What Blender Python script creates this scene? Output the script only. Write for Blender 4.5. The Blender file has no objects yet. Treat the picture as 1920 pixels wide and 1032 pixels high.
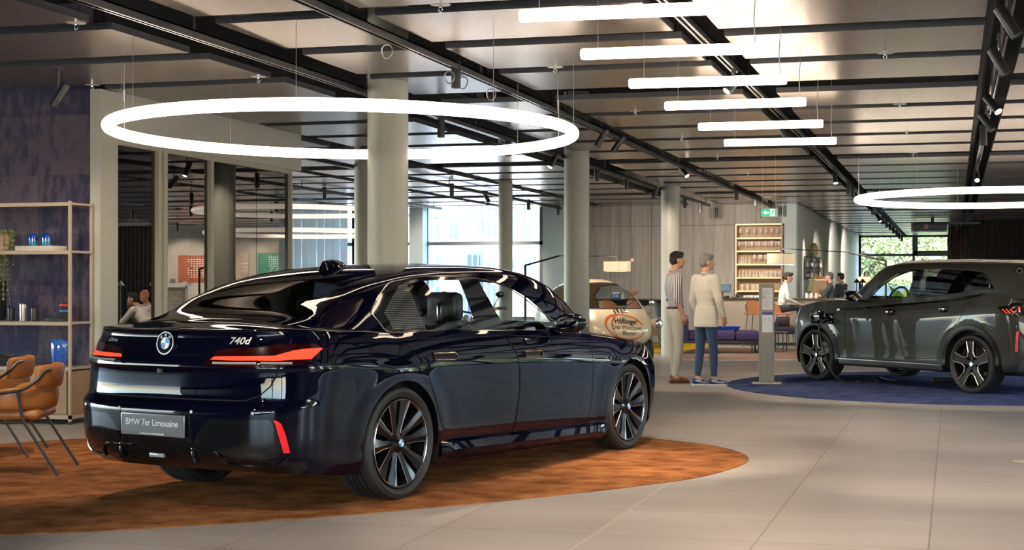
import bpy, bmesh, math, random
from mathutils import Vector, Matrix
from mathutils.bvhtree import BVHTree
from mathutils.geometry import tessellate_polygon
random.seed(7)
S = bpy.context.scene
C = S.collection
PI = math.pi
# ---------------------------------------------------------------- camera
F_PX, CXP, CYP, CAM_H, CAM_YAW = 2650.0, 1110.0, 537.0, 1.38, math.atan(677 / 2650)
cam = bpy.data.objects.new('camera', bpy.data.cameras.new('camera'))
C.objects.link(cam)
cam.location = (0, 0, CAM_H)
cam.rotation_euler = (PI / 2, 0, CAM_YAW)
cam.data.sensor_width = 36
cam.data.lens = F_PX / 1920 * 36
cam.data.shift_x = -(CXP - 960) / 1920
cam.data.shift_y = (CYP - 516) / 1920
cam.data.clip_end = 400
S.camera = cam
# ---------------------------------------------------------------- world, sun, exposure
W = bpy.data.worlds.new('world')
S.world = W
W.use_nodes = True
nt = W.node_tree
bg = nt.nodes['Background']
sky = nt.nodes.new('ShaderNodeTexSky')
sky.sky_type = 'NISHITA'
sky.sun_disc = False
sky.sun_elevation = math.radians(48)
sky.sun_rotation = math.radians(120)
nt.links.new(sky.outputs[0], bg.inputs[0])
bg.inputs[1].default_value = 3.4
sun = bpy.data.objects.new('sun', bpy.data.lights.new('sun', 'SUN'))
C.objects.link(sun)
sun.data.energy = 46.0
sun.data.color = (1.0, 0.95, 0.86)
sun.data.angle = 0.02
sun.rotation_euler = (math.radians(42), 0, math.radians(38))
vs = S.view_settings
vs.view_transform = 'Standard'
vs.look = 'None'
vs.gamma = 1.0
vs.use_curve_mapping = False
vs.exposure = 0.08
cy = S.cycles
cy.use_denoising = True
cy.max_bounces = 7
cy.diffuse_bounces = 3
cy.glossy_bounces = 4
cy.transmission_bounces = 4
cy.transparent_max_bounces = 12
cy.caustics_reflective = False
cy.caustics_refractive = False
cy.sample_clamp_indirect = 6.0
# ---------------------------------------------------------------- pixel helpers: a photo pixel becomes a point in the room
FW = Vector((-math.sin(CAM_YAW), math.cos(CAM_YAW), 0))
RT = Vector((math.cos(CAM_YAW), math.sin(CAM_YAW), 0))
CO = Vector((0, 0, CAM_H))
def ray(px, py):
    return FW + RT * ((px - CXP) / F_PX) + Vector((0, 0, (CYP - py) / F_PX))
def at_z(px, py, z):
    d = ray(px, py)
    return CO + d * ((z - CAM_H) / d.z)
def at_y(px, py, y):
    d = ray(px, py)
    return CO + d * (y / d.y)
def at_x(px, py, x):
    d = ray(px, py)
    return CO + d * (x / d.x)
# ---------------------------------------------------------------- materials
MATS = {}
def mat(name, col=(0.5, 0.5, 0.5), rough=0.5, metal=0.0, spec=0.5, coat=0.0, emit=None, es=1.0, sheen=0.0,
        noise=None, bump=None, trans=0.0, alpha=1.0):
    """noise = (scale(xyz), colour2, contrast); bump = (scale, strength)"""
    if name in MATS:
        return MATS[name]
    m = bpy.data.materials.new(name)
    m.use_nodes = True
    t = m.node_tree
    b = t.nodes['Principled BSDF']
    b.inputs['Base Color'].default_value = (*col, 1)
    b.inputs['Roughness'].default_value = rough
    b.inputs['Metallic'].default_value = metal
    b.inputs['Specular IOR Level'].default_value = spec
    b.inputs['Coat Weight'].default_value = coat
    b.inputs['Coat Roughness'].default_value = 0.02
    b.inputs['Sheen Weight'].default_value = sheen
    b.inputs['Transmission Weight'].default_value = trans
    b.inputs['Alpha'].default_value = alpha
    if emit:
        b.inputs['Emission Color'].default_value = (*emit, 1)
        b.inputs['Emission Strength'].default_value = es
    if noise or bump:
        tc = t.nodes.new('ShaderNodeTexCoord')
        mp = t.nodes.new('ShaderNodeMapping')
        t.links.new(tc.outputs['Object'], mp.inputs[0])
    if noise:
        sc, c2, con = noise
        mp.inputs['Scale'].default_value = sc
        n = t.nodes.new('ShaderNodeTexNoise')
        n.inputs['Scale'].default_value = 1.0
        n.inputs['Detail'].default_value = 5
        n.inputs['Roughness'].default_value = 0.6
        t.links.new(mp.outputs[0], n.inputs['Vector'])
        r = t.nodes.new('ShaderNodeValToRGB')
        r.color_ramp.elements[0].position = 0.5 - con
        r.color_ramp.elements[1].position = 0.5 + con
        r.color_ramp.elements[0].color = (*col, 1)
        r.color_ramp.elements[1].color = (*c2, 1)
        t.links.new(n.outputs['Fac'], r.inputs[0])
        t.links.new(r.outputs[0], b.inputs['Base Color'])
    if bump:
        n2 = t.nodes.new('ShaderNodeTexNoise')
        n2.inputs['Scale'].default_value = bump[0]
        n2.inputs['Detail'].default_value = 3
        t.links.new(tc.outputs['Object'], n2.inputs['Vector'])
        bp = t.nodes.new('ShaderNodeBump')
        bp.inputs['Strength'].default_value = bump[1]
        bp.inputs['Distance'].default_value = 0.01
        t.links.new(n2.outputs['Fac'], bp.inputs['Height'])
        t.links.new(bp.outputs[0], b.inputs['Normal'])
    MATS[name] = m
    return m
def glass_mat(name, tint=(1, 1, 1), refl=1.0, rough=0.0, base=0.04):
    """thin pane: tinted see-through plus a fresnel reflection"""
    if name in MATS:
        return MATS[name]
    m = bpy.data.materials.new(name)
    m.use_nodes = True
    t = m.node_tree
    t.nodes.clear()
    o = t.nodes.new('ShaderNodeOutputMaterial')
    tr = t.nodes.new('ShaderNodeBsdfTransparent')
    tr.inputs[0].default_value = (*tint, 1)
    g = t.nodes.new('ShaderNodeBsdfGlossy')
    g.inputs['Roughness'].default_value = rough
    g.inputs['Color'].default_value = (refl, refl, refl, 1)
    geo = t.nodes.new('ShaderNodeNewGeometry')
    vt = t.nodes.new('ShaderNodeVectorMath')
    vt.operation = 'DOT_PRODUCT'
    t.links.new(geo.outputs['Normal'], vt.inputs[0])
    t.links.new(geo.outputs['Incoming'], vt.inputs[1])
    ab = t.nodes.new('ShaderNodeMath'); ab.operation = 'ABSOLUTE'
    t.links.new(vt.outputs['Value'], ab.inputs[0])
    om = t.nodes.new('ShaderNodeMath'); om.operation = 'SUBTRACT'
    om.inputs[0].default_value = 1.0
    t.links.new(ab.outputs[0], om.inputs[1])
    pw = t.nodes.new('ShaderNodeMath'); pw.operation = 'POWER'
    t.links.new(om.outputs[0], pw.inputs[0]); pw.inputs[1].default_value = 5
    ma = t.nodes.new('ShaderNodeMath'); ma.operation = 'MULTIPLY_ADD'
    t.links.new(pw.outputs[0], ma.inputs[0]); ma.inputs[1].default_value = 1 - base; ma.inputs[2].default_value = base
    mx = t.nodes.new('ShaderNodeMixShader')
    t.links.new(ma.outputs[0], mx.inputs[0])
    t.links.new(tr.outputs[0], mx.inputs[1])
    t.links.new(g.outputs[0], mx.inputs[2])
    t.links.new(mx.outputs[0], o.inputs[0])
    MATS[name] = m
    return m
# ---------------------------------------------------------------- geometry helpers: a shape is (verts, faces)
def join(*gs):
    V, Fc = [], []
    for v, f in gs:
        k = len(V)
        V += v
        Fc += [tuple(i + k for i in q) for q in f]
    return V, Fc
def xf(g, M):
    return [M @ Vector(p) for p in g[0]], g[1]
def mv(g, x=0, y=0, z=0, rz=0, rx=0, ry=0, s=1):
    M = Matrix.Translation((x, y, z)) @ Matrix.Rotation(rz, 4, 'Z') @ Matrix.Rotation(ry, 4, 'Y') @ Matrix.Rotation(rx, 4, 'X') @ Matrix.Scale(s, 4)
    return xf(g, M)
def box(x0, x1, y0, y1, z0, z1, bev=0.0, seg=2):
    if bev <= 0:
        v = [Vector(p) for p in ((x0, y0, z0), (x1, y0, z0), (x1, y1, z0), (x0, y1, z0), (x0, y0, z1), (x1, y0, z1), (x1, y1, z1), (x0, y1, z1))]
        return v, [(3, 2, 1, 0), (4, 5, 6, 7), (0, 1, 5, 4), (1, 2, 6, 5), (2, 3, 7, 6), (3, 0, 4, 7)]
    bm = bmesh.new()
    bmesh.ops.create_cube(bm, size=1)
    bmesh.ops.scale(bm, vec=(x1 - x0, y1 - y0, z1 - z0), verts=bm.verts)
    bmesh.ops.translate(bm, vec=((x0 + x1) / 2, (y0 + y1) / 2, (z0 + z1) / 2), verts=bm.verts)
    bmesh.ops.bevel(bm, geom=bm.edges[:], offset=bev, segments=seg, profile=0.5, affect='EDGES', clamp_overlap=True)
    return from_bm(bm)
def from_bm(bm):
    bm.verts.index_update()
    g = ([v.co.copy() for v in bm.verts], [tuple(v.index for v in f.verts) for f in bm.faces])
    bm.free()
    return g
def frame_of(d):
    d = Vector(d).normalized()
    a = Vector((0, 0, 1)) if abs(d.z) < 0.9 else Vector((1, 0, 0))
    u = d.cross(a).normalized()
    return u, d.cross(u).normalized()
def tube(pts, r, n=8, closed=False, caps=True, squash=None):
    """round bar along a path; r a number or one radius per point"""
    P = [Vector(p) for p in pts]
    m = len(P)
    rr = r if isinstance(r, (list, tuple)) else [r] * m
    V, Fc = [], []
    u = None
    for i in range(m):
        if closed:
            d = P[(i + 1) % m] - P[i - 1]
        else:
            d = P[min(i + 1, m - 1)] - P[max(i - 1, 0)]
        d.normalize()
        if u is None:
            u, w = frame_of(d)
        else:
            u = (u - d * u.dot(d)).normalized()
            w = d.cross(u)
        for k in range(n):
            a = 2 * PI * k / n
            V.append(P[i] + (u * math.cos(a) + w * math.sin(a)) * rr[i])
    for i in range(m if closed else m - 1):
        j = (i + 1) % m
        for k in range(n):
            q = (k + 1) % n
            Fc.append((i * n + k, i * n + q, j * n + q, j * n + k))
    if caps and not closed:
        Fc.append(tuple(range(n))[::-1])
        Fc.append(tuple((m - 1) * n + k for k in range(n)))
    return V, Fc
def cyl(p0, p1, r, n=16, r1=None):
    return tube([p0, p1], [r, r if r1 is None else r1], n)
def lathe(prof, n=24, axis='Z', cap=True):
    """prof = [(radius, height)]"""
    V, Fc = [], []
    for r, z in prof:
        for k in range(n):
            a = 2 * PI * k / n
            V.append(Vector((r * math.cos(a), r * math.sin(a), z)))
    m = len(prof)
    for i in range(m - 1):
        for k in range(n):
            q = (k + 1) % n
            Fc.append((i * n + k, i * n + q, (i + 1) * n + q, (i + 1) * n + k))
    if cap:
        if prof[0][0] > 1e-6: Fc.append(tuple(range(n))[::-1])
        if prof[-1][0] > 1e-6: Fc.append(tuple((m - 1) * n + k for k in range(n)))
    if axis == 'Y':
        V = [Vector((v.x, v.z, -v.y)) for v in V]
    if axis == 'X':
        V = [Vector((v.z, v.y, -v.x)) for v in V]
    return V, Fc
def ball(cx, cy, cz, rx, ry=None, rz=None, n=16, m=10):
    ry = rx if ry is None else ry
    rz = rx if rz is None else rz
    g = lathe([(math.sin(PI * i / m), -math.cos(PI * i / m)) for i in range(m + 1)], n, cap=False)
    return [Vector((cx + v.x * rx, cy + v.y * ry, cz + v.z * rz)) for v in g[0]], g[1]
def prism(poly, t0, t1, plane='XY', bev=0):
    """polygon extruded: plane XY along z, XZ along y, YZ along x"""
    n = len(poly)
    def p3(a, b, t):
        return Vector((a, b, t)) if plane == 'XY' else (Vector((a, t, b)) if plane == 'XZ' else Vector((t, a, b)))
    V = [p3(a, b, t0) for a, b in poly] + [p3(a, b, t1) for a, b in poly]
    Fc = [tuple(range(n))[::-1], tuple(range(n, 2 * n))] + [(i, (i + 1) % n, n + (i + 1) % n, n + i) for i in range(n)]
    return V, Fc
def sheet(rows, close_u=False):
    """grid of points -> quads"""
    V = [Vector(p) for r in rows for p in r]
    n = len(rows[0])
    Fc = []
    for i in range(len(rows) - 1):
        for k in range(n if close_u else n - 1):
            q = (k + 1) % n
            Fc.append((i * n + k, i * n + q, (i + 1) * n + q, (i + 1) * n + k))
    return V, Fc
def mesh(name, g, m, smooth=None):
    me = bpy.data.meshes.new(name)
    me.from_pydata([tuple(v) for v in g[0]], [], g[1])
    me.validate()
    bm = bmesh.new(); bm.from_mesh(me)
    bmesh.ops.recalc_face_normals(bm, faces=bm.faces)
    bm.to_mesh(me); bm.free()
    if smooth:
        me.polygons.foreach_set('use_smooth', [True] * len(me.polygons))
        try:
            me.set_sharp_from_angle(angle=math.radians(smooth))
        except Exception:
            pass
    if m: me.materials.append(m)
    return me
def obj(name, g, m, parent=None, smooth=35, loc=None, rz=None):
    o = bpy.data.objects.new(name, mesh(name, g, m, smooth))
    C.objects.link(o)
    if parent: o.parent = parent
    if loc: o.location = loc
    if rz is not None: o.rotation_euler.z = rz
    return o
def tag(o, label=None, cat=None, group=None, kind=None):
    if label: o['label'] = label
    if cat: o['category'] = cat
    if group: o['group'] = group
    if kind: o['kind'] = kind
    return o
def thing(name, label, cat, loc=(0, 0, 0), rz=0, group=None):
    o = bpy.data.objects.new(name, None)
    o.empty_display_size = 0.1
    C.objects.link(o)
    o.location = loc
    o.rotation_euler = (0, 0, rz)
    return tag(o, label, cat, group)
def dup(root, loc=None, rz=None, label=None, group=None, par=None):
    r = root.copy(); C.objects.link(r)
    if loc is not None: r.location = loc
    if rz is not None: r.rotation_euler = (0, 0, rz)
    if label: r['label'] = label
    if group: r['group'] = group
    if par: r.parent = par
    for ch in list(root.children):
        dup(ch, par=r)
    return r
def struct(name, g, m, smooth=None, label=None):
    return tag(obj(name, g, m, None, smooth), label, None, None, 'structure')
def text_geo(s, size, ext=0.001, align='CENTER', bold=0.0, shear=0.0):
    cu = bpy.data.curves.new('t', 'FONT')
    cu.body = s; cu.size = size; cu.extrude = ext; cu.align_x = align; cu.align_y = 'CENTER'; cu.offset = bold; cu.shear = shear
    cu.resolution_u = 3
    o = bpy.data.objects.new('t', cu)
    me = o.to_mesh()
    g = ([v.co.copy() for v in me.vertices], [tuple(p.vertices) for p in me.polygons])
    o.to_mesh_clear()
    bpy.data.objects.remove(o); bpy.data.curves.remove(cu)
    return g
def spline(tab, x):
    """smooth (monotone cubic) value from a table of (x, value)"""
    n = len(tab)
    if x <= tab[0][0]: return tab[0][1]
    if x >= tab[-1][0]: return tab[-1][1]
    for i in range(n - 1):
        if tab[i][0] <= x <= tab[i + 1][0]:
            x0, y0 = tab[i]; x1, y1 = tab[i + 1]
            d = (y1 - y0) / (x1 - x0)
            dp = (y0 - tab[i - 1][1]) / (x0 - tab[i - 1][0]) if i > 0 else d
            dn = (tab[i + 2][1] - y1) / (tab[i + 2][0] - x1) if i < n - 2 else d
            m0 = 0 if dp * d <= 0 else 2 * dp * d / (dp + d)
            m1 = 0 if dn * d <= 0 else 2 * dn * d / (dn + d)
            h = x1 - x0; t = (x - x0) / h
            return ((2 * t**3 - 3 * t**2 + 1) * y0 + (t**3 - 2 * t**2 + t) * h * m0 + (-2 * t**3 + 3 * t**2) * y1 + (t**3 - t**2) * h * m1)
    return tab[-1][1]
def smooth_loop(pts, n=6, closed=True):
    """Catmull-Rom through 2D/3D points"""
    P = [Vector(p) for p in pts]
    m = len(P); out = []
    for i in range(m if closed else m - 1):
        if closed:
            a, b, c, d = P[i - 1], P[i], P[(i + 1) % m], P[(i + 2) % m]
        else:
            a, b, c, d = P[max(i - 1, 0)], P[i], P[i + 1], P[min(i + 2, m - 1)]
        for k in range(n):
            t = k / n
            out.append(0.5 * ((2 * b) + (c - a) * t + (2 * a - 5 * b + 4 * c - d) * t * t + (3 * b - a - 3 * c + d) * t**3))
    if not closed: out.append(P[-1])
    return out
def lamp(name, kind, loc, energy, color=(1, 0.86, 0.7), size=0.1, target=None, spot=60, blend=0.5, parent=None):
    l = bpy.data.lights.new(name, kind)
    l.energy = energy; l.color = color
    if kind == 'SPOT':
        l.spot_size = math.radians(spot); l.spot_blend = blend; l.shadow_soft_size = size
    elif kind == 'POINT':
        l.shadow_soft_size = size
    o = bpy.data.objects.new(name, l)
    C.objects.link(o)
    o.location = loc
    if target is not None:
        d = Vector(target) - Vector(loc)
        o.rotation_euler = d.to_track_quat('-Z', 'Y').to_euler()
    if parent: o.parent = parent
    return o
# ================================================================ THE SETTING
def grid_mat(name, base, col2, line, pitch, off, lw, axes=(0, 1), rough=0.4, nscale=(0.6, 0.6, 0.6), con=0.2, spec=0.5, bumpy=0.0, cellvar=0.0):
    """tiles or boards: joints on a regular pitch, cloudy colour between them"""
    m = bpy.data.materials.new(name); m.use_nodes = True
    t = m.node_tree; b = t.nodes['Principled BSDF']
    N = lambda k, **kw: t.nodes.new(k)
    tc = N('ShaderNodeTexCoord'); sp = N('ShaderNodeSeparateXYZ')
    t.links.new(tc.outputs['Object'], sp.inputs[0])
    def mth(op, a, v=None, w=None):
        n = N('ShaderNodeMath'); n.operation = op
        for i, q in enumerate((a, v, w)):
            if q is None: continue
            if isinstance(q, (int, float)): n.inputs[i].default_value = q
            else: t.links.new(q, n.inputs[i])
        return n.outputs[0]
    masks = []; cells = []
    for k, ax in enumerate(axes):
        if not pitch[k]: continue
        u = mth('DIVIDE', mth('SUBTRACT', sp.outputs[ax], off[k]), pitch[k])
        fr = mth('FRACT', u); cells.append(mth('FLOOR', u))
        d = mth('MINIMUM', fr, mth('SUBTRACT', 1.0, fr))
        masks.append(mth('LESS_THAN', d, lw / 2 / pitch[k]))
    mk = masks[0] if len(masks) == 1 else mth('MAXIMUM', masks[0], masks[1])
    mp = N('ShaderNodeMapping'); mp.inputs['Scale'].default_value = nscale
    t.links.new(tc.outputs['Object'], mp.inputs[0])
    n = N('ShaderNodeTexNoise'); n.inputs['Scale'].default_value = 1; n.inputs['Detail'].default_value = 6; n.inputs['Roughness'].default_value = 0.62
    t.links.new(mp.outputs[0], n.inputs['Vector'])
    fac = n.outputs['Fac']
    if cellvar and cells:
        cb = N('ShaderNodeCombineXYZ')
        for i, c in enumerate(cells): t.links.new(c, cb.inputs[i])
        wn = N('ShaderNodeTexWhiteNoise'); t.links.new(cb.outputs[0], wn.inputs['Vector'])
        fac = mth('ADD', fac, mth('MULTIPLY', mth('SUBTRACT', wn.outputs['Value'], 0.5), cellvar))
    r = N('ShaderNodeValToRGB')
    r.color_ramp.elements[0].position = 0.5 - con; r.color_ramp.elements[1].position = 0.5 + con
    r.color_ramp.elements[0].color = (*base, 1); r.color_ramp.elements[1].color = (*col2, 1)
    t.links.new(fac, r.inputs[0])
    mx = N('ShaderNodeMix'); mx.data_type = 'RGBA'
    t.links.new(mk, mx.inputs[0]); t.links.new(r.outputs[0], mx.inputs[6]); mx.inputs[7].default_value = (*line, 1)
    t.links.new(mx.outputs[2], b.inputs['Base Color'])
    b.inputs['Roughness'].default_value = rough; b.inputs['Specular IOR Level'].default_value = spec
    MATS[name] = m
    return m
M_floor = grid_mat('floor_tile', (0.315, 0.275, 0.245), (0.405, 0.36, 0.325), (0.19, 0.165, 0.15), (0.905, 0.905), (-0.125, 0.38), 0.010, rough=0.36, nscale=(0.5, 2.2, 1), con=0.25, cellvar=0.25)
M_dark = mat('plenum_black', (0.012, 0.012, 0.013), 0.8)
M_wallw = mat('grey_white_plaster', (0.44, 0.43, 0.39), 0.6)
M_column = mat('column_paint', (0.37, 0.37, 0.325), 0.45, bump=(30, 0.05))
M_blueg = mat('blue_grey_paint', (0.38, 0.46, 0.49), 0.5)
M_purple = grid_mat('purple_plaster', (0.016, 0.013, 0.055), (0.082, 0.058, 0.085), (0.036, 0.027, 0.055), (0.62, 0.62), (0.1, 0.05), 0.006, axes=(0, 2), rough=0.7, nscale=(11, 11, 4.5), con=0.10, cellvar=0.25)
M_wood = grid_mat('grey_oak_panels', (0.150, 0.137, 0.125), (0.265, 0.252, 0.238), (0.05, 0.046, 0.042), (0.53, 3.2), (0.05, -0.3), 0.012, axes=(0, 2), rough=0.55, nscale=(14, 14, 0.9), con=0.28, cellvar=0.2)
M_alu = mat('window_frame_grey', (0.10, 0.12, 0.135), 0.4, 0.3)
M_panel = mat('brushed_ceiling_metal', (0.40, 0.36, 0.33), 0.27, 0.8, noise=((0.8, 60, 60), (0.46, 0.42, 0.39), 0.3))
t_ = M_panel.node_tree; b_ = t_.nodes['Principled BSDF']                      # fine perforation
vo_ = t_.nodes.new('ShaderNodeTexVoronoi'); vo_.voronoi_dimensions = '2D'; vo_.inputs['Scale'].default_value = 62; vo_.inputs['Randomness'].default_value = 0
lt_ = t_.nodes.new('ShaderNodeMath'); lt_.operation = 'LESS_THAN'; lt_.inputs[1].default_value = 0.30
mx_ = t_.nodes.new('ShaderNodeMix'); mx_.data_type = 'RGBA'; mx_.inputs[7].default_value = (0.12, 0.105, 0.095, 1)
t_.links.new([n for n in t_.nodes if n.bl_idname == 'ShaderNodeTexCoord'][0].outputs['Object'], vo_.inputs['Vector'])
t_.links.new(vo_.outputs['Distance'], lt_.inputs[0]); t_.links.new(lt_.outputs[0], mx_.inputs[0])
t_.links.new(b_.inputs['Base Color'].links[0].from_socket, mx_.inputs[6]); t_.links.new(mx_.outputs[2], b_.inputs['Base Color'])
M_paneledge = mat('panel_edge_dark', (0.055, 0.06, 0.068), 0.5)
M_glass = glass_mat('window_glass', (0.93, 0.97, 0.98))
M_glassroom = glass_mat('partition_glass', (0.52, 0.51, 0.50), refl=0.8, base=0.03)
M_black = mat('black_metal', (0.016, 0.017, 0.019), 0.42, 0.0)
M_blacksat = mat('black_satin', (0.02, 0.021, 0.023), 0.35)
M_curt = mat('black_curtain_cloth', (0.012, 0.012, 0.014), 0.9, sheen=0.2)
M_curtb = mat('brown_curtain_cloth', (0.10, 0.065, 0.05), 0.9)
# ---- shell
YB = 34.9                                                # the grey oak wall
xw = lambda px, y: at_y(px, 500, y).x
X_cc, XA = xw(1495, YB), xw(535, YB)
struct('floor', join(box(-34, 10.0, -9, YB + .3, -0.2, 0), box(X_cc - .34, 10, YB + .3, 59, -0.2, 0), box(-34, XA, YB + .3, 44.2, -0.2, 0)), M_floor)
struct('ceiling', join(box(-34, 10.0, -9, YB + .3, 4.3, 4.6), box(X_cc - .34, 10, YB + .3, 59, 4.3, 4.6), box(-34, XA, YB + .3, 44.2, 4.3, 4.6)), M_dark)
for i, x in enumerate((-1.935,)):
    struct('trim_1', box(x - 0.008, x + 0.008, 1.0, 26, -0.01, 0.0015), mat('joint_profile', (0.50, 0.44, 0.37), 0.4, 0.3), label='pale metal joint strip running along the tiled floor')
X_wl, X_wr = xw(1062, YB), xw(1466, YB)
struct('wall_back', box(X_wl, X_wr, YB, YB + 0.3, 0, 4.3), M_wood)
struct('wall_alcove', box(X_wr, X_wr + 0.36, YB - 0.05, YB + 0.3, 0, 4.3), M_blueg)
struct('wall_concrete', join(box(X_cc - 0.3, X_cc, YB + 0.02, 42.9, 0, 4.3)), mat('grey_concrete', (0.46, 0.465, 0.46), 0.6, noise=((2, 2, 2), (0.54, 0.54, 0.53), 0.3)))
struct('wall_panelled', box(X_cc - 0.34, X_cc - 0.02, 42.95, 58.6, 0, 4.3), mat('pale_blue_panel', (0.60, 0.64, 0.65), 0.6))
struct('wall_right', join(box(9.6, 9.9, -9, 60, 0, 1.05), box(9.6, 9.9, 35, 60, 1.05, 3.6), box(9.6, 9.9, -9, 2, 1.05, 3.6), box(9.6, 9.9, -9, 60, 3.6, 4.3), *[box(9.6, 9.9, y - 0.12, y + 0.12, 0.25, 3.6) for y in range(-9, 61, 3)]), M_alu)
struct('wall_front', join(box(-30, -6, -9, -8.7, 0, 4.3), box(4, 10, -9, -8.7, 0, 4.3), box(-30, 10, -9, -8.7, 0, 0.9), box(-30, 10, -9, -8.7, 3.5, 4.3), *[box(x - 0.12, x + 0.12, -9, -8.7, 0.2, 3.5) for x in range(-30, 11, 4)]), M_alu)
# purple wall, its pilaster, the fascia over the glass partition
PX = -8.5
struct('wall_left', box(-30, PX - 0.06, 12.8, 13.0, 0, 4.3), M_purple)
struct('wall_pilaster', box(PX - 0.06, PX + 0.06, 12.75, 13.06, 0, 3.40), M_wallw)
struct('wall_fascia', box(PX - 0.06, PX + 0.06, 13.06, 17.34, 2.92, 3.42), M_wallw)
YL = 44.0
struct('wall_far_left', box(-34, xw(549, YL), YL, YL + 0.2, 0, 4.3), mat('warm_grey_plaster', (0.36, 0.335, 0.29), 0.7))
# facade with blinds and the big back left window
XB = X_wl
struct('wall_facade', join(box(xw(1018, YB), XB + 0.0, YB - 0.02, YB + 0.3, 0, 4.3), box(XA, XB, YB, YB + 0.3, 3.5, 4.3), box(XA, XB, YB, YB + 0.3, 0, 0.5)), M_blueg)
# far end
YF = 58.6
XF0, XF1 = X_cc - 0.02, xw(1781, YF)
struct('wall_far', join(box(XF0, 10, YF, YF + 0.3, 3.46, 4.3), box(XF1, 10, YF, YF + 0.3, 0, 3.46), box(XF0, XF1, YF, YF + 0.3, 0, 0.35)), M_blueg)
def window_wall(name, x0, x1, y, z0, z1, xs, zs, fw=0.09, label=None, wide=()):
    r = thing(name, label, 'window'); r['kind'] = 'structure'
    del r['category']
    fr = [box(x0, x1, y - 0.06, y + 0.06, z - fw / 2, z + fw / 2) for z in [z0 + fw / 2] + zs + [z1 - fw / 2]]
    fr += [box(x - fw / 2, x + fw / 2, y - 0.06, y + 0.06, z0, z1) for x in [x0 + fw / 2] + xs + [x1 - fw / 2]]
    fr += [box(a, b, y - 0.08, y + 0.08, c, d) for a, b, c, d in wide]
    obj('window_frame', join(*fr), M_alu, r)
    obj('window_glass', box(x0, x1, y - 0.006, y + 0.006, z0, z1), M_glass, r)
    return r
zz = lambda px, py, y: at_y(px, py, y).z
y = YF
a1, a2, a3 = xw(1611, y), xw(1713, y), xw(1719, y)
z1 = zz(1650, 478.5, y)
window_wall('window_1', XF0, XF1, y, 0.35, 3.46, [a1, a2], [z1], 0.10, 'tall glazed end wall looking out on green bushes',
            [(xw(1560, y), a1, z1 - 0.12, z1 + 0.05), (a1 - 0.18, a1, z1, 3.46), (a2, XF1, z1 - 0.05, z1 + 0.16), (a2, a2 + 0.17, z1, 3.46)])
y = YB + 0.15
z2 = zz(850, 457, y)
window_wall('window_2', xw(663, y), xw(1019, y), y, 0.5, 3.5, [xw(801, y), xw(788, y), xw(772, y)], [z2], 0.09, 'large back window with one dark transom and bright building outside')
struct('wall_window_post', box(xw(774, YB), xw(799, YB), YB - 0.25, YB + 0.1, 0, 3.55), M_blueg, label='pale post between the back windows')
# blinds: vertical fabric slats left of the paired columns
vb = thing('vertical_blind', 'row of pale vertical slat blinds in front of the bright back window', 'blind')
M_slat = mat('pale_blind_cloth', (0.68, 0.72, 0.72), 0.8)
t_ = M_slat.node_tree; tl_ = t_.nodes.new('ShaderNodeBsdfTranslucent'); tl_.inputs[0].default_value = (0.85, 0.9, 0.9, 1); mx_ = t_.nodes.new('ShaderNodeMixShader'); mx_.inputs[0].default_value = 0.5
t_.links.new(t_.nodes['Principled BSDF'].outputs[0], mx_.inputs[1]); t_.links.new(tl_.outputs[0], mx_.inputs[2]); t_.links.new(mx_.outputs[0], t_.nodes['Material Output'].inputs[0])
xs0, xs1 = xw(541, YB), xw(655, YB)
for k in range(9):
    x = xs0 + (xs1 - xs0) * k / 8
    obj('slat', mv(box(-0.11, 0.11, -0.004, 0.004, 0.05, 3.4), x, YB - 0.35, 0, rz=0.95), M_slat, vb)
obj('rail', box(xs0 - 0.2, xs1 + 0.2, YB - 0.4, YB - 0.3, 3.4, 3.47), M_alu, vb)
window_wall('window_3', XA, xw(663, YB), YB + 0.15, 0.5, 3.5, [xw(p, YB) for p in (575, 620)], [z2], 0.09, 'back window behind the vertical blinds')
# ---- glass partition on the left
M_frame = mat('partition_frame_beige', (0.40, 0.375, 0.32), 0.45)
gp = thing('window_4', 'tall glass partition with beige frames beside the purple wall', 'partition')
gp['kind'] = 'structure'; del gp['category']
ym = [13.06, 13.88, 14.02, 15.02]
for a, b, w in ((13.06, 17.1, 0), ):
    obj('frame_rail', join(box(PX - 0.04, PX + 0.04, a, b, 2.86, 2.94), box(PX - 0.04, PX + 0.04, a, b, 0, 0.06)), M_frame, gp)
for yy, w in ((13.90, 0.040), (14.01, 0.040), (15.03, 0.035), (17.09, 0.02)):
    obj('frame_post', box(PX - 0.045, PX + 0.045, yy - w, yy + w, 0, 2.92), M_frame, gp)
for a, b in ((13.06, 13.85), (14.03, 14.98), (15.08, 16.2), (16.2, 17.06)):
    obj('glass_pane', box(PX - 0.006, PX + 0.006, a + 0.003, b - 0.003, 0.06, 2.86), M_glassroom, gp)
# ---- columns
def column(x, y, d, label):
    return struct('column', lathe([(d / 2, 0), (d / 2, 3.46), (d / 2, 4.3)], 40), M_column, 50, label)
for i, (x, y, d, l) in enumerate([(-5.41, 13.03, 0.40, 'nearest round pale column behind the dark blue sedan'), (-5.49, 20.56, 0.385, 'round pale column in front of the cream bubble car'),
                  (-5.45, 27.67, 0.385, 'round pale column behind the man in the striped shirt'), (-9.03, 20.94, 0.44, 'round pale column half hidden behind the nearest one'),
                  (-8.55, 26.58, 0.275, 'slim round column in front of the big back window'), (-9.45, 17.0, 0.40, 'round pale column behind the glass partition')]):
    o = column(x, y, d, l); o.location = (x, y, 0)
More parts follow.
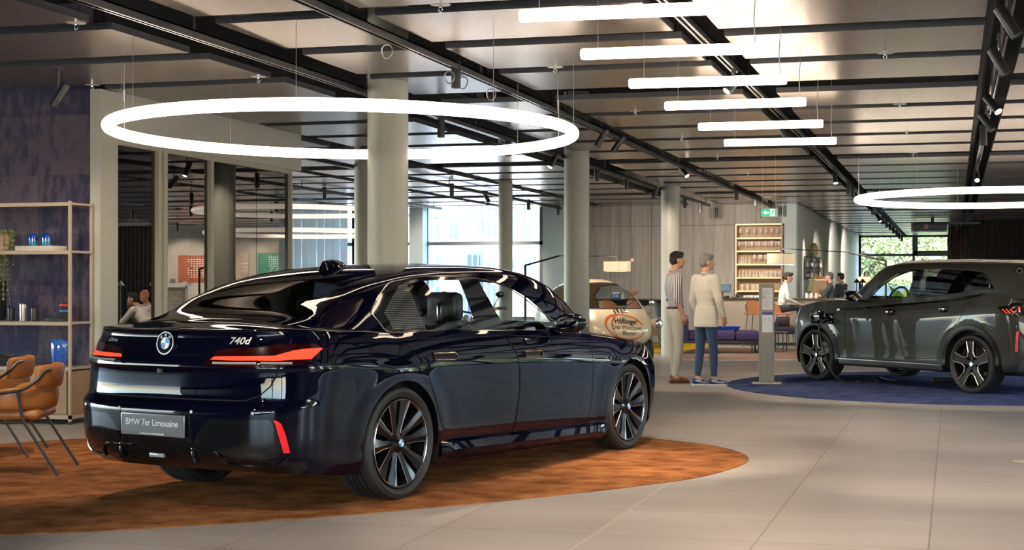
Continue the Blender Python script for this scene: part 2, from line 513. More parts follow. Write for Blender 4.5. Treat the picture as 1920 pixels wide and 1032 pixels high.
# ---- suspended metal ceiling
PZ, PT = 3.40, 0.055
def panel_geo(w, d):
    return join(box(-w / 2, w / 2, 0, d, 0.004, PT)), box(-w / 2 + 0.006, w / 2 - 0.006, 0.006, d - 0.006, 0, 0.0045)
BAYS = [(-8.42, -6.4), (-5.5, -4.52), (-4.18, -2.14), (-1.79, 0.24), (0.55, 2.6), (2.95, 5.2), (5.6, 8.4)]
LBAYS = [(-10.9, -8.75), (-14.6, -11.2), (-19.4, -15.0), (-24.2, -19.8), (-29.0, -24.6)]
ROWS = []
for k in range(-2, 7):
    s = 6.85 + 7.92 * k
    for j, dy in enumerate((0.0, 1.5, 2.97, 4.47, 5.95)):
        ROWS.append((s + dy, 1.17))
pm = {}
PANELS = []
def panel(b, y, d):
    PANELS.append((b[0], b[1], y, y + d))
    w = round(b[1] - b[0], 3)
    key = (w, d)
    if key not in pm:
        e, f = panel_geo(w, d)
        me = mesh('ceiling_panel', join(e, f), M_paneledge)
        me.materials.append(M_panel)
        n = len(me.polygons)
        for p in me.polygons:
            p.material_index = 1 if p.center.z < 0.003 and p.normal.z < -0.5 else 0
        pm[key] = me
    o = bpy.data.objects.new('ceiling_panel', pm[key])
    C.objects.link(o); o.location = ((b[0] + b[1]) / 2, y, PZ)
    return tag(o, 'grey perforated metal panel of the suspended ceiling', None, 'suspended ceiling panels', 'structure')
for b in BAYS:
    for y, d in ROWS:
        if y > 57.3 or (b[1] < -4 and y > 33.6) or (b[0] > 2.8 and y > 44): continue
        if b[0] < -8 and y + d < 12.9:
            panel((-9.3, b[1]), y, d); continue
        bb = (X_cc + 0.1, b[1]) if (y > 33.6 and b[0] < X_cc) else b
        panel(bb, y, d)
for b in LBAYS:
    for y, d in ROWS:
        if 12.9 < y < (33.7 if b[1] > -12 else 42.8): panel(b, y, d)
def hang_z(x, y):
    """where a wire at x, y meets the ceiling: a panel, or the slab above a gap"""
    return PZ if any(a - .01 < x < b + .01 and c - .01 < y < e + .01 for a, b, c, e in PANELS) else 4.3
# dark service runs above the gaps
M_duct = mat('dark_duct', (0.03, 0.031, 0.033), 0.5)
for i, (x, y0, y1, z, r, l) in enumerate([(-6.25, 8.5, 34, 4.05, 0.09, 'black service duct above the wide left ceiling gap'), (-5.55, 8.5, 34, 3.62, 0.03, 'thin black pipe above the wide left ceiling gap'),
        (-9.62, 21.3, 34, 3.80, 0.14, 'black duct above the ceiling gap by the back window'), (-3.55, 8, 34, 3.75, 0.05, 'black pipe above the gap with the long track'), (0.30, 8, 44, 3.8, 0.06, 'black pipe above the right ceiling gap')]):
    tag(obj('duct', cyl((x, y0, z), (x, y1, z), r, 14), M_duct), l, 'duct')
for i, y in enumerate((9.75, 11.3, 14.2, 17.4, 22.3)):
    tag(obj('ceiling_strut', join(*[cyl((-6.05 + 0.14 * k, y + 0.1, 4.28), (-5.95 + 0.16 * k, y - 0.25, 3.72), 0.018, 6) for k in range(2)], cyl((-6.12, y - .25, 3.72), (-5.6, y - .25, 3.76), 0.02, 6)), M_duct),
        'dark steel strut in the wide ceiling gap, number %s from the camera' % ('one', 'two', 'three', 'four', 'five')[i], 'strut')
# ================================================================ CEILING LAMPS
M_ring = mat('ring_lamp_diffuser', (0.9, 0.88, 0.85), 0.4, emit=(1.0, 0.80, 0.62), es=8.0)
M_tube = mat('tube_lamp_diffuser', (0.9, 0.88, 0.85), 0.4, emit=(1.0, 0.78, 0.58), es=16.0)
M_wire = mat('suspension_wire', (0.35, 0.34, 0.33), 0.35, 0.8)
M_white = mat('white_enamel', (0.6, 0.58, 0.55), 0.4)
M_chrome = mat('chrome', (0.75, 0.75, 0.75), 0.12, 1.0)
M_ringrefl = mat('ring_reflection_glow', (0.9, 0.88, 0.85), 0.4, emit=(1.0, 0.84, 0.70), es=1.05)  # weak glow for two rings modelled in place of lamp reflections
def ring_lamp(cx, cy, z, r, label, rt=0.05, group=None, wires=8, m=None):
    t = thing('ring_lamp', label, 'lamp', (cx, cy, z), 0, group)
    obj('light_ring', tube([(r * math.cos(2 * PI * k / 128), r * math.sin(2 * PI * k / 128), 0) for k in range(128)], rt, 14, closed=True), m or M_ring, t, 60)
    for k in range(wires):
        a = 2 * PI * (k + 0.3) / wires
        x, y = r * math.cos(a), r * math.sin(a)
        w = obj('wire', cyl((x, y, rt), (x, y, 3.398 - z), 0.0022, 5), M_wire, t)
    for px_a in (math.atan2(-0.2, -1), math.atan2(0.75, 1.0)):
        x, y = r * math.cos(px_a), r * math.sin(px_a)
        c = obj('power_cable', tube([(x, y, rt), (x + .006, y, 0.2), (x - .004, y, 0.45), (x, y, 3.398 - z)], 0.004, 6), M_wire, t)
        obj('adjuster', cyl((x, y, 0.30), (x, y, 0.40), 0.012, 8), M_chrome, c)
    return t
ring_lamp(-5.26, 11.72, 2.75, 2.03, 'large glowing ring lamp hanging above the dark blue sedan')
ring_lamp(0.55, 22.9, 2.75, 2.03, 'large glowing ring lamp hanging above the grey SUV')
q = at_z(545, 395, 2.75); ring_lamp(at_y(520, 396, 26).x, 26.6, at_y(620, 396, 26.6).z, 2.03 * 0.95, 'smaller looking upper ring, a modelled lamp reflection beyond the glass partition', m=M_ringrefl)
q = at_y(560, 438, 29.0); ring_lamp(q.x, 29.0, q.z, 2.03, 'flat seen ring, a modelled lamp reflection low in front of the vertical blinds', m=M_ringrefl)
for i, (y, l) in enumerate([(8.35, 'nearest'), (9.86, 'second nearest'), (11.38, 'third'), (12.9, 'fourth'), (14.62, 'fifth'), (16.4, 'farthest')]):
    z = 3.02
    a = [(975, 30), (1090, 102), (1180, 157), (1247, 199), (1310, 238), (1358, 268)][i]
    b = [(1366, 14), (1430, 90), (1475, 149), (1511, 191), (1543, 232), (1568, 264)][i]
    A, B = at_z(*a, z), at_z(*b, z)
    t = thing('tube_lamp', '%s of the six glowing straight tube lamps hung in a row' % l, 'lamp', ((A + B) / 2), math.atan2(B.y - A.y, B.x - A.x), 'six straight tube lamps')
    L = (B - A).length
    obj('light_tube', tube([(-L / 2, 0, 0), (-L / 2 + .012, 0, 0), (L / 2 - .012, 0, 0), (L / 2, 0, 0)], [0.034, 0.040, 0.040, 0.034], 16), M_tube, t, 50)
    ha, hb = hang_z(A.x + .12, A.y) - z, hang_z(B.x - .06, B.y) - z
    obj('wire', cyl((-L / 2 + 0.12, 0, 0.03), (-L / 2 + 0.12, 0, ha), 0.002, 5), M_wire, t)
    obj('power_cable', tube([(L / 2 - .05, 0, 0.03), (L / 2 - .06, 0, 0.2), (L / 2 - .05, 0, 0.36), (L / 2 - .05, 0, hb)], 0.004, 6), M_wire, t)
# ---- tracks
def track(x, y0, y1, z, label, w=0.035):
    t = thing('lighting_track', label, 'track', (x, (y0 + y1) / 2, z))
    h = (y1 - y0) / 2
    obj('rail', join(box(-w, -w + 0.012, -h, h, -0.03, 0.03), box(w - 0.012, w, -h, h, -0.03, 0.03), box(-w, w, -h, h, 0.018, 0.03)), M_blacksat, t)
    obj('conductor', join(box(-w + 0.013, -w + 0.018, -h, h, -0.031, -0.02), box(w - 0.018, w - 0.013, -h, h, -0.031, -0.02)), M_chrome, t)
    n = max(2, int(h * .7))
    hm = mesh('hanger', cyl((0, 0, 0.03), (0, 0, 4.295 - z), 0.01, 6), M_black)
    for k in range(n):
        o = bpy.data.objects.new('hanger', hm); C.objects.link(o); o.parent = t; o.location = (0, -h + 0.5 + (2 * h - 1) * k / (n - 1), 0)
    return t
TA, TB, TC, TD, TE, TF = -1.965, 0.395, -4.33, -5.68, -9.35, -12.3
track(TC, 3, 34.7, 3.355, 'longest black spotlight track, running from the top edge down to the glass shelf bar')
track(TD, 6, 33.6, 3.32, 'black spotlight track above the line of round columns')
track(TE, 17.6, 33.5, 3.30, 'black spotlight track leading to the big back window')
track(TF, 14, 33.0, 3.30, 'black spotlight track above the glass partition room')
for i, (a, b) in enumerate([(2, 13.4), (13.5, 20.8), (20.9, 28.4), (28.5, 56)]):
    track(TA, a, b, 3.40, 'black spotlight track behind the tube lamps, %s section from the camera' % ('first', 'second', 'third', 'fourth')[i])
for i, (a, b) in enumerate([(2, 11.6), (11.8, 17.2), (17.4, 48.5)]):
    track(TB, a, b, 3.42, 'right hand spotlight track, %s section from the camera' % ('first', 'second', 'third')[i])
# ---- spotlights
M_spot = mat('spotlight_black', (0.022, 0.024, 0.026), 0.38)
M_lens_on = mat('spot_lens_lit', (0.9, 0.9, 0.85), 0.3, emit=(1.0, 0.88, 0.74), es=14)
M_lens_off = mat('spot_lens_dark', (0.25, 0.25, 0.24), 0.2)
sp_proto = {}
def spot(px, py, trk, tilt=(0, -1, 0), lit=False, label='', z=None, light=0, r=0.042, L=0.24):
    P = (at_x(px, py, trk) if px < 1789 else at_z(px, py, 3.18)) if z is None else at_z(px, py, z)
    if z is None and trk < -2 and P.y > 34.3: P = at_y(px, py, 34.3)
    top = {TA: 3.375, TB: 3.395, TC: 3.33, TD: 3.295, TE: 3.275, TF: 3.275}[trk] if z is None else hang_z(P.x, P.y) + .015
    t = thing('spotlight', label, 'spotlight', P, 0, 'black cylinder spotlights')
    M = Matrix.Rotation(math.atan2(-tilt[2], -tilt[1]), 4, 'Z') @ Matrix.Rotation(tilt[0], 4, 'Y')     # tilt of the lower end, towards (x, y)
    key = 'lit' if lit else 'dark'
    if key not in sp_proto:
        sp_proto[key] = (mesh('can', lathe([(0.0, L / 2), (r * 0.97, L / 2), (r, L / 2 - .004), (r, -L / 2), (r * .9, -L / 2), (r * .86, -L / 2 + .012)], 24, cap=False), M_spot, 40),
                         mesh('lens', lathe([(0, -L / 2 + .010), (r * .87, -L / 2 + .010)], 24, cap=False), M_lens_on if lit else M_lens_off, 40))
    can = bpy.data.objects.new('can', sp_proto[key][0]); C.objects.link(can); can.parent = t; can.matrix_local = M
    le = bpy.data.objects.new('lens', sp_proto[key][1]); C.objects.link(le); le.parent = can
    up = max(0.10, min(1.3, top - P.z - 0.012))
    off = M @ Vector((0, 0, 0.05)) + M @ Vector((-r if tilt[0] else 0, 0, 0))
    obj('arm', join(tube([off, (off.x * .5, off.y * .5, max(up - .06, L / 2 if not tilt[0] else 0.06)), (0, 0, up)], 0.009, 8), box(-0.016, 0.016, -0.055, 0.055, up - 0.02, up + 0.02)), M_spot, t)
    return t, P
V0 = (0, -1, 0)
SPOTS = [  # px, py, track, tilt, lit, label
 (855, 140, TC, V0, 0, 'large hanging spotlight just above the right end of the sedan ring lamp'),
 (827, 238, TD, V0, 0, 'spotlight seen inside the sedan ring lamp, to the right of the nearest column'),
 (953, 276, TD, V0, 0, 'spotlight whose lower end meets the front of the sedan ring lamp'),
 (1037, 302, TD, (0.6, -.5, -.86), 1, 'lit tilted spotlight left of the column by the bubble car'),
 (1128, 259, TC, (0.5, -1, -.2), 0, 'left one of a pair of tilted spotlights right of the sedan ring lamp'),
 (1159, 270, TC, (0.6, -1, -.2), 0, 'right one of a pair of tilted spotlights right of the sedan ring lamp'),
 (1282, 322, TC, (0.8, .8, -.6), 1, 'lit spotlight tilted to the right above the striped shirt man'),
 (1381, 364, TC, V0, 0, 'first spotlight left of the green exit sign on the long track'),
 (1416, 376, TC, V0, 0, 'second spotlight left of the green exit sign on the long track'),
 (1444, 385, TC, V0, 0, 'spotlight right above the green exit sign'), (1463, 395, TC, V0, 0, 'spotlight right of the green exit sign'),
 (1119, 326, TD, V0, 0, 'first spotlight right of the bubble car column'), (1174, 343, TD, V0, 0, 'second spotlight right of the bubble car column'),
 (1229, 361, TD, (0.4, -1, 0), 0, 'tilted spotlight left of the column behind the striped shirt man'),
 (1284, 380, TD, V0, 0, 'first spotlight right of the column behind the striped shirt man'), (1313, 389, TD, V0, 0, 'second spotlight right of the column behind the striped shirt man'),
 (1343, 399, TD, V0, 0, 'last spotlight on the column track, in front of the oak wall'),
 (991, 384, TE, V0, 0, 'spotlight in front of the bright window beside the slim column'), (1046, 394, TE, V0, 0, 'spotlight in front of the blue grey wall'),
 (912, 370, TE, (0.5, 1, 0), 0, 'tilted spotlight in front of the bright back window'), (847, 356, TE, V0, 0, 'spotlight left of the tilted one at the bright window'),
 (608, 362, TF, V0, 0, 'spotlight above the vertical blinds'),
 (1376, 156, TA, (0.8, -.7, -.7), 1, 'lit spotlight peeking below the third tube lamp'), (1472, 250, TA, (0.6, 1, -.3), 0, 'dim spotlight behind the fifth tube lamp'),
 (1566, 333, TA, (0.45, .2, -1), 1, 'lit spotlight left of the SUV ring lamp'), (1591, 353, TA, V0, 0, 'left one of two straight spotlights at the SUV ring lamp tip'), (1599, 360, TA, V0, 0, 'right one of two straight spotlights at the SUV ring lamp tip'),
]
for k, (px, py) in enumerate([(1637, 394), (1647, 409), (1655, 413), (1662, 420), (1669, 425), (1675, 431), (1681, 437), (1686, 442), (1691, 447)]):
    SPOTS.append((px, py, TA, V0 if k != 1 else (0.6, .8, -.6), 1 if k == 1 else 0, '%s of the spotlights queued below the SUV ring lamp' % ('nearest', 'second', 'third', 'fourth', 'fifth', 'sixth', 'seventh', 'eighth', 'farthest')[k]))
SPOTS += [(1890, 41, TB, (0.55, 1, -.3), 0, 'large tilted spotlight in the top right corner'), (1873, 116, TB, (0.5, 1, -.3), 0, 'second large tilted spotlight below the corner one'),
 (1861, 196, TB, (0.8, .7, -.8), 1, 'lit tilted spotlight third on the right hand track'), (1850, 229, TB, (0.65, 1, -.5), 0, 'tilted spotlight fourth on the right hand track'),
 (1844, 254, TB, V0, 0, 'straight spotlight fifth on the right hand track'), (1832, 331, TB, (0.9, 0, -1), 1, 'lit spotlight just above the SUV ring lamp on the right'),
 (1812, 411, TB, V0, 0, 'spotlight in front of the black curtain'), (1795, 424, TB, V0, 0, 'spotlight in front of the brown curtain')]
for px, py, tr, ti, lit, lab in SPOTS:
    spot(px, py, tr, ti, bool(lit), lab)
GS = [(351, 318, (0.5, -.2, -1), 1, 'lit spotlight behind the glass partition'), (325, 341, (0.75, -1, 0), 0, 'tilted spotlight behind the glass partition'), (359, 373, V0, 0, 'spotlight behind the glass left of the column, middle one'),
      (358, 396, V0, 0, 'spotlight behind the glass just under the middle one'), (333, 426, V0, 0, 'lowest spotlight behind the glass, over the orange picture'), (217, 380, V0, 0, 'leftmost spotlight behind the glass partition'),
      (249, 403, V0, 0, 'spotlight behind the glass above the dark curtain'), (482, 339, V0, 0, 'spotlight behind the glass right of the round column'), (518, 388, V0, 0, 'rightmost spotlight behind the glass partition'),
      (509, 407, V0, 0, 'spotlight behind the glass above the green picture')]
for px, py, ti, lit, lab in GS:
    spot(px, py, 0, ti, bool(lit), lab, z=3.14)
spot(112, 178, 0, (0.55, -1, -.2), False, 'tilted spotlight in front of the purple wall', z=3.16)
# ---- small sprinklers and cable loops
def sprinkler(px, py, label):
    P = at_z(px, py, 3.38)
    t = thing('sprinkler', label, 'sprinkler', (P.x, P.y, 3.40), 0, 'ceiling sprinklers')
    obj('rosette', lathe([(0.0, 0.004), (0.07, 0.003), (0.075, 0), (0.0, -0.004)][::-1], 20, cap=False), M_white, t)
    obj('sprinkler_head', join(cyl((0, 0, -0.004), (0, 0, -0.02), 0.012, 8), tube([(-0.012, 0, -0.02), (-0.013, 0, -0.04), (0, 0, -0.052), (0.013, 0, -0.04), (0.012, 0, -0.02)], 0.003, 5), cyl((0, 0, -0.052), (0, 0, -0.056), 0.014, 10)), M_chrome, t)
for px, py, l in [(143, 48, 'sprinkler at the corner of the top left ceiling panel'), (173, 163, 'sprinkler right of the spotlight at the purple wall'), (485, 148, 'sprinkler at the panel corner above the sedan ring lamp'), (826, 14, 'sprinkler at the top edge left of the first tube lamp'),
                  (1041, 130, 'sprinkler left of the second tube lamp'), (1191, 212, 'sprinkler left of the fourth tube lamp'), (1660, 104, 'sprinkler on the bright panels right of the second tube lamp'), (1687, 199, 'sprinkler on the bright panels right of the fourth tube lamp'),
                  (1700, 250, 'sprinkler on the bright panels right of the fifth tube lamp'), (1712, 289, 'sprinkler on the bright panels above the SUV ring lamp'), (1278, 261, 'sprinkler left of the last tube lamp'), (1345, 297, 'sprinkler below the last tube lamp'), (1402, 327, 'sprinkler above the bar on the far panels')]:
    sprinkler(px, py, l)
for px, py, l in [(726, 62, 'coiled cable loop on the long track, first from the top'), (843, 110, 'coiled cable loop left of the large hanging spotlight'), (868, 131, 'coiled cable loop right of the large hanging spotlight'), (921, 155, 'coiled cable loop on the long track, last before the ring lamp end')]:
    P = at_x(px, py, TC)
    tag(obj('cable_loop', tube([(0.045 * math.cos(2 * PI * k / 20), 0.012 * math.sin(4 * PI * k / 20), 0.055 * math.sin(2 * PI * k / 20)) for k in range(20)], 0.006, 6, closed=True), M_wire, None, 50, (P.x, P.y, 3.235)), l, 'cable', 'cable loops on the long track')
# ---- exit sign
P = at_y(1442, 399, 21.5)
t = thing('exit_sign', 'green and white lit exit sign with arrow and running figure, hung by the bar shelf', 'sign', P, CAM_YAW)
obj('light_box', box(-0.14, 0.14, -0.012, 0.012, -0.075, 0.075, 0.004), mat('clear_acrylic', (0.6, 0.62, 0.6), 0.2), t)
M_eg = mat('exit_green', (0.0, 0.30, 0.11), 0.4, emit=(0.0, 0.62, 0.24), es=0.9)
M_ew = mat('exit_white', (0.9, 0.95, 0.9), 0.4, emit=(0.9, 1.0, 0.92), es=0.9)
obj('sign_face', box(-0.11, 0.11, -0.016, -0.0125, -0.055, 0.055), M_ew, t)
obj('green_field', box(-0.108, 0.012, -0.018, -0.0162, -0.053, 0.053), M_eg, t); obj('green_edge', box(0.085, 0.108, -0.018, -0.0162, -0.053, 0.053), M_eg, t)
obj('arrow', join(prism([(-0.095, 0), (-0.055, 0.038), (-0.055, 0.014), (-0.005, 0.014), (-0.005, -0.014), (-0.055, -0.014), (-0.055, -0.038)], -0.0195, -0.0182, 'XZ')), M_ew, t)
obj('running_figure', join(prism([(0.02, -0.05), (0.035, -0.045), (0.05, -0.01), (0.066, -0.03), (0.075, -0.025), (0.06, 0.0), (0.066, 0.018), (0.08, 0.012), (0.082, 0.02), (0.062, 0.03), (0.045, 0.026), (0.03, 0.014), (0.033, 0.008), (0.045, 0.014), (0.04, -0.008)], -0.0185, -0.0163, 'XZ'), mv(lathe([(0, -0.001), (0.011, -0.001), (0.011, 0.001), (0, 0.001)], 12, 'Y', False), 0.066, -0.0175, 0.04)), M_eg, t)
for s in (-0.1, 0.1): obj('wire', cyl((s, 0, 0.07), (s, 0, hang_z(P.x, P.y) - P.z), 0.002, 5), M_wire, t)
# ---- ceiling mounted projector far right
P = at_z(1742, 424, 3.18)
t = thing('projector', 'dark ceiling projector bracket in front of the brown curtain', 'projector', P, 0.2)
obj('body', box(-0.5, 0.5, -0.2, 0.2, -0.15, 0.12, 0.02), M_black, t)
obj('lens_barrel', cyl((-0.15, -0.2, -0.02), (-0.15, -0.3, -0.02), 0.08, 16), mat('copper_lens', (0.3, 0.12, 0.08), 0.3), t)
obj('mount', join(cyl((0.1, 0, 0.1), (0.1, 0, 0.9), 0.05, 10), box(0.5, 1.5, -0.03, 0.03, 0.05, 0.12)), M_black, t)
# ================================================================ CARS: surfaces, cut into their panels
def superprof(n, L, steps):
    out = []
    for i in range(steps + 1):
        a = (i / steps) ** 0.85 * PI / 2
        out.append((L * (1 - math.cos(a) ** (2 / n)), math.sin(a) ** (2 / n)))
    return out
def lower_body(sp):
    """closed shell: sides, front and rear as stacked contours, then the crowned top"""
    rr, fr = sp['rear_round'], sp['front_round']            # (exponent, length)
    x0r, x0f = sp['x_rear'], sp['x_front']
    half = [(x0r + a, e) for a, e in superprof(rr[0], rr[1], 26)]
    xs, xe = x0r + rr[1], x0f - fr[1]
    n = int((xe - xs) / 0.05)
    half += [(xs + (xe - xs) * i / n, 1.0) for i in range(1, n)]
    half += [(x0f - a, e) for a, e in superprof(fr[0], fr[1], 26)][::-1]
    lev = sp['levels']
    rows = []
    def ring(v):
        R = []
        for x0, e in half:
            z0, z1 = spline(sp['zs'], x0), spline(sp['zb'], x0)
            z = z0 + (z1 - z0) * v
            wr = max(0.0, min(1.0, (x0r + sp['rear_fade'] - x0) / sp['rear_fade'])); wr = wr * wr * (3 - 2 * wr)
            wf = max(0.0, min(1.0, (x0 - x0f + sp['front_fade']) / sp['front_fade'])); wf = wf * wf * (3 - 2 * wf)
            x = x0 + (spline(sp['xr'], z) - x0r) * wr + (spline(sp['xfz'], z) - x0f) * wf
            pv = spline(sp['prof'], v) * (1 - wf) + spline(sp['prof_front'], v) * wf
            pv = pv * (1 - wr) + spline(sp['prof_rear'], v) * wr
            y = spline(sp['W'], x0) * e * pv
            for ax, az, rad, amt in sp['flare']:            # wheel arch swelling
                d = math.hypot(x0 - ax, (z - az))
                y += amt * e * math.exp(-((d - rad) / 0.09) ** 2) * (1 if z > az - 0.25 else 0.4)
            R.append((x, y, z))
        return R
    for v in lev:
        R = ring(v)
        rows.append([(x, -y, z) for x, y, z in R] + [(x, y, z) for x, y, z in R[::-1]][1:-1])
    nh = len(half)
    g = sheet(rows, close_u=True)
    V, Fc = g
    top = (len(lev) - 1) * len(rows[0])
    m = len(rows[0])
    M = 14
    def idx(i, k):
        if k == 0: return top + i
        if k == M: return top + (m - i) % m
        return base + (i - 1) * (M - 1) + (k - 1)
    base = len(V)
    for i in range(1, nh - 1):
        a, b = V[top + i], V[top + m - i]
        c = spline(sp['crown'], a.x)
        for k in range(1, M):
            u = k / M
            w = 2 * u - 1
            w = math.copysign(abs(w) ** 0.8, w)
            p = a.lerp(b, (w + 1) / 2)
            V.append(Vector((p.x, p.y, p.z + c * (1 - abs(w) ** sp.get('crown_pow', 2.6)))))
    for i in range(0, nh - 1):
        for k in range(M):
            if i == 0:
                Fc.append((top, idx(1, k + 1), idx(1, k)))
            elif i == nh - 2:
                Fc.append((idx(i, k), idx(i, k + 1), top + nh - 1))
            else:
                Fc.append((idx(i, k), idx(i, k + 1), idx(i + 1, k + 1), idx(i + 1, k)))
    return V, Fc
def upper_body(sp):
    xs = sp['gx']
    rows = []
    prof = sp['gprof']
    n = 26
    for i in range(xs[2] + 1):
        x = xs[0] + (xs[1] - xs[0]) * i / xs[2]
        yb, z0, zc = spline(sp['gy'], x), spline(sp['gz0'], x), spline(sp['gzc'], x)
        H = zc - z0
        pts = []
        for k in range(n + 1):
            t = k / n * (len(prof) - 1)
            j = min(int(t), len(prof) - 2)
            a = Vector(prof[max(j - 1, 0)]); b = Vector(prof[j]); c = Vector(prof[j + 1]); d = Vector(prof[min(j + 2, len(prof) - 1)])
            if j + 2 > len(prof) - 1: d = Vector((-prof[j][0], prof[j][1]))
            f = t - j
            q = 0.5 * ((2 * b) + (c - a) * f + (2 * a - 5 * b + 4 * c - d) * f * f + (3 * b - a - 3 * c + d) * f ** 3)
            xq = x
            if 'sweep' in sp:                               # windscreen curved in plan: the pillars stand further back
                a0, a1, k_ = sp['sweep']
                f_ = max(0.0, min(1.0, (x - a0) / (a1 - a0))); xq = x - k_ * f_ * f_ * (3 - 2 * f_) * min(1.0, abs(q[0])) ** 2
            pts.append((xq, -yb * q[0], z0 + H * q[1]))
        rows.append(pts + [(px, -py, pz) for px, py, pz in pts[:-1]][::-1])
    return sheet(rows)
class Car:
    def __init__(s, sp, root, o, yaw, sc):
        s.root = root
        root.location = o; root.rotation_euler = (0, 0, yaw); root.scale = (sc, sc, sc)
        s.M = Matrix.Translation(o) @ Matrix.Rotation(yaw, 4, 'Z') @ Matrix.Scale(sc, 4)
        s.Mi = s.M.inverted()
        s.cam = s.Mi @ CO
        s.bms, s.bvh, s.ref = {}, {}, {}
        for k, g in (('low', lower_body(sp)), ('up', upper_body(sp))):
            bm = bmesh.new()
            vs_ = [bm.verts.new(p) for p in g[0]]
            for f in g[1]:
                try: bm.faces.new([vs_[i] for i in f])
                except ValueError: pass
            bmesh.ops.remove_doubles(bm, verts=bm.verts, dist=1e-5)
            bmesh.ops.recalc_face_normals(bm, faces=bm.faces)
            bm.normal_update()
            c = Vector((1.4, 0, 0.6)) if k == 'low' else Vector((1.2, 0, 0.9))
            bad = sum(1 if f.normal.dot(f.calc_center_median() - c) > 0 else -1 for f in bm.faces)
            if bad < 0: bmesh.ops.reverse_faces(bm, faces=bm.faces); bm.normal_update()
            s.bms[k] = bm
            bm.verts.ensure_lookup_table(); bm.faces.ensure_lookup_table(); bm.verts.index_update()
            s.bvh[k] = BVHTree.FromBMesh(bm)
            s.ref[k] = ([v.co.copy() for v in bm.verts], [v.normal.copy() for v in bm.verts], [tuple(v.index for v in f.verts) for f in bm.faces])
    def pick(s, px, py, which='low up'):
        d = (s.Mi.to_3x3() @ ray(px, py)).normalized()
        best = None
        for k in which.split():
            h = s.bvh[k].ray_cast(s.cam, d)
            if h[0] is not None and (best is None or h[3] < best[3]): best = h
        if best is None:
            for k in which.split():
                bq = None
                for i in range(400):
                    p = s.cam + d * (6 + i * 0.05)
                    h = s.bvh[k].find_nearest(p)
                    if bq is None or h[3] < bq[3]: bq = h
                if best is None or bq[3] < best[3]: best = bq
        return best[0]
    def picks(s, pts, which='low up'):
        return [s.pick(x, y, which) for x, y in pts]
    def cut(s, k, poly, U, Vv, D, cond=None, src=None, split=True):
        """take out of surface k the faces inside polygon (points in the U,V plane) that look along D"""
        bm = src or s.bms[k]
        U, Vv, D = Vector(U), Vector(Vv), Vector(D)
        P2 = [(p.dot(U), p.dot(Vv)) if isinstance(p, Vector) else p for p in poly]
        lo = (min(p[0] for p in P2) - .03, min(p[1] for p in P2) - .03); hi = (max(p[0] for p in P2) + .03, max(p[1] for p in P2) + .03)
        def near(f, lo_, hi_):
            if f.normal.dot(D) < 0.02: return False
            if cond and not cond(f.calc_center_median()): return False
            a = [v.co.dot(U) for v in f.verts]; b = [v.co.dot(Vv) for v in f.verts]
            return max(a) >= lo_[0] and min(a) <= hi_[0] and max(b) >= lo_[1] and min(b) <= hi_[1]
        n = len(P2)
        cand = [f for f in bm.faces if near(f, lo, hi)]
        if split:
            for i in range(n):
                a, b = P2[i], P2[(i + 1) % n]
                dx, dy = b[0] - a[0], b[1] - a[1]
                if abs(dx) + abs(dy) < 1e-6: continue
                no = U * dy - Vv * dx
                co = U * a[0] + Vv * a[1]
                l2 = (min(a[0], b[0]) - .004, min(a[1], b[1]) - .004); h2 = (max(a[0], b[0]) + .004, max(a[1], b[1]) + .004)
                fs = list({f for f in cand if f.is_valid and near(f, l2, h2)})
                if not fs: continue
                ed = set(e for f in fs for e in f.edges); ve = set(v for f in fs for v in f.verts)
                r = bmesh.ops.bisect_plane(bm, geom=list(ve) + list(ed) + fs, dist=1e-6, plane_co=co, plane_no=no)
                cand += [q for q in r['geom'] if isinstance(q, bmesh.types.BMFace)]
                bm.normal_update()
            cand = [f for f in bm.faces if near(f, lo, hi)]
        def inside(x, y):
            c = False; j = n - 1
            for i in range(n):
                if (P2[i][1] > y) != (P2[j][1] > y) and x < (P2[j][0] - P2[i][0]) * (y - P2[i][1]) / (P2[j][1] - P2[i][1]) + P2[i][0]: c = not c
                j = i
            return c
        sel = []
        for f in cand:
            c = f.calc_center_median()
            if inside(c.dot(U), c.dot(Vv)): sel.append(f)
        out = bmesh.new()
        vm = {}
        for f in sel:
            q = []
            for v in f.verts:
                if v not in vm: vm[v] = out.verts.new(v.co)
                q.append(vm[v])
            try: out.faces.new(q)
            except ValueError: pass
        bmesh.ops.delete(bm, geom=sel, context='FACES')
        out.normal_update()
        return out
    def part(s, name, bm, k, m, parent=None, off=0.0, inset=0.0, thick=0.0):
        """link a cut piece, with the smooth normals of the uncut surface; off moves it outward"""
        V0, N0, F0 = s.ref[k]
        bm.verts.ensure_lookup_table(); bm.verts.index_update()
        nor = []
        for v in bm.verts:
            h = s.bvh[k].find_nearest(v.co)
            f = F0[h[2]]
            w = [1 / ((V0[i] - v.co).length + 1e-5) ** 2 for i in f]
            nn = Vector((0, 0, 0))
            for wi, i in zip(w, f): nn += N0[i] * wi
            nor.append(nn.normalized())
        for v, nn in zip(bm.verts, nor):
            if off: v.co = v.co + nn * off
        if thick:
            g = bmesh.ops.extrude_face_region(bm, geom=bm.faces[:])
        me = bpy.data.meshes.new(name)
        bm.to_mesh(me)
        me.polygons.foreach_set('use_smooth', [True] * len(me.polygons))
        if not thick:
            me.normals_split_custom_set_from_vertices([tuple(q) for q in nor])
        me.materials.append(m)
        o = bpy.data.objects.new(name, me)
        C.objects.link(o); o.parent = parent or s.root
        return o
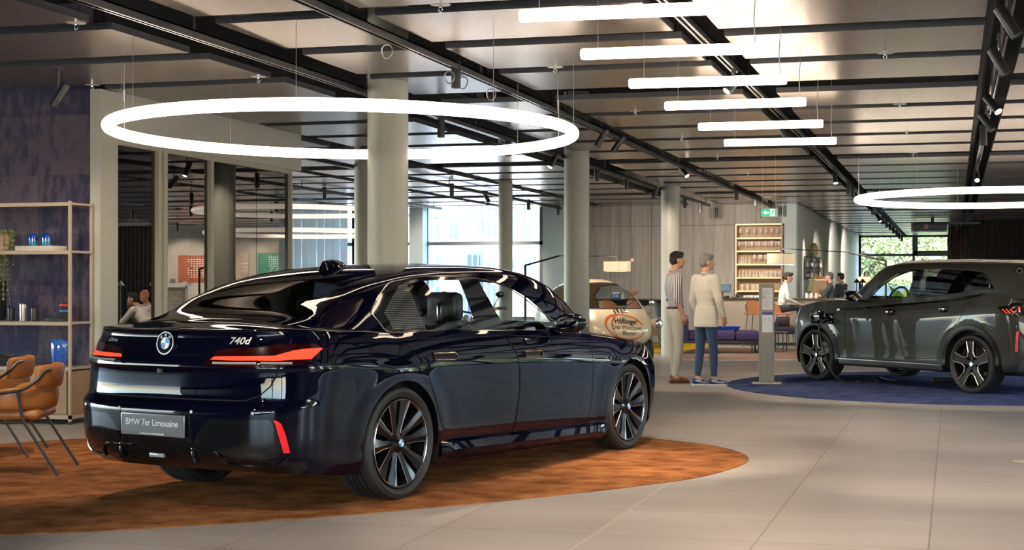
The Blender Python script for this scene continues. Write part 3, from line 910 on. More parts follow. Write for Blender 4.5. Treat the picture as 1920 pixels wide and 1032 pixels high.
def ring_poly(pts, d):
    """offset a 2-D polygon outward by d"""
    n = len(pts); out = []
    ar = sum(pts[i][0] * pts[(i + 1) % n][1] - pts[(i + 1) % n][0] * pts[i][1] for i in range(n))
    sg = 1 if ar > 0 else -1
    for i in range(n):
        a, b, c = Vector(pts[i - 1]), Vector(pts[i]), Vector(pts[(i + 1) % n])
        n1 = Vector(((b - a).y, -(b - a).x)); n2 = Vector(((c - b).y, -(c - b).x))
        if n1.length < 1e-9 or n2.length < 1e-9: out.append(tuple(b)); continue
        n1.normalize(); n2.normalize()
        q = (n1 + n2)
        if q.length < 1e-6: q = n1
        q.normalize()
        k = d * sg / max(0.4, q.dot(n1))
        out.append((b.x + q.x * k, b.y + q.y * k))
    return out
def line_poly(pts, w):
    """thin closed band around an open 2-D polyline"""
    L, R = [], []
    for i in range(len(pts)):
        a, b = Vector(pts[max(i - 1, 0)]), Vector(pts[min(i + 1, len(pts) - 1)])
        d = (b - a).normalized(); n = Vector((-d.y, d.x)) * w / 2
        p = Vector(pts[i])
        L.append(tuple(p + n)); R.append(tuple(p - n))
    return L + R[::-1]
SIDE_R = ((1, 0, 0), (0, 0, 1), (0, -1, 0))
SIDE_L = ((1, 0, 0), (0, 0, 1), (0, 1, 0))
REAR = ((0, 1, 0), (0, 0, 1), (-1, 0, 0))
TOP = ((1, 0, 0), (0, 1, 0), (0, 0, 1))
def diag(a):
    """looking at the rear corner: a = direction angle in degrees from straight behind towards the right side"""
    c, s_ = math.cos(math.radians(a)), math.sin(math.radians(a))
    return ((s_, -c, 0), (0, 0, 1), (-c, -s_, 0))
def mir(pts):
    return [Vector((p.x, -p.y, p.z)) for p in pts]
def mirax(ax):
    return tuple(tuple((q[0], -q[1], q[2])) for q in ax)
def make_tyre(R, w, rim, bulge=0.012):
    pr = []
    h = w / 2
    pr += [(rim, -h * 0.80), (rim + 0.012, -h * 0.92), ((rim + R) / 2, -h * 1.0 - bulge * .3), (R - 0.035, -h * 0.99), (R - 0.014, -h * 0.93), (R - 0.003, -h * 0.80), (R, -h * 0.6)]
    for gx in (-0.42, -0.14, 0.14, 0.42):
        pr += [(R, h * (gx - 0.05)), (R - 0.008, h * (gx - 0.045)), (R - 0.008, h * (gx + 0.045)), (R, h * (gx + 0.05))]
    pr += [(R, h * 0.6), (R - 0.003, h * 0.80), (R - 0.014, h * 0.93), (R - 0.035, h * 0.99), ((rim + R) / 2, h * 1.0 + bulge * .3), (rim + 0.012, h * 0.92), (rim, h * 0.80)]
    return lathe(pr, 72, 'Y', cap=False)
# ---------------------------------------------------------------- the dark blue sedan
M_paint = mat('midnight_blue_paint', (0.0014, 0.0016, 0.0075), 0.35, 0.0, 0.0, coat=0.8)
M_paint.node_tree.nodes['Principled BSDF'].inputs['Coat IOR'].default_value = 1.40
M_gloss = mat('gloss_black', (0.004, 0.004, 0.005), 0.06, 0.0, 0.6)
M_matt = mat('matt_black_plastic', (0.010, 0.010, 0.011), 0.6)
M_seam = mat('panel_seam', (0.0015, 0.0015, 0.002), 0.9)
M_tyre = mat('tyre_rubber', (0.014, 0.013, 0.0125), 0.62, bump=(90, 0.05))
M_cglass = glass_mat('car_glass', (0.50, 0.54, 0.54))
M_clear = glass_mat('car_glass_clear', (0.86, 0.90, 0.89))
M_dglass = glass_mat('car_glass_dark', (0.045, 0.045, 0.048), base=0.05)
M_red = mat('tail_light_lit', (0.5, 0.01, 0.01), 0.15, emit=(1.0, 0.075, 0.03), es=1.5, coat=1)
M_reddark = mat('tail_light_smoke', (0.018, 0.001, 0.001), 0.08, coat=1)
M_refl = mat('red_reflector', (0.85, 0.012, 0.018), 0.18, coat=1)
M_bright = mat('bright_trim', (0.72, 0.70, 0.68), 0.16, 1.0)
M_rimdark = mat('rim_dark', (0.020, 0.020, 0.022), 0.22, 0.7)
M_rimcut = mat('rim_machined_edge', (0.62, 0.60, 0.58), 0.18, 1.0)
M_seat = mat('black_leather', (0.012, 0.012, 0.013), 0.45)
M_blue = mat('badge_blue', (0.02, 0.20, 0.62), 0.3)
M_bwhite = mat('badge_white', (0.80, 0.82, 0.84), 0.25)
M_type = mat('satin_silver', (0.42, 0.42, 0.42), 0.35, 0.3)
SED = dict(
    rear_round=(3.0, 0.62), front_round=(3.4, 0.74), x_rear=-1.21, x_front=4.10, rear_fade=0.6, front_fade=0.5,
    zs=[(-1.21, 0.275), (-0.9, 0.255), (-0.5, 0.215), (0.4, 0.165), (2.8, 0.135), (3.6, 0.17), (4.1, 0.19)],
    zb=[(-1.21, 1.122), (-1.0, 1.122), (-0.7, 1.112), (-0.3, 1.098), (0.0, 1.082), (0.4, 1.086), (1.2, 1.068), (2.0, 1.035), (2.5, 1.0), (2.9, 0.965), (3.3, 0.925), (3.7, 0.865), (3.95, 0.80), (4.1, 0.74)],
    W=[(-1.21, 0.955), (-0.7, 0.968), (0.0, 0.972), (0.8, 0.968), (1.8, 0.968), (2.6, 0.965), (3.2, 0.963), (3.7, 0.945), (4.1, 0.93)],
    prof=[(0, 0.925), (0.07, 0.955), (0.10, 0.962), (0.16, 0.962), (0.24, 0.974), (0.36, 0.980), (0.5, 0.987), (0.64, 0.995), (0.735, 1.0), (0.80, 0.990), (0.88, 0.970), (0.95, 0.945), (1.0, 0.915)],
    prof_rear=[(0, 0.90), (0.12, 0.955), (0.2, 0.975), (0.45, 0.990), (0.53, 0.995), (0.62, 0.985), (0.74, 0.965), (0.85, 0.93), (0.94, 0.885), (1.0, 0.855)],
    prof_front=[(0, 0.90), (0.2, 0.97), (0.5, 1.0), (0.75, 0.975), (0.9, 0.93), (1.0, 0.86)],
    xr=[(0.275, -1.09), (0.30, -1.13), (0.35, -1.185), (0.41, -1.205), (0.50, -1.212), (0.645, -1.215), (0.662, -1.212), (0.68, -1.185), (0.705, -1.155), (0.78, -1.148), (0.875, -1.150), (0.895, -1.165), (0.93, -1.160), (0.945, -1.135), (1.03, -1.108), (1.085, -1.098), (1.105, -1.107), (1.122, -1.116)],
    xfz=[(0.19, 3.98), (0.3, 4.08), (0.55, 4.11), (0.70, 4.09), (0.8, 4.02)],
    levels=sorted(set([i / 30 for i in range(31)] + [0.475, 0.49, 0.505, 0.52, 0.54, 0.72, 0.735, 0.75, 0.77, 0.79, 0.805, 0.815, 0.955, 0.97, 0.985, 0.992])),
    crown=[(-1.2, 0.0), (-1.1, 0.006), (-0.9, 0.035), (-0.55, 0.075), (0.5, 0.05), (2.4, 0.06), (2.9, 0.085), (3.3, 0.085), (3.8, 0.06), (4.1, 0.0)], crown_pow=2.2,
    flare=[(0, 0.365, 0.43, 0.012), (3.215, 0.365, 0.42, 0.012)],
    gx=(-0.98, 2.98, 84),
    gy=[(-0.98, 0.62), (-0.8, 0.735), (-0.6, 0.80), (-0.2, 0.845), (0.2, 0.875), (0.8, 0.885), (1.5, 0.885), (2.1, 0.872), (2.5, 0.845), (2.98, 0.72)],
    gz0=[(-0.98, 1.07), (-0.3, 1.06), (0.3, 1.05), (1.2, 1.03), (2.0, 1.0), (2.5, 0.985), (2.98, 0.965)],
    gzc=[(-0.98, 1.10), (-0.7, 1.165), (-0.5, 1.215), (-0.2, 1.345), (0.15, 1.452), (0.5, 1.514), (0.9, 1.547), (1.3, 1.557), (1.6, 1.552), (1.9, 1.527), (2.2, 1.462), (2.5, 1.335), (2.75, 1.19), (2.98, 1.04)],
    gprof=[(1.01, -0.05), (1.0, 0.05), (0.965, 0.30), (0.915, 0.55), (0.855, 0.765), (0.80, 0.875), (0.715, 0.935), (0.53, 0.975), (0.28, 0.993), (0, 1.0)])
sed = thing('sedan', 'dark midnight blue sedan seen from behind on the orange rug', 'car')
SC_O, SC_Y, SC_S = Vector((-4.345, 8.74, 0.0075)), math.radians(75.27), 0.992
car = Car(SED, sed, SC_O, SC_Y, SC_S)
def px_poly(c, pts, ax, which='low up'):
    return c.picks(pts, which)
def side_glass_poly(c, pts):
    return [(q.x, q.z) for q in c.picks(pts, 'up')]
z66 = lambda L: [(660 + a / 6.4, 490 + b / 6.4) for a, b in L]
z48 = lambda L: [(860 + a / 4.8, 490 + b / 4.8) for a, b in L]
z22 = lambda L: [(600 + a / 2.196, 480 + b / 2.196) for a, b in L]
def both_up(name, poly, m, off=0.0, k='up'):
    for ax, cnd in ((SIDE_R, lambda p: p.y < -0.1), (SIDE_L, lambda p: p.y > 0.1)):
        bm = car.cut(k, poly, *ax, cond=cnd)
        car.part(name, bm, k, m, off=off)
# side windows (outline in x,z), cut from the greenhouse on both sides
g_q = side_glass_poly(car, z66([(385, 620), (470, 455), (560, 295), (645, 265), (780, 560), (893, 820), (700, 826), (500, 826)]))
g_r = side_glass_poly(car, z66([(700, 262), (760, 243), (1000, 226), (1278, 228), (1400, 530), (1500, 824), (1200, 826), (925, 826), (800, 520)]))
g_f = side_glass_poly(car, z48([(185, 185), (280, 195), (390, 220), (500, 262), (620, 335), (740, 440), (830, 560), (860, 640), (600, 632), (440, 628), (330, 450), (230, 270)]))
dlo = side_glass_poly(car, z66([(430, 850), (330, 745), (250, 650), (228, 595), (300, 450), (430, 270), (560, 228), (780, 190), (1000, 180), (1300, 186), (1500, 205), (1750, 265), (1980, 385), (2250, 590), (2480, 770), (2560, 850), (2300, 850), (1850, 836), (1300, 834), (700, 842)]))
M_dots = bpy.data.materials.new('dotted_black_glass'); M_dots.use_nodes = True
t_ = M_dots.node_tree; b_ = t_.nodes['Principled BSDF']; b_.inputs['Roughness'].default_value = 0.08
tc_ = t_.nodes.new('ShaderNodeTexCoord'); se_ = t_.nodes.new('ShaderNodeSeparateXYZ'); mp_ = t_.nodes.new('ShaderNodeCombineXYZ')
t_.links.new(tc_.outputs['Object'], se_.inputs[0]); t_.links.new(se_.outputs[0], mp_.inputs[0]); t_.links.new(se_.outputs[2], mp_.inputs[1])
vo_ = t_.nodes.new('ShaderNodeTexVoronoi'); vo_.voronoi_dimensions = '2D'; vo_.inputs['Scale'].default_value = 85; vo_.inputs['Randomness'].default_value = 0.0
lt_ = t_.nodes.new('ShaderNodeMath'); lt_.operation = 'LESS_THAN'; lt_.inputs[1].default_value = 0.30
mx_ = t_.nodes.new('ShaderNodeMix'); mx_.data_type = 'RGBA'; mx_.inputs[6].default_value = (0.006, 0.006, 0.007, 1); mx_.inputs[7].default_value = (0.20, 0.20, 0.20, 1)
t_.links.new(mp_.outputs[0], vo_.inputs['Vector']); t_.links.new(vo_.outputs['Distance'], lt_.inputs[0]); t_.links.new(lt_.outputs[0], mx_.inputs[0]); t_.links.new(mx_.outputs[2], b_.inputs['Base Color'])
both_up('quarter_window', g_q, M_dots)
both_up('rear_side_window', g_r, M_clear)
both_up('front_side_window', g_f, M_clear)
both_up('window_surround', dlo, M_gloss)
# dark chrome line round the side windows
for s in (1, -1):
    P = []
    for (x, z) in dlo + dlo[:1]:
        h = car.bvh['up'].ray_cast(Vector((x, -3, z)), Vector((0, 1, 0)))
        if h[0] is not None: P.append(Vector((h[0].x, (h[0].y - 0.002) * s, h[0].z)))
    obj('window_trim', tube(smooth_loop(P[:-1], 3), 0.0045, 6, closed=True), mat('dark_chrome', (0.35, 0.33, 0.31), 0.15, 1.0), sed, 60)
# rear window and windscreen (looking along the car)
w_r = [(q.y, q.z) for q in car.picks([(330, 596), (372, 570), (420, 541), (462, 522), (520, 519), (600, 519), (660, 522), (697, 528), (660, 557), (620, 585), (592, 602), (500, 599), (400, 596)], 'up')]
w_r = [(y, z) for y, z in w_r]
wy = [(-0.64, 1.19), (-0.585, 1.25), (-0.53, 1.33), (-0.49, 1.41), (-0.3, 1.425), (0.0, 1.43), (0.3, 1.425), (0.49, 1.41), (0.53, 1.33), (0.585, 1.25), (0.64, 1.19), (0.3, 1.198), (-0.3, 1.198)]
car.part('rear_window', car.cut('up', wy, *REAR, cond=lambda p: p.x < 0.6), 'up', M_dglass)
fy = [(-0.70, 1.06), (-0.62, 1.20), (-0.555, 1.36), (-0.50, 1.44), (0, 1.475), (0.50, 1.44), (0.555, 1.36), (0.62, 1.20), (0.70, 1.06), (0, 1.09)]
car.part('windscreen', car.cut('up', fy, (0, 1, 0), (0, 0, 1), (1, 0, 0), cond=lambda p: p.x > 1.4), 'up', M_clear)
rp = [(0.72, -0.50), (2.05, -0.50), (2.12, 0), (2.05, 0.50), (0.72, 0.50), (0.66, 0)]
car.part('glass_roof', car.cut('up', rp, *TOP, cond=lambda p: p.z > 1.4), 'up', M_gloss)
car.part('roof_pillars', car.bms['up'], 'up', M_paint)
# cockpit opening in the lower shell
bm = car.cut('low', [(-0.50, -0.62), (-0.2, -0.74), (0.2, -0.80), (1.5, -0.815), (2.2, -0.79), (2.7, -0.66), (2.7, 0.66), (2.2, 0.79), (1.5, 0.815), (0.2, 0.80), (-0.2, 0.74), (-0.50, 0.62)], *TOP, cond=lambda p: p.z > 0.9)
bm.free()
# wheel arches
def circ(cx, cz, r, n=40): return [(cx + r * math.cos(2 * PI * k / n), cz + r * math.sin(2 * PI * k / n)) for k in range(n)]
ARCH = [(0.0, 0.37, 0.402), (3.215, 0.37, 0.398)]
for ax_, cz, r in ARCH:
    for axs, cnd in ((SIDE_R, lambda p: p.y < -0.3), (SIDE_L, lambda p: p.y > 0.3)):
        car.cut('low', [(ax_ - r, -0.1), (ax_ + r, -0.1)] + [(ax_ + r * math.cos(PI * k / 32), cz + r * math.sin(PI * k / 32)) for k in range(33)], *axs, cond=cnd).free()
    for sy in (-1, 1):
        rows = []
        for yy in (0.915, 0.90, 0.60):
            rows.append([(ax_ + (r + (0.004 if yy > .9 else 0.02)) * math.cos(PI * (k - 1.5) / 29), sy * yy * (0.985 if yy > .96 else 1), cz + (r + (0.004 if yy > .9 else 0.02)) * math.sin(PI * (k - 1.5) / 29)) for k in range(33)])
        g = sheet(rows)
        n = len(g[0]); g[0].append(Vector((ax_, sy * 0.60, cz))); g[1].extend([(2 * 33 + k, 2 * 33 + k + 1, n) for k in range(32)])
        obj('wheel_arch_liner', g, M_matt, sed)
# doors, seams around them, handles
def door(name, pts, L=False):
    ax, cnd = (SIDE_L, lambda p: p.y > 0.5) if L else (SIDE_R, lambda p: p.y < -0.5)
    big = car.cut('low', ring_poly(pts, 0.004), *ax, cond=cnd)
    inner = car.cut('low', ring_poly(pts, -0.004), *ax, cond=cnd, src=big)
    d = car.part(name, inner, 'low', M_paint)
    car.part('door_seam', big, 'low', M_seam, d, off=-0.004)
    return d
rd = [(q.x, q.z) for q in car.picks(z22([(330, 345), (385, 395), (430, 445), (455, 520), (480, 610), (500, 690), (525, 752), (650, 740), (787, 728), (806, 660), (820, 560), (820, 470), (806, 400), (775, 350), (750, 328)]), 'low')]
rd = [(x, min(z, spline(SED['zb'], x) - 0.004)) for x, z in rd]
fd = [(q.x, q.z) for q in car.picks(z22([(756, 325), (779, 350), (810, 400), (824, 470), (824, 560), (810, 660), (791, 728), (950, 712), (1092, 697), (1110, 650), (1122, 560), (1124, 470), (1116, 390), (1104, 345), (1085, 338)]), 'low')]
fd = [(x, min(z, spline(SED['zb'], x) - 0.004)) for x, z in fd]
for L in (False, True):
    door('rear_door', rd, L); door('front_door', fd, L)
rdo = [c for c in sed.children if c.name.startswith('rear_door')][0]; fdo = [c for c in sed.children if c.name.startswith('front_door')][0]
for dd, hp in ((rdo, [(462, 402), (548, 398), (566, 414), (553, 428), (474, 427)]), (fdo, [(835, 393), (905, 390), (918, 403), (908, 416), (847, 416)])):
    P = [(q.x, q.z) for q in car.picks(z22(hp), 'low')]
    q0 = car.picks(z22(hp), 'low')
    c = sum((p for p in q0), Vector()) / len(q0)
    w = [(x - c.x, z - c.z) for x, z in P]
    h = obj('door_handle', prism([(a, b) for a, b in w], -0.006, 0.01, 'XZ'), M_gloss, dd, loc=(c.x, c.y, c.z))
    obj('handle_rim', join(*[tube([(a, -0.008, b) for a, b in w], 0.004, 6, closed=True)]), M_bright, h)
    obj('handle_pad', prism([(a * .9 + .015, b * .8) for a, b in w if a > -0.02], -0.010, -0.006, 'XZ'), M_paint, h)
# fuel flap
ff = [(q.x, q.z) for q in car.picks(z22([(172, 326), (318, 326), (330, 400), (318, 418), (240, 424), (215, 415), (195, 365)]), 'low')]
big = car.cut('low', ring_poly(ff, 0.0035), *SIDE_R, cond=lambda p: p.y < -0.5)
inner = car.cut('low', ring_poly(ff, -0.0035), *SIDE_R, cond=lambda p: p.y < -0.5, src=big)
fl = car.part('fuel_flap', inner, 'low', M_paint); car.part('flap_seam', big, 'low', M_seam, fl, off=-0.004)
# rear: tail lamps, boot lid, bumper fields
D35 = diag(38)
z74b = lambda L: [(380 + a / 7.373, 600 + b / 7.373) for a, b in L]
def two(name, pts, ax, m, parent=None, off=0.0, which='low', right_only=False, seam=0.0):
    P = car.picks(pts, which)
    out = []
    for L in ((False,) if right_only else (False, True)):
        Q, A = (mir(P), mirax(ax)) if L else (P, ax)
        U, Vv = Vector(A[0]), Vector(A[1])
        p2 = [(p.dot(U), p.dot(Vv)) for p in Q]
        cnd = (lambda p: p.y > 0.02) if L else (lambda p: p.y < -0.02)
        if seam:
            big = car.cut('low', ring_poly(p2, seam), *A, cond=cnd)
            inner = car.cut('low', ring_poly(p2, -seam), *A, cond=cnd, src=big)
            o = car.part(name, inner, 'low', m, parent, off)
            car.part('seam', big, 'low', M_seam, o, off=-0.004)
        else:
            o = car.part(name, car.cut('low', p2, *A, cond=cnd), 'low', m, parent, off)
        out.append(o)
    return out
lit = two('tail_lamp', z74b([(105, 555), (165, 510), (400, 508), (750, 505), (1000, 500), (1130, 462), (1260, 425), (1450, 400), (1640, 388), (1655, 400), (1500, 545), (1250, 556), (1000, 572), (750, 566), (400, 566)]), D35, M_red, off=0.003)
sm = two('tail_lamp_housing', z74b([(10, 620), (110, 520), (200, 430), (450, 395), (800, 380), (1000, 350), (1300, 338), (1560, 336), (1680, 372), (1640, 440), (1480, 590), (1300, 632), (1000, 650), (700, 660), (300, 650)]), D35, M_reddark, off=0.002)
for o_, l_ in zip(sm, lit): l_.parent = o_; 
M_fogw = mat('reverse_light', (0.32, 0.30, 0.32), 0.2)
for o_, s_ in zip(sm, (-1, 1)):
    for a, b in ((140, 740), (800, 1240)):
        q = [car.pick(*z74b([p])[0], 'low') for p in ((a, 596), ((a + b) / 2, 600), (b, 600))]
        q = [Vector((p.x, p.y * (-1 if s_ > 0 else 1), p.z)) for p in q]
        q = [p + Vector((-0.004, 0.003 * s_, 0)) for p in q]
        obj('reverse_light', tube(q, 0.0075, 6), M_fogw, o_)
# boot lid
zA = lambda L: [(140 + a / 7.373, 600 + b / 7.373) for a, b in L]
lid = [(-0.80, 1.115), (-0.81, 0.98), (-0.80, 0.90), (-0.755, 0.79), (-0.70, 0.735), (-0.62, 0.705), (0.62, 0.705), (0.70, 0.735), (0.755, 0.79), (0.80, 0.90), (0.81, 0.98), (0.80, 1.115)]
big = car.cut('low', ring_poly(lid, 0.004), *REAR, cond=lambda p: p.x < -0.9)
inner = car.cut('low', ring_poly(lid, -0.004), *REAR, cond=lambda p: p.x < -0.9, src=big)
bl = car.part('boot_lid', inner, 'low', M_paint); car.part('boot_seam', big, 'low', M_seam, bl, off=-0.004)
# bumper
zC = lambda L: [(380 + a / 5.735, 740 + b / 5.735) for a, b in L]
D25 = diag(25)
two('reflector', zC([(765, 278), (800, 285), (845, 318), (890, 430), (940, 630), (868, 632), (830, 500)]), diag(45), M_refl, off=0.003)
two('bumper_corner_field', zC([(-20, 340), (60, 262), (300, 268), (720, 275), (790, 380), (855, 620), (800, 690), (640, 735), (400, 745), (250, 745), (130, 640), (0, 625), (-140, 610), (-60, 400)]), D25, M_gloss, off=-0.004)
low = [(-0.90, 0.25), (-0.90, 0.335), (-0.62, 0.36), (-0.50, 0.43), (-0.30, 0.445), (-0.29, 0.625), (0.29, 0.625), (0.30, 0.445), (0.50, 0.43), (0.62, 0.36), (0.90, 0.335), (0.90, 0.25)]
car.part('bumper_centre', car.cut('low', low, *REAR, cond=lambda p: p.x < -0.85), 'low', M_gloss, off=-0.003)
# diffuser step and exhaust-like corner chrome
for L in (False, True):
    P = car.picks(zC([(-260, 580), (-140, 600), (0, 602), (130, 622), (200, 690), (268, 752), (500, 768), (800, 765), (880, 715), (955, 640)]), 'low')
    if L: P = mir(P)
    obj('diffuser_edge', tube([p + Vector((-0.004, 0, 0)) for p in P], 0.009, 6), M_gloss, sed)
obj('diffuser_fin', join(box(-1.202, -1.13, -0.312, -0.29, 0.325, 0.42, 0.004)), M_gloss, sed); obj('diffuser_fin', join(box(-1.202, -1.13, 0.29, 0.312, 0.325, 0.42, 0.004)), M_gloss, sed)
obj('fog_lamp', box(-1.196, -1.16, -0.06, 0.06, 0.345, 0.370, 0.004), mat('fog_lens', (0.25, 0.26, 0.30), 0.1), sed)
for s in (-1, 1):
    pass
    for y_ in (0.30, 0.70):
        h = car.bvh['low'].ray_cast(Vector((-3, s * y_, 0.635)), Vector((1, 0, 0)))[0]
        obj('parking_sensor', cyl(h + Vector((-.0025, 0, 0)), h + Vector((.01, 0, 0)), 0.010, 12), M_type, sed)
# number plate with its words
pl = obj('number_plate', box(-0.014, 0.0, -0.264, 0.264, -0.067, 0.067, 0.006), mat('plate_frame', (0.30, 0.31, 0.34), 0.25, 0.6), sed, loc=(-1.218, 0, 0.545))
obj('plate_field', box(-0.0165, -0.012, -0.255, 0.255, -0.038, 0.060), mat('plate_dark', (0.035, 0.040, 0.058), 0.35), pl)
def rear_text(s, size, y, z, x, m, parent, name='lettering', bold=0.0, sx=1.0, shear=0.0):
    g = text_geo(s, size, 0.0008, 'CENTER', bold, shear)
    g = ([Vector((-p.z, -p.x * sx, p.y)) for p in g[0]], g[1])      # reads from behind the car
    return obj(name, mv(g, x, y, z), m, parent)
M_letter = mat('plate_lettering', (0.62, 0.63, 0.66), 0.4)
rear_text('BMW 7er Limousine', 0.056, 0, 0.012, -0.0175, M_letter, pl, sx=0.93)
rear_text('www.bmw-muenchen.de', 0.020, 0, -0.053, -0.0155, M_letter, pl)
# round badge: blue and white quarters in a black ring
bz, bx = 1.035, -1.118
em = thing('badge', None, None, (bx, 0, bz)); em.parent = sed; em.rotation_euler = (0, math.radians(8), 0)
def disc(r0, r1, x0, x1, n=48, a0=0, a1=2 * PI):
    rows = [[(x, r * math.cos(a0 + (a1 - a0) * k / n), r * math.sin(a0 + (a1 - a0) * k / n)) for k in range(n + 1)] for x, r in ((x0, r0), (x1, r0), (x1, r1), (x0, r1))]
    return sheet(rows)
obj('badge_ring', disc(0.064, 0.071, 0.004, -0.008), M_bright, em); obj('badge_field', disc(0.036, 0.065, 0.0, -0.005), M_gloss, em)
obj('badge_inner_ring', disc(0.034, 0.037, 0.0, -0.0065), M_bright, em)
for k in range(4):
    obj('badge_quarter', disc(0.0005, 0.034, 0.0, -0.0055, 12, k * PI / 2, (k + 1) * PI / 2), M_blue if k in (1, 3) else M_bwhite, em)
for ch, a in (('B', 135), ('M', 90), ('W', 45)):
    g = text_geo(ch, 0.024, 0.0006, 'CENTER', 0.0006)
    g = ([Vector((-p.z, -p.x, p.y)) for p in g[0]], g[1])
    ar = math.radians(a)
    obj('badge_letter', mv(g, -0.0065, 0.0505 * -math.cos(ar), 0.0505 * math.sin(ar), rx=0), M_bright, em)
def drape_rear(s_, size, q, m, sx=1.0, shear=0.0, bold=0.0):
    gq = text_geo(s_, size, 0, 'CENTER', bold, shear)
    V = []
    for v in gq[0]:
        h = car.bvh['low'].ray_cast(Vector((-3, q.y - v.x * sx, q.z + v.y)), Vector((1, 0, 0)))
        V.append((h[0] if h[0] is not None else q) + Vector((-0.005, 0, 0)))
    return obj('type_lettering', (V, gq[1]), m, sed, None)
drape_rear('740d', 0.058, car.pick(450, 640, 'low'), M_type, 1.1, 0.2, 0.0012)
q = car.pick(213, 637, 'low'); drape_rear('xDrive', 0.036, q, M_type, 1.1, 0.15)
obj('boot_camera', box(-0.012, 0.0, -0.022, 0.022, -0.014, 0.014, 0.003), M_matt, sed, loc=(-1.160, 0, 0.868))
# remaining shell
car.part('body_shell', car.bms['low'], 'low', M_paint)
# sills, underbody, cabin tub
obj('underbody', join(box(-0.55, 3.8, -0.58, 0.58, 0.25, 0.42, 0.03), box(0.50, 2.72, -0.86, 0.86, 0.16, 0.30, 0.03)), M_matt, sed)
for s in (-1, 1):
    rows = []
    for x in [0.44 + 2.33 * i / 30 for i in range(31)]:
        zb_ = 0.335 - (x - 0.44) * 0.030
        sl = 0.030 * math.sin(PI * min(1, max(0, (x - 0.44) / 2.33))) ** 0.3
        rows.append([(x, s * 0.93, zb_ + 0.01), (x, s * (0.955 + sl * .5), zb_ - 0.012), (x, s * (0.96 + sl), zb_ - 0.06), (x, s * (0.955 + sl * .8), zb_ - 0.10), (x, s * 0.90, zb_ - 0.14)])
    obj('side_skirt', sheet(rows), M_paint, sed, 25)
obj('cabin_tub', join(box(-0.5, 2.7, -0.83, -0.80, 0.3, 1.05), box(-0.5, 2.7, 0.80, 0.83, 0.3, 1.05), box(-0.5, 2.7, -0.8, 0.8, 0.28, 0.34), box(-0.50, -0.30, -0.62, 0.62, 0.3, 1.15), box(2.45, 2.75, -0.65, 0.65, 0.3, 0.98)), M_matt, sed)
M_trim = mat('dark_interior_lining', (0.03, 0.03, 0.031), 0.7)
obj('headliner', sheet([[(x, y * spline(SED['gy'], x) * 0.62, spline(SED['gzc'], x) - 0.06 - 0.03 * y * y) for y in (-1, -.6, -.2, .2, .6, 1)] for x in [0.45 + 1.6 * i / 12 for i in range(13)]]), M_trim, sed)
def seat(x, y, back=0.98, head=True):
    t = thing('seat', None, None, (x, y, 0)); t.parent = sed
    obj('cushion', box(-0.25, 0.28, -0.25, 0.25, 0.42, 0.60, 0.05, 3), M_seat, t)
    b = sheet([[(-0.22 - 0.12 * k / 8 + 0.05 * math.cos(a) * 1.0, 0.235 * (1 - 0.03 * k) * math.sin(a), 0.5 + (back + 0.12 - 0.5) * k / 8 ) for a in [2 * PI * j / 16 for j in range(16)]] for k in range(9)], close_u=True)
    obj('backrest', join(b, box(-0.42, -0.22, -0.16, 0.16, back + 0.06, back + 0.13, 0.03)), M_seat, t)
    obj('headrest', box(-0.41, -0.29, -0.145, 0.145, back + 0.12, back + 0.34, 0.05, 3), M_seat, t)
    obj('speaker_strip', box(-0.43, -0.405, -0.02, 0.02, back + 0.10, back + 0.26, 0.008), M_bright, t)
    return t
for x, y, bk in ((1.62, -0.40, 1.0), (1.62, 0.40, 1.0), (0.45, -0.42, 0.97), (0.45, 0.42, 0.97)): seat(x, y, bk)
obj('dashboard', box(2.15, 2.6, -0.78, 0.78, 0.75, 0.98, 0.06), M_trim, sed)
# mirrors, fin
for s in (-1, 1):
    mr = obj('door_mirror', join(ball(2.06, s * 1.045, 1.10, 0.105, 0.115, 0.075, 24, 14), box(2.0, 2.16, s * 0.90 - 0.06, s * 0.90 + 0.06, 1.03, 1.065, 0.012)), M_paint, sed)
    obj('mirror_glass', xf(([Vector((0, 0.092 * math.cos(a), 0.058 * math.sin(a))) for a in [2 * PI * k / 28 for k in range(28)]], [tuple(range(28))]), Matrix.Translation((1.958, s * 1.045, 1.10))), mat('mirror_silver', (0.8, 0.8, 0.8), 0.02, 1.0), mr)
    obj('mirror_rim', xf(tube([(0, 0.096 * math.cos(a), 0.062 * math.sin(a)) for a in [2 * PI * k / 28 for k in range(28)]], 0.012, 8, closed=True), Matrix.Translation((1.965, s * 1.045, 1.10))), M_gloss, mr)
q = car.pick(603, 509, 'up')
fin = sheet([[(0.55 - 0.02 - 0.20 * (1 - k / 6) * 0 + t, (0.05 * (1 - 0.8 * k / 6)) * math.sin(PI * j / 12) * sgn, 0) for j in (0,)] for k in range(2) for t in (0,) for sgn in (1,)]) if False else None
fr = []
for k in range(7):
    f = k / 6
    L0, L1 = 0.06 * f, 0.30 - 0.14 * f * f
    fr.append([(L0 + (L1 - L0) * (0.5 - 0.5 * math.cos(a)), 0.04 * (1 - 0.75 * f) * math.sin(a), 0.062 * f - 0.006) for a in [2 * PI * j / 20 for j in range(20)]])
g = sheet(fr, close_u=True); g[1].append(tuple(range(120, 140)))
obj('roof_fin', mv(g, 0.30, 0, spline(SED['gzc'], 0.42) - 0.01, ry=math.radians(-9)), M_paint, sed, 89)
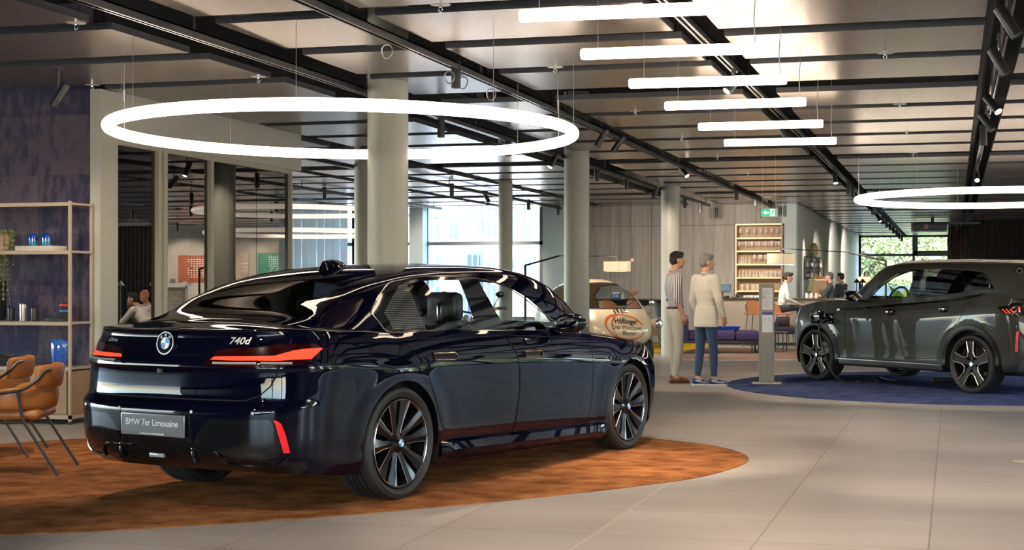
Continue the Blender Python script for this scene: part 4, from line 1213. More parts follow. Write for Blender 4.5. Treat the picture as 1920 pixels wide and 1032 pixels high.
# wheels: five pairs of blades with machined edges
def sedan_wheel(x, s, R=0.3665, w=0.275, rimr=0.292):
    t = thing('wheel', None, None, (x, s * 0.815, R)); t.parent = sed
    if s > 0: t.rotation_euler = (0, 0, PI)
    obj('tyre', make_tyre(R, w, rimr), M_tyre, t, 30)
    o = -w / 2                                               # outer face looks to -Y
    rim = obj('rim', lathe([(rimr + 0.004, -o * .8), (rimr - 0.012, -o * .7), (rimr - 0.03, 0.03), (rimr - 0.02, o + 0.02), (rimr - 0.002, o + 0.010), (rimr + 0.006, o + 0.022)][::-1] if False else [(rimr + .006, o + .022), (rimr - .002, o + .010), (rimr - .02, o + .02), (rimr - .03, .03), (rimr - .012, -o * .7), (rimr + .004, -o * .8)], 64, 'Y', False), M_rimdark, t)
    obj('bright_lip', tube([((rimr - 0.010) * math.cos(2 * PI * k / 72), o + 0.012, (rimr - 0.010) * math.sin(2 * PI * k / 72)) for k in range(72)], 0.0028, 6, closed=True), M_rimcut, rim)
    obj('brake_disc', join(lathe([(0.05, 0.02), (0.19, 0.02), (0.19, 0.045), (0.05, 0.045)], 40, 'Y', False), lathe([(0.0, 0.07), (rimr - .03, 0.07)], 40, 'Y', False)), mat('brake_dark', (0.03, 0.03, 0.032), 0.4, 0.6), rim)
    obj('brake_caliper', mv(box(0.10, 0.20, -0.005, 0.05, -0.09, 0.09, 0.015), 0, -0.01, 0), mat('caliper_blue', (0.01, 0.05, 0.22), 0.3), rim)
    for k in range(5):
        for dlt, wd in ((-0.27, 1), (0.27, -1)):
            a = 2 * PI * k / 5 + dlt + PI / 2 + 0.06
            ri, ro = 0.055, rimr - 0.014
            # blade: narrow at the hub, wide at the rim; outer edge swept
            pts = [(ri, -0.022), (0.15, -0.026), (ro, -0.040 - 0.020 * (wd < 0)), (ro + 0.002, 0.040 + 0.020 * (wd > 0)), (0.15, 0.024), (ri, 0.022)]
            V, Fc = [], []
            for (u, v) in pts:
                ca, sa = math.cos(a), math.sin(a)
                dep = o + 0.052 - 0.036 * (u / ro) ** 1.5
                V.append(Vector((u * ca - v * sa, dep, u * sa + v * ca)))
            mid = []
            for u, v in ((ri, 0), (0.15, 0), (ro, 0.0)):
                mid.append(Vector((u * math.cos(a) - v * math.sin(a), o + 0.040 - 0.034 * (u / ro) ** 1.5, u * math.sin(a) + v * math.cos(a))))
            n = len(V)
            V2 = V + mid + [p + Vector((0, 0.05, 0)) for p in V]
            f = [(0, 1, 7, 6), (1, 2, 8, 7), (6, 7, 4, 5), (7, 8, 3, 4)] + [(i, (i + 1) % 6, 9 + (i + 1) % 6, 9 + i) for i in range(6)]
            sk = obj('spoke', (V2, f), M_rimdark, rim, 20)
            e0, e1 = (V[0], V[1]) if wd > 0 else (V[5], V[4])
            e2 = V[2] if wd > 0 else V[3]
            obj('machined_edge', tube([e0 + Vector((0, -.001, 0)), e1 + Vector((0, -.001, 0)), e2 + Vector((0, -.001, 0))], [0.0015, 0.0028, 0.0034], 5), M_rimcut, sk)
    obj('hub_cap', lathe([(0.0, o + .012), (0.028, o + .012), (0.032, o + .018), (0.07, o + .045), (0.075, o + 0.08)], 28, 'Y', False), M_gloss, rim)
    for k in range(4):
        obj('hub_badge', mv(disc(0.0005, 0.024, 0.0, -0.002, 8, k * PI / 2, (k + 1) * PI / 2), 0, o + .011, 0, rz=PI / 2), M_blue if k in (1, 3) else M_bwhite, rim)
    return t
for x in (0.0, 3.215):
    for s in (-1, 1): sedan_wheel(x, s, w=0.285 if x == 0 else 0.255)
# ---------------------------------------------------------------- the grey SUV (its left side faces us)
M_grey = mat('dark_grey_paint', (0.030, 0.029, 0.025), 0.45, 0.0, 0.1, coat=0.65)
M_grey.node_tree.nodes['Principled BSDF'].inputs['Coat IOR'].default_value = 1.42
SUV = dict(
    rear_round=(3.2, 0.55), front_round=(2.9, 0.80), x_rear=-0.97, x_front=4.02, rear_fade=0.5, front_fade=0.5,
    zs=[(-0.97, 0.33), (-0.5, 0.30), (0.5, 0.27), (2.6, 0.25), (3.5, 0.24), (4.02, 0.26)],
    zb=[(-0.97, 1.31), (-0.4, 1.335), (0.0, 1.31), (0.5, 1.265), (1.0, 1.225), (1.5, 1.20), (2.1, 1.20), (2.7, 1.205), (3.1, 1.185), (3.4, 1.14), (3.7, 1.07), (3.9, 0.99), (4.02, 0.93)],
    W=[(-0.97, 0.97), (-0.4, 0.99), (0.2, 0.99), (1.0, 0.985), (2.2, 0.985), (3.0, 0.985), (3.5, 0.97), (4.02, 0.94)],
    prof=[(0, 0.93), (0.05, 0.965), (0.10, 0.972), (0.16, 0.968), (0.25, 0.972), (0.4, 0.985), (0.6, 0.996), (0.72, 1.0), (0.82, 0.985), (0.92, 0.955), (1.0, 0.93)],
    prof_rear=[(0, 0.95), (0.3, 1.0), (0.6, 0.995), (0.8, 0.965), (1.0, 0.91)],
    prof_front=[(0, 0.90), (0.2, 0.97), (0.5, 1.0), (0.8, 0.985), (0.92, 0.95), (1.0, 0.88)],
    xr=[(0.33, -0.86), (0.42, -0.95), (0.7, -0.99), (0.95, -0.98), (1.31, -0.95)],
    xfz=[(0.24, 3.86), (0.4, 3.98), (0.6, 4.02), (0.85, 4.0), (1.0, 3.96)],
    levels=sorted(set([i / 30 for i in range(31)] + [0.70, 0.74, 0.955, 0.98, 0.99])),
    crown=[(-0.97, 0.0), (-0.7, 0.02), (2.3, 0.04), (2.8, 0.07), (3.3, 0.075), (3.8, 0.05), (4.02, 0.0)], crown_pow=2.6,
    flare=[(0, 0.39, 0.47, 0.022), (3.105, 0.39, 0.46, 0.022)],
    sweep=(1.3, 2.5, 0.42), gx=(-1.02, 3.05, 84),
    gy=[(-1.02, 0.84), (-0.9, 0.88), (-0.5, 0.915), (0.2, 0.925), (1.2, 0.92), (2.0, 0.915), (2.5, 0.885), (3.05, 0.80)],
    gz0=[(-1.02, 1.27), (-0.4, 1.29), (0.3, 1.24), (1.0, 1.19), (2.0, 1.165), (3.05, 1.165)],
    gzc=[(-1.02, 1.33), (-0.95, 1.58), (-0.85, 1.70), (-0.6, 1.755), (0, 1.785), (0.5, 1.803), (1.0, 1.808), (1.5, 1.80), (1.9, 1.762), (2.22, 1.675), (2.52, 1.50), (2.78, 1.35), (3.05, 1.21)],
    gprof=[(1.01, -0.05), (1.0, 0.05), (0.975, 0.30), (0.94, 0.55), (0.895, 0.775), (0.85, 0.88), (0.76, 0.945), (0.55, 0.98), (0.28, 0.995), (0, 1.0)])
suv = thing('suv', 'dark grey SUV with black arches standing on the round blue rug', 'car')
cx_ = Car(SUV, suv, Vector((0.869, 19.365, 0.0075)), math.radians(136.03), 0.966)
zS = lambda L: [(1690 + a / 8.348, 480 + b / 8.348) for a, b in L]
zF = lambda L: [(1480 + a / 8.6, 480 + b / 8.6) for a, b in L]
zW = lambda L: [(1480 + a / 7.373, 600 + b / 7.373) for a, b in L]
zR = lambda L: [(1690 + a / 6.878, 600 + b / 6.878) for a, b in L]
def spick(L, w='up'): return [(q.x, q.z) for q in cx_.picks(L, w)]
def s_both(name, k, poly, m, off=0.0, parent=None, seam=0):
    o2 = []
    for ax, cnd in ((SIDE_L, lambda p: p.y > 0.1), (SIDE_R, lambda p: p.y < -0.1)):
        if seam:
            big = cx_.cut(k, ring_poly(poly, seam), *ax, cond=cnd)
            inner = cx_.cut(k, ring_poly(poly, -seam), *ax, cond=cnd, src=big)
            o = cx_.part(name, inner, k, m, parent, off); cx_.part('door_seam', big, k, M_seam, o, off=-0.004)
        else:
            o = cx_.part(name, cx_.cut(k, poly, *ax, cond=cnd), k, m, parent, off)
        o2.append(o)
    return o2
fw_ = spick(zF([(1330, 690), (1480, 500), (1620, 385), (1790, 305), (1880, 285)])[:0] + [(1634, 559), (1646, 545), (1660, 533), (1680, 520), (1700, 512), (1716, 508), (1712, 523), (1702, 557), (1660, 559)])
s_both('front_side_window', 'up', fw_, M_clear)
s_both('rear_side_window', 'up', spick(zS([(365, 210), (600, 208), (860, 222), (920, 225), (1000, 560), (700, 600), (240, 640)])), M_dglass)
s_both('quarter_window', 'up', spick(zS([(945, 228), (1250, 262), (1290, 290), (1370, 490), (1030, 560)])), M_dglass)
dlo_s = spick(zS([(365, 205), (600, 201), (950, 210), (1280, 244), (1330, 290), (1385, 495), (1200, 530), (1000, 572), (700, 612), (370, 642), (0, 664), (-300, 668), (-420, 560), (-150, 350), (60, 237), (230, 203)]))
s_both('window_surround', 'up', spick(zS([(-540, 660), (-330, 480), (-150, 350), (60, 235), (250, 200), (700, 198), (950, 208), (1280, 242), (1345, 300), (1478, 545), (1460, 556), (1340, 520), (1000, 590), (370, 655), (0, 668)])), M_gloss)
for pts in (dlo_s,):
    for s in (1, -1):
        P = []
        for (x, z) in pts:
            h = cx_.bvh['up'].ray_cast(Vector((x, 3, z)), Vector((0, -1, 0)))
            if h[0] is not None: P.append(Vector((h[0].x, (h[0].y + 0.002) * s, h[0].z)))
        obj('window_trim', tube(smooth_loop(P, 3), 0.006, 6, closed=True), mat('bronze_trim', (0.40, 0.34, 0.29), 0.2, 1.0), suv, 60)
cx_.part('windscreen', cx_.cut('up', [(-0.76, 1.25), (-0.66, 1.45), (-0.58, 1.68), (0, 1.74), (0.58, 1.68), (0.66, 1.45), (0.76, 1.25), (0, 1.27)], (0, 1, 0), (0, 0, 1), (1, 0, 0), cond=lambda p: p.x > 1.5), 'up', M_clear)
cx_.part('rear_window', cx_.cut('up', [(-0.72, 1.36), (-0.62, 1.66), (0.62, 1.66), (0.72, 1.36)], *REAR, cond=lambda p: p.x < -0.8), 'up', M_dglass)
cx_.part('roof_pillars', cx_.bms['up'], 'up', M_grey)
cx_.cut('low', [(-0.80, -0.80), (2.50, -0.80), (2.80, -0.3), (2.85, 0), (2.80, 0.3), (2.50, 0.80), (-0.80, 0.80)], *TOP, cond=lambda p: p.z > 1.0).free()
for ax_, cz, r in ((0.0, 0.39, 0.445), (3.105, 0.39, 0.44)):
    arc = [(ax_ - r, -0.1), (ax_ + r, -0.1)] + [(ax_ + r * math.cos(PI * k / 32), cz + r * math.sin(PI * k / 32)) for k in range(33)]
    R2 = r + 0.085
    arc2 = [(ax_ - R2, -0.1), (ax_ + R2, -0.1)] + [(ax_ + R2 * math.cos(PI * k / 32), cz + R2 * math.sin(PI * k / 32)) for k in range(33)]
    for axs, cnd in ((SIDE_L, lambda p: p.y > 0.3), (SIDE_R, lambda p: p.y < -0.3)):
        cx_.cut('low', arc, *axs, cond=cnd).free()
        cx_.part('wheel_arch_trim', cx_.cut('low', arc2, *axs, cond=cnd), 'low', mat('arch_black', (0.006, 0.006, 0.006), 0.30, spec=0.12), off=0.006)
    for sy in (-1, 1):
        g = sheet([[(ax_ + (r + .012) * math.cos(PI * (k - 1.5) / 29), sy * yy, cz + (r + .012) * math.sin(PI * (k - 1.5) / 29)) for k in range(33)] for yy in (0.955, 0.90, 0.6)])
        n = len(g[0]); g[0].append(Vector((ax_, sy * 0.6, cz))); g[1].extend([(66 + k, 67 + k, n) for k in range(32)])
        obj('wheel_arch_liner', g, M_matt, suv)
# dark waist strip rising to the rear, doors, lower cladding
st = spick(zS([(-985, 826), (-600, 803), (20, 745), (380, 720), (860, 668), (1000, 632), (1250, 572), (1480, 545), (1478, 572), (1250, 622), (1000, 690), (860, 715), (380, 745), (20, 785), (-600, 840), (-985, 852)]), 'low')
s_both('waist_strip', 'low', st, M_gloss)
s_both('lower_cladding', 'low', [(-0.9, 0.2), (-0.9, 0.52), (-0.45, 0.50), (-0.40, 0.2)], M_matt)
s_both('lower_cladding', 'low', [(0.40, 0.2), (0.45, 0.44), (0.6, 0.415), (2.5, 0.385), (2.7, 0.36), (2.7, 0.2)], M_matt)
zt = lambda x: spline(SUV['zb'], x) - 0.004
fd = [(q[0], min(q[1], zt(q[0]))) for q in spick(zF([(1800, 750), (1815, 800), (1795, 960)]) + zW([(1500, 100), (1520, 250), (1545, 380), (1560, 480)]), 'low')] + [(1.3, 0.40), (2.52, 0.395)] + [(q[0], min(q[1], zt(q[0]))) for q in spick(zW([(720, 450), (770, 330), (765, 150), (758, 60)]) + zF([(905, 900), (920, 850)]), 'low')] + [(2.35, zt(2.35))]
fdo2 = s_both('front_door', 'low', fd, M_grey, seam=0.0045)
rd = [(1.36, zt(1.36)), (1.33, 1.05), (1.36, 0.85), (1.30, 0.60), (1.26, 0.42), (0.62, 0.43), (0.54, 0.60), (0.42, 0.78), (0.20, 0.95), (0.14, 1.05), (0.10, 1.2), (0.08, zt(0.08))]
rdo2 = s_both('rear_door', 'low', [(a - 0.012 if a > 1 else a, b) for a, b in rd], M_grey, seam=0.0045)
for d_, (a, b) in ((fdo2[0], (1560, 586)), (rdo2[0], (1770, 581))):
    q = cx_.pick(1579.0 if a == 1560 else 1770, 586.5 if a == 1560 else 581, 'low')
    if a == 1560: q = cx_.pick(1670, 586.5, 'low')
    obj('door_handle', xf(ball(0, 0, 0, 0.105, 0.028, 0.042, 20, 10), Matrix.Translation(q)), M_gloss, d_)
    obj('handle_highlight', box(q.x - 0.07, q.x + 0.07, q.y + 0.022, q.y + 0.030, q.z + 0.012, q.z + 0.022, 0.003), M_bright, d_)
# tail lamp, rear reflector
tl = cx_.picks(zS([(1512, 808), (1600, 790), (1760, 735), (1880, 735), (2100, 760), (2100, 930), (1800, 950), (1700, 935), (1580, 880)]), 'low')
for ax, L in ((mirax(diag(45)), 0), (diag(45), 1)):
    Q = mir(tl) if L else tl
    U, Vv = Vector(ax[0]), Vector(ax[1])
    cnd = (lambda p: p.y < -0.2) if L else (lambda p: p.y > 0.2)
    o = cx_.part('tail_lamp', cx_.cut('low', [(p.dot(U), p.dot(Vv)) for p in Q], *ax, cond=cnd), 'low', M_gloss, off=0.004)
    for k in range(4):
        a = zS([(1580 + 60 * k, 835)] if k < 3 else [(1845, 800)]); b = zS([(1645 + 60 * k, 895)] if k < 3 else [(1850, 880)])
        pa, pb = cx_.pick(*a[0], 'low'), cx_.pick(*b[0], 'low')
        if L: pa, pb = mir([pa, pb])
        n = Vector((-0.006, 0.008 * (-1 if L else 1), 0))
        obj('light_bar', tube([pa + n, pb + n], 0.011 if k == 3 else 0.006, 6), M_red, o)
q1, q2 = cx_.pick(*zR([(1500, 150)])[0], 'low'), cx_.pick(*zR([(1482, 415)])[0], 'low')
for s in (1, -1):
    a, b = Vector((q1.x, q1.y * s, q1.z)), Vector((q2.x, q2.y * s, q2.z))
    obj('reflector', tube([a, b], 0.016, 8), M_refl, suv)
cx_.part('body_shell', cx_.bms['low'], 'low', M_grey)
obj('underbody', join(box(-0.75, 3.7, -0.62, 0.62, 0.24, 0.55, 0.03), box(0.50, 2.60, -0.90, 0.90, 0.25, 0.36, 0.03)), M_matt, suv)
obj('rear_skirt', box(-0.93, -0.55, -0.88, 0.88, 0.30, 0.50, 0.05), M_matt, suv)
obj('side_skirt', join(box(0.50, 2.60, 0.90, 0.975, 0.275, 0.375, 0.02), box(0.50, 2.60, -0.975, -0.90, 0.275, 0.375, 0.02)), M_matt, suv)
obj('skirt_strip', box(0.48, 2.62, 0.972, 0.982, 0.345, 0.36, 0.003), mat('dull_metal_strip', (0.22, 0.22, 0.22), 0.35, 0.8), suv)
obj('cabin_tub', join(box(-0.8, 2.5, -0.86, -0.83, 0.4, 1.18), box(-0.8, 2.5, 0.83, 0.86, 0.4, 1.18), box(-0.8, 2.75, -0.82, 0.82, 0.4, 0.46), box(2.3, 2.6, -0.78, 0.78, 0.4, 1.14)), M_matt, suv)
def seat2(x, y):
    s_ = [c for c in sed.children if c.name.startswith('seat')][0]
    r = dup(s_, (x, y, 0.22), 0, par=suv)
for x, y in ((1.55, 0.42), (1.55, -0.42), (0.50, 0.42), (0.50, -0.42)): seat2(x, y)
obj('steering_wheel', xf(tube([(0, 0.18 * math.cos(2 * PI * k / 32), 0.18 * math.sin(2 * PI * k / 32)) for k in range(32)], 0.016, 8, closed=True), Matrix.Translation((1.92, 0.42, 1.24)) @ Matrix.Rotation(math.radians(-22), 4, 'Y')), M_seat, suv)
obj('dashboard', box(2.0, 2.5, -0.74, 0.74, 0.95, 1.19, 0.06), M_trim, suv)
for s in (1, -1):
    mr = obj('door_mirror', join(ball(2.20, s * 1.06, 1.275, 0.10, 0.12, 0.085, 22, 12), box(2.15, 2.29, s * 0.93 - 0.06, s * 0.93 + 0.06, 1.19, 1.225, 0.012)), M_gloss, suv)
    obj('mirror_glass', xf(([Vector((0, 0.098 * math.cos(a), 0.066 * math.sin(a))) for a in [2 * PI * k / 28 for k in range(28)]], [tuple(range(28))]), Matrix.Translation((2.102, s * 1.06, 1.275))), mat('mirror_silver'), mr)
    obj('mirror_strip', box(2.12, 2.27, s * 1.10 - 0.05, s * 1.10 + 0.05, 1.345, 1.356, 0.003), mat('violet_reflex', (0.12, 0.06, 0.42), 0.2), mr)
rail = cx_.picks(zS([(1340, 118), (1550, 150), (1770, 185)]), 'up') if False else None
obj('roof_rail', join(*[tube([(x, s * 0.70, spline(SUV['gzc'], x) - 0.065) for x in [-0.55 + 0.1 * i for i in range(24)]], 0.014, 6) for s in (1, -1)]), M_gloss, suv)
# letters on the front wing
q = cx_.pick(*zF([(800, 870)])[0], 'low')
g = text_geo('XM', 0.045, 0.002); g = ([Vector((-p.x, -p.z, p.y)) for p in g[0]], g[1])
obj('lettering', mv(g, q.x, q.y + 0.012, q.z), M_bright, suv)
q = cx_.pick(1519, 585, 'low')
# rear corner badge
# open charging flap, plug and its cable
q = cx_.pick(1556, 598, 'low')
fp = obj('charging_port', box(q.x - 0.10, q.x + 0.10, q.y - 0.02, q.y + 0.012, q.z - 0.085, q.z + 0.085, 0.02), M_gloss, suv)
obj('charging_flap', xf(box(0, 0.20, -0.008, 0.008, -0.09, 0.09, 0.006), Matrix.Translation((q.x + 0.10, q.y + 0.02, q.z + 0.02)) @ Matrix.Rotation(math.radians(50), 4, 'Z')), M_gloss, suv)
Wp = lambda x, y, z: cx_.M @ Vector((x, y, z))
chg = thing('charging_cable', 'black charging cable hanging from the grey SUV wing to the blue rug', 'cable')
hd = [Wp(q.x, q.y + 0.02, q.z), Wp(q.x + 0.01, q.y + 0.12, q.z - 0.02), Wp(q.x + 0.03, q.y + 0.19, q.z - 0.09)]
obj('plug', tube(hd, [0.035, 0.032, 0.02], 12), M_gloss, chg)
pth = [hd[2], Wp(q.x - .04, q.y + .20, 0.6), Wp(q.x - .16, q.y + .18, 0.30), Wp(q.x - .26, q.y + .15, 0.12), Wp(q.x - .4, q.y + .10, 0.03)]
gr = [at_z(x, y, 0.024) for x, y in ((1594, 717), (1615, 714), (1640, 713), (1645, 716), (1620, 718), (1606, 716), (1630, 711), (1648, 707), (1660, 711), (1690, 715), (1730, 716))]
obj('cord', tube(smooth_loop(pth + gr, 6, False), 0.011, 8), M_black, chg)
tag(obj('cable_box', box(-0.28, 0.28, -0.05, 0.05, 0, 0.07, 0.02), M_matt, None, 35, at_z(1785, 718, 0.022), 0.2), 'black in-cable charging box lying on the blue rug behind the SUV wheel', 'charger box')
def suv_wheel(x, s, R=0.388, w=0.285, rr=0.312):
    t = thing('wheel', None, None, (x, s * 0.835, R)); t.parent = suv
    if s > 0: t.rotation_euler = (0, 0, PI)
    o = -w / 2
    obj('tyre', make_tyre(R, w, rr), M_tyre, t, 30)
    rim = obj('rim', lathe([(rr + .006, o + .022), (rr - .002, o + .010), (rr - .02, o + .02), (rr - .03, .03), (rr - .012, -o * .7), (rr + .004, -o * .8)], 64, 'Y', False), M_rimdark, t)
    obj('brake_disc', join(lathe([(0.05, 0.02), (0.19, 0.02), (0.19, 0.045), (0.05, 0.045)], 40, 'Y', False), lathe([(0, 0.07), (rr - .03, 0.07)], 40, 'Y', False)), mat('brake_dark'), rim)
    obj('bright_lip', tube([((rr - 0.008) * math.cos(2 * PI * k / 72), o + 0.012, (rr - 0.008) * math.sin(2 * PI * k / 72)) for k in range(72)], 0.003, 6, closed=True), mat('lip_bronze', (0.30, 0.25, 0.2), 0.25, 1.0), rim)
    P = lambda u, v, a, d: Vector((u * math.cos(a) - v * math.sin(a), d, u * math.sin(a) + v * math.cos(a)))
    for k in range(5):
        a = 2 * PI * k / 5 + PI / 2 + 0.03
        ro = rr - 0.012
        shp = [(0.115, -0.035), (0.15, -0.045), (ro, -0.062), (ro + .003, 0), (ro, 0.062), (0.15, 0.045), (0.115, 0.035), (0.04, 0.03), (0.04, -0.03)]
        f1 = [P(u, v, a, o + 0.030 - 0.020 * u / ro) for u, v in shp]
        V = f1 + [p + Vector((0, 0.045, 0)) for p in f1]
        n = len(shp)
        sk = obj('spoke', (V, [tuple(range(n))] + [(i, (i + 1) % n, n + (i + 1) % n, n + i) for i in range(n)]), mat('spoke_black', (0.004, 0.004, 0.0045), 0.45, spec=0.2), rim, 20)
        a2 = a + 2 * PI / 5
        dd = lambda u: o + 0.024 - 0.020 * u / ro
        ln = [P(ro, 0.058, a, dd(ro)), P(0.155, 0.044, a, dd(.15)), P(0.118, 0.0, a + PI / 5, dd(.12)), P(0.155, -0.044, a2, dd(.15)), P(ro, -0.058, a2, dd(ro))]
        for i in range(4):
            if i in (0, 3): ps = [ln[i], ln[i + 1]]
            else: ps = [ln[i], ln[i + 1]]
            obj('machined_edge', tube([v + Vector((0, -.004, 0)) for v in ps], 0.0085, 4), mat('rim_bronze_edge', (0.62, 0.54, 0.47), 0.35, 0.8), sk)
    obj('hub_cap', lathe([(0.0, o + .014), (0.033, o + .014), (0.05, o + .03), (0.10, o + 0.05), (0.1, o + 0.08)], 28, 'Y', False), M_gloss, rim)
    obj('hub_badge', lathe([(0.0, o + .0125), (0.026, o + .0125)], 24, 'Y', False), M_bright, rim)
    return t
for x in (0.0, 3.105):
    for s in (-1, 1): suv_wheel(x, s)
# rear pillar badge, blue-white quarters seen edge on
q = cx_.pick(1912, 508, 'up')
eb = thing('badge', None, None, tuple(q + Vector((-0.01, 0.012, 0)))); eb.parent = suv; eb.rotation_euler = (0, 0, math.radians(-60))
obj('badge_plate', disc(0.0, 0.052, 0.0, -0.004, 28), M_gloss, eb); obj('badge_ring', disc(0.030, 0.036, -0.004, -0.008, 28), M_bright, eb)
# ================================================================ RUGS
def rug(name, pts, m, label, h=0.008, edge=None):
    P = smooth_loop([(x, y, 0) for x, y in pts], 10)
    n = len(P)
    c = sum(P, Vector()) / n
    inner = [p + (c - p).normalized() * 0.012 for p in P]
    V = [Vector((p.x, p.y, 0.001)) for p in P] + [Vector((p.x, p.y, h * .75)) for p in P] + [Vector((p.x, p.y, h)) for p in inner]
    Fc = [(i, (i + 1) % n, n + (i + 1) % n, n + i) for i in range(n)] + [(n + i, n + (i + 1) % n, 2 * n + (i + 1) % n, 2 * n + i) for i in range(n)] + [tuple(range(2 * n, 3 * n))]
    return tag(obj(name, (V, Fc), m, None, None), label, 'rug')
def pile_mat(name, a, b, sc, con=0.16):
    m = mat(name, a, 0.95, spec=0.05, sheen=0.0, noise=(sc, b, con), bump=(260, 0.5))
    return m
M_rugo = pile_mat('orange_pile', (0.16, 0.054, 0.016), (0.37, 0.145, 0.050), (4.2, 5.0, 1), 0.15)
M_rugb = pile_mat('blue_pile', (0.028, 0.038, 0.095), (0.075, 0.092, 0.185), (3.6, 5.4, 1), 0.13)
rug('rug', [(-1.57, 11.18), (-1.72, 10.2), (-2.15, 9.44), (-2.91, 8.51), (-3.9, 7.56), (-5.11, 6.76), (-6.6, 6.25), (-8.0, 6.6), (-8.9, 7.8), (-8.75, 9.3), (-8.04, 10.65), (-7.3, 11.5), (-6.2, 12.3), (-4.7, 12.95), (-3.5, 13.0), (-2.71, 12.55), (-1.95, 12.0)], M_rugo, 'large orange brown pebble shaped rug under the dark blue sedan')
rug('rug', [(0.1 + 3.22 * math.cos(2 * PI * k / 24), 20.15 + 3.22 * math.sin(2 * PI * k / 24)) for k in range(24)], M_rugb, 'round blue rug under the grey SUV')
# ================================================================ SHELF AT THE PURPLE WALL
M_beige = mat('beige_metal', (0.42, 0.33, 0.25), 0.45)
M_oak = mat('warm_oak', (0.30, 0.175, 0.095), 0.5, noise=((2, 2, 40), (0.42, 0.26, 0.15), 0.3))
SHY, SX1 = 12.34, -8.50
sh = thing('shelving_unit', 'beige metal shelving unit with oak cabinet base against the purple wall', 'shelf', (SX1, SHY, 0))
sw, sd, sx0 = 0.013, 0.36, -2.6
for y_ in (0, sd):
    for x_ in (-sw, sx0 + sw):
        obj('post', box(x_ - sw, x_ + sw, y_ - sw, y_ + sw, 0.03, 2.23), M_beige, sh)
        obj('foot', cyl((x_, y_, 0), (x_, y_, 0.03), 0.016, 12), M_black, sh)
for z_ in (2.20, 1.72, 1.008, 0.555):
    obj('shelf_board', join(box(sx0, -.002, sw + .001, sd, z_ - 0.008, z_ + 0.014), box(sx0, -2 * sw, -sw - .002, sw, z_ - 0.020, z_ + 0.016), box(-2 * sw + .001, .001, sw, sd - sw, z_ - 0.008, z_ + 0.015)), M_beige, sh)
cb = obj('cabinet', box(sx0 + 0.05, -0.05, -0.008, sd, 0.10, 0.53), M_oak, sh)
obj('side_panel', box(-0.035, -0.012, 0.02, sd - 0.02, 0.10, 0.53), M_oak, sh)
obj('bottom_rail', join(box(sx0, 0, -sw, sw, 0.055, 0.095), box(-sw * 2, 0, 0, sd, 0.055, 0.095)), M_beige, sh)
def on_shelf(px, py_base, z, dy=0.17):
    p = at_y(px, py_base, SHY + dy)
    return Vector((p.x, SHY + dy, z))
S1, S2, S3 = 1.737, 1.025, 0.572
M_dome = mat('blue_glass_dome', (0.006, 0.055, 0.42), 0.06, coat=1.0)
p = on_shelf(77, 469, S1)
tag(obj('display_plinth', box(-0.225, 0.225, -0.11, 0.11, 0, 0.05, 0.004), mat('white_plinth', (0.62, 0.55, 0.50), 0.5), None, 35, p), 'low white display plinth on the top shelf board', 'plinth')
for px, l in ((62, 'left of two blue glass domes on the white plinth'), (87, 'right of two blue glass domes on the white plinth')):
    q = on_shelf(px, 460, S1 + 0.05)
    t = thing('glass_dome', l, 'ornament', q, 0, 'blue domes on the plinth')
    obj('dome_body', lathe([(0.0, 0), (0.043, 0), (0.045, 0.008), (0.045, 0.062)], 28, cap=False), mat('blue_shimmer', (0.01, 0.10, 0.30), 0.15, coat=1, noise=((30, 30, 8), (0.03, 0.28, 0.42), 0.2)), t)
    obj('dome_cap', lathe([(0.047, 0.058), (0.0475, 0.088)] + [(0.0475 * math.cos(a), 0.088 + 0.045 * math.sin(a)) for a in [PI / 2 * k / 8 for k in range(1, 9)]], 28, cap=False), M_dome, t, 60)
for px, hh, rr, m, l in ((21, 0.135, 0.036, 'k', 'left black tumbler on the middle shelf board'), (44, 0.185, 0.040, 's', 'tall silver tumbler between two black ones'), (65, 0.135, 0.036, 'k', 'right black tumbler on the middle shelf board')):
    q = on_shelf(px, 603, S2)
    t = thing('tumbler', l, 'cup', q, 0, 'tumblers on the middle board')
    obj('cup_body', lathe([(0, 0), (rr * .93, 0), (rr * .95, 0.004), (rr, hh - 0.014)], 28, cap=False), mat('tumbler_black', (0.02, 0.02, 0.022), 0.35) if m == 'k' else mat('tumbler_silver', (0.50, 0.47, 0.45), 0.32, 0.9), t)
    obj('cup_lid', lathe([(rr * 1.02, hh - 0.014), (rr * 1.02, hh - 0.004), (rr * .9, hh), (0, hh)], 28, cap=False), M_black, t)
# high-top shoe
q = on_shelf(107, 603, S2)
t = thing('sneaker', 'black high top sneaker with red and blue accents on the middle shelf board', 'shoe', q, 0)
M_sh = mat('black_knit', (0.012, 0.012, 0.014), 0.7)
sole = smooth_loop([(-0.125, -0.02, 0), (-0.13, 0.02, 0), (-0.06, 0.036, 0), (0.03, 0.034, 0), (0.11, 0.036, 0), (0.135, 0, 0), (0.11, -0.036, 0), (0.03, -0.034, 0), (-0.06, -0.036, 0)], 4)
obj('sole', prism([(v.x, v.y) for v in sole], 0.0, 0.026), mat('black_rubber', (0.015, 0.015, 0.016), 0.6), t)
rows = []
for z_, x0, x1, w in ((0.024, -0.122, 0.128, 0.034), (0.05, -0.10, 0.128, 0.036), (0.07, -0.03, 0.128, 0.034), (0.09, 0.02, 0.126, 0.032), (0.12, 0.040, 0.122, 0.030), (0.16, 0.046, 0.124, 0.030), (0.20, 0.052, 0.120, 0.028)):
    rows.append([((x0 + x1) / 2 + (x1 - x0) / 2 * math.cos(a), w * math.sin(a), z_) for a in [2 * PI * k / 20 for k in range(20)]])
g = sheet(rows, close_u=True)
obj('upper', g, M_sh, t, 60)
obj('collar_accent', lathe([(0.034, 0.150), (0.046, 0.153), (0.046, 0.172), (0.034, 0.176)], 20, cap=False), mat('red_accent', (0.55, 0.02, 0.02), 0.5), t).location = (0.085, 0, 0)
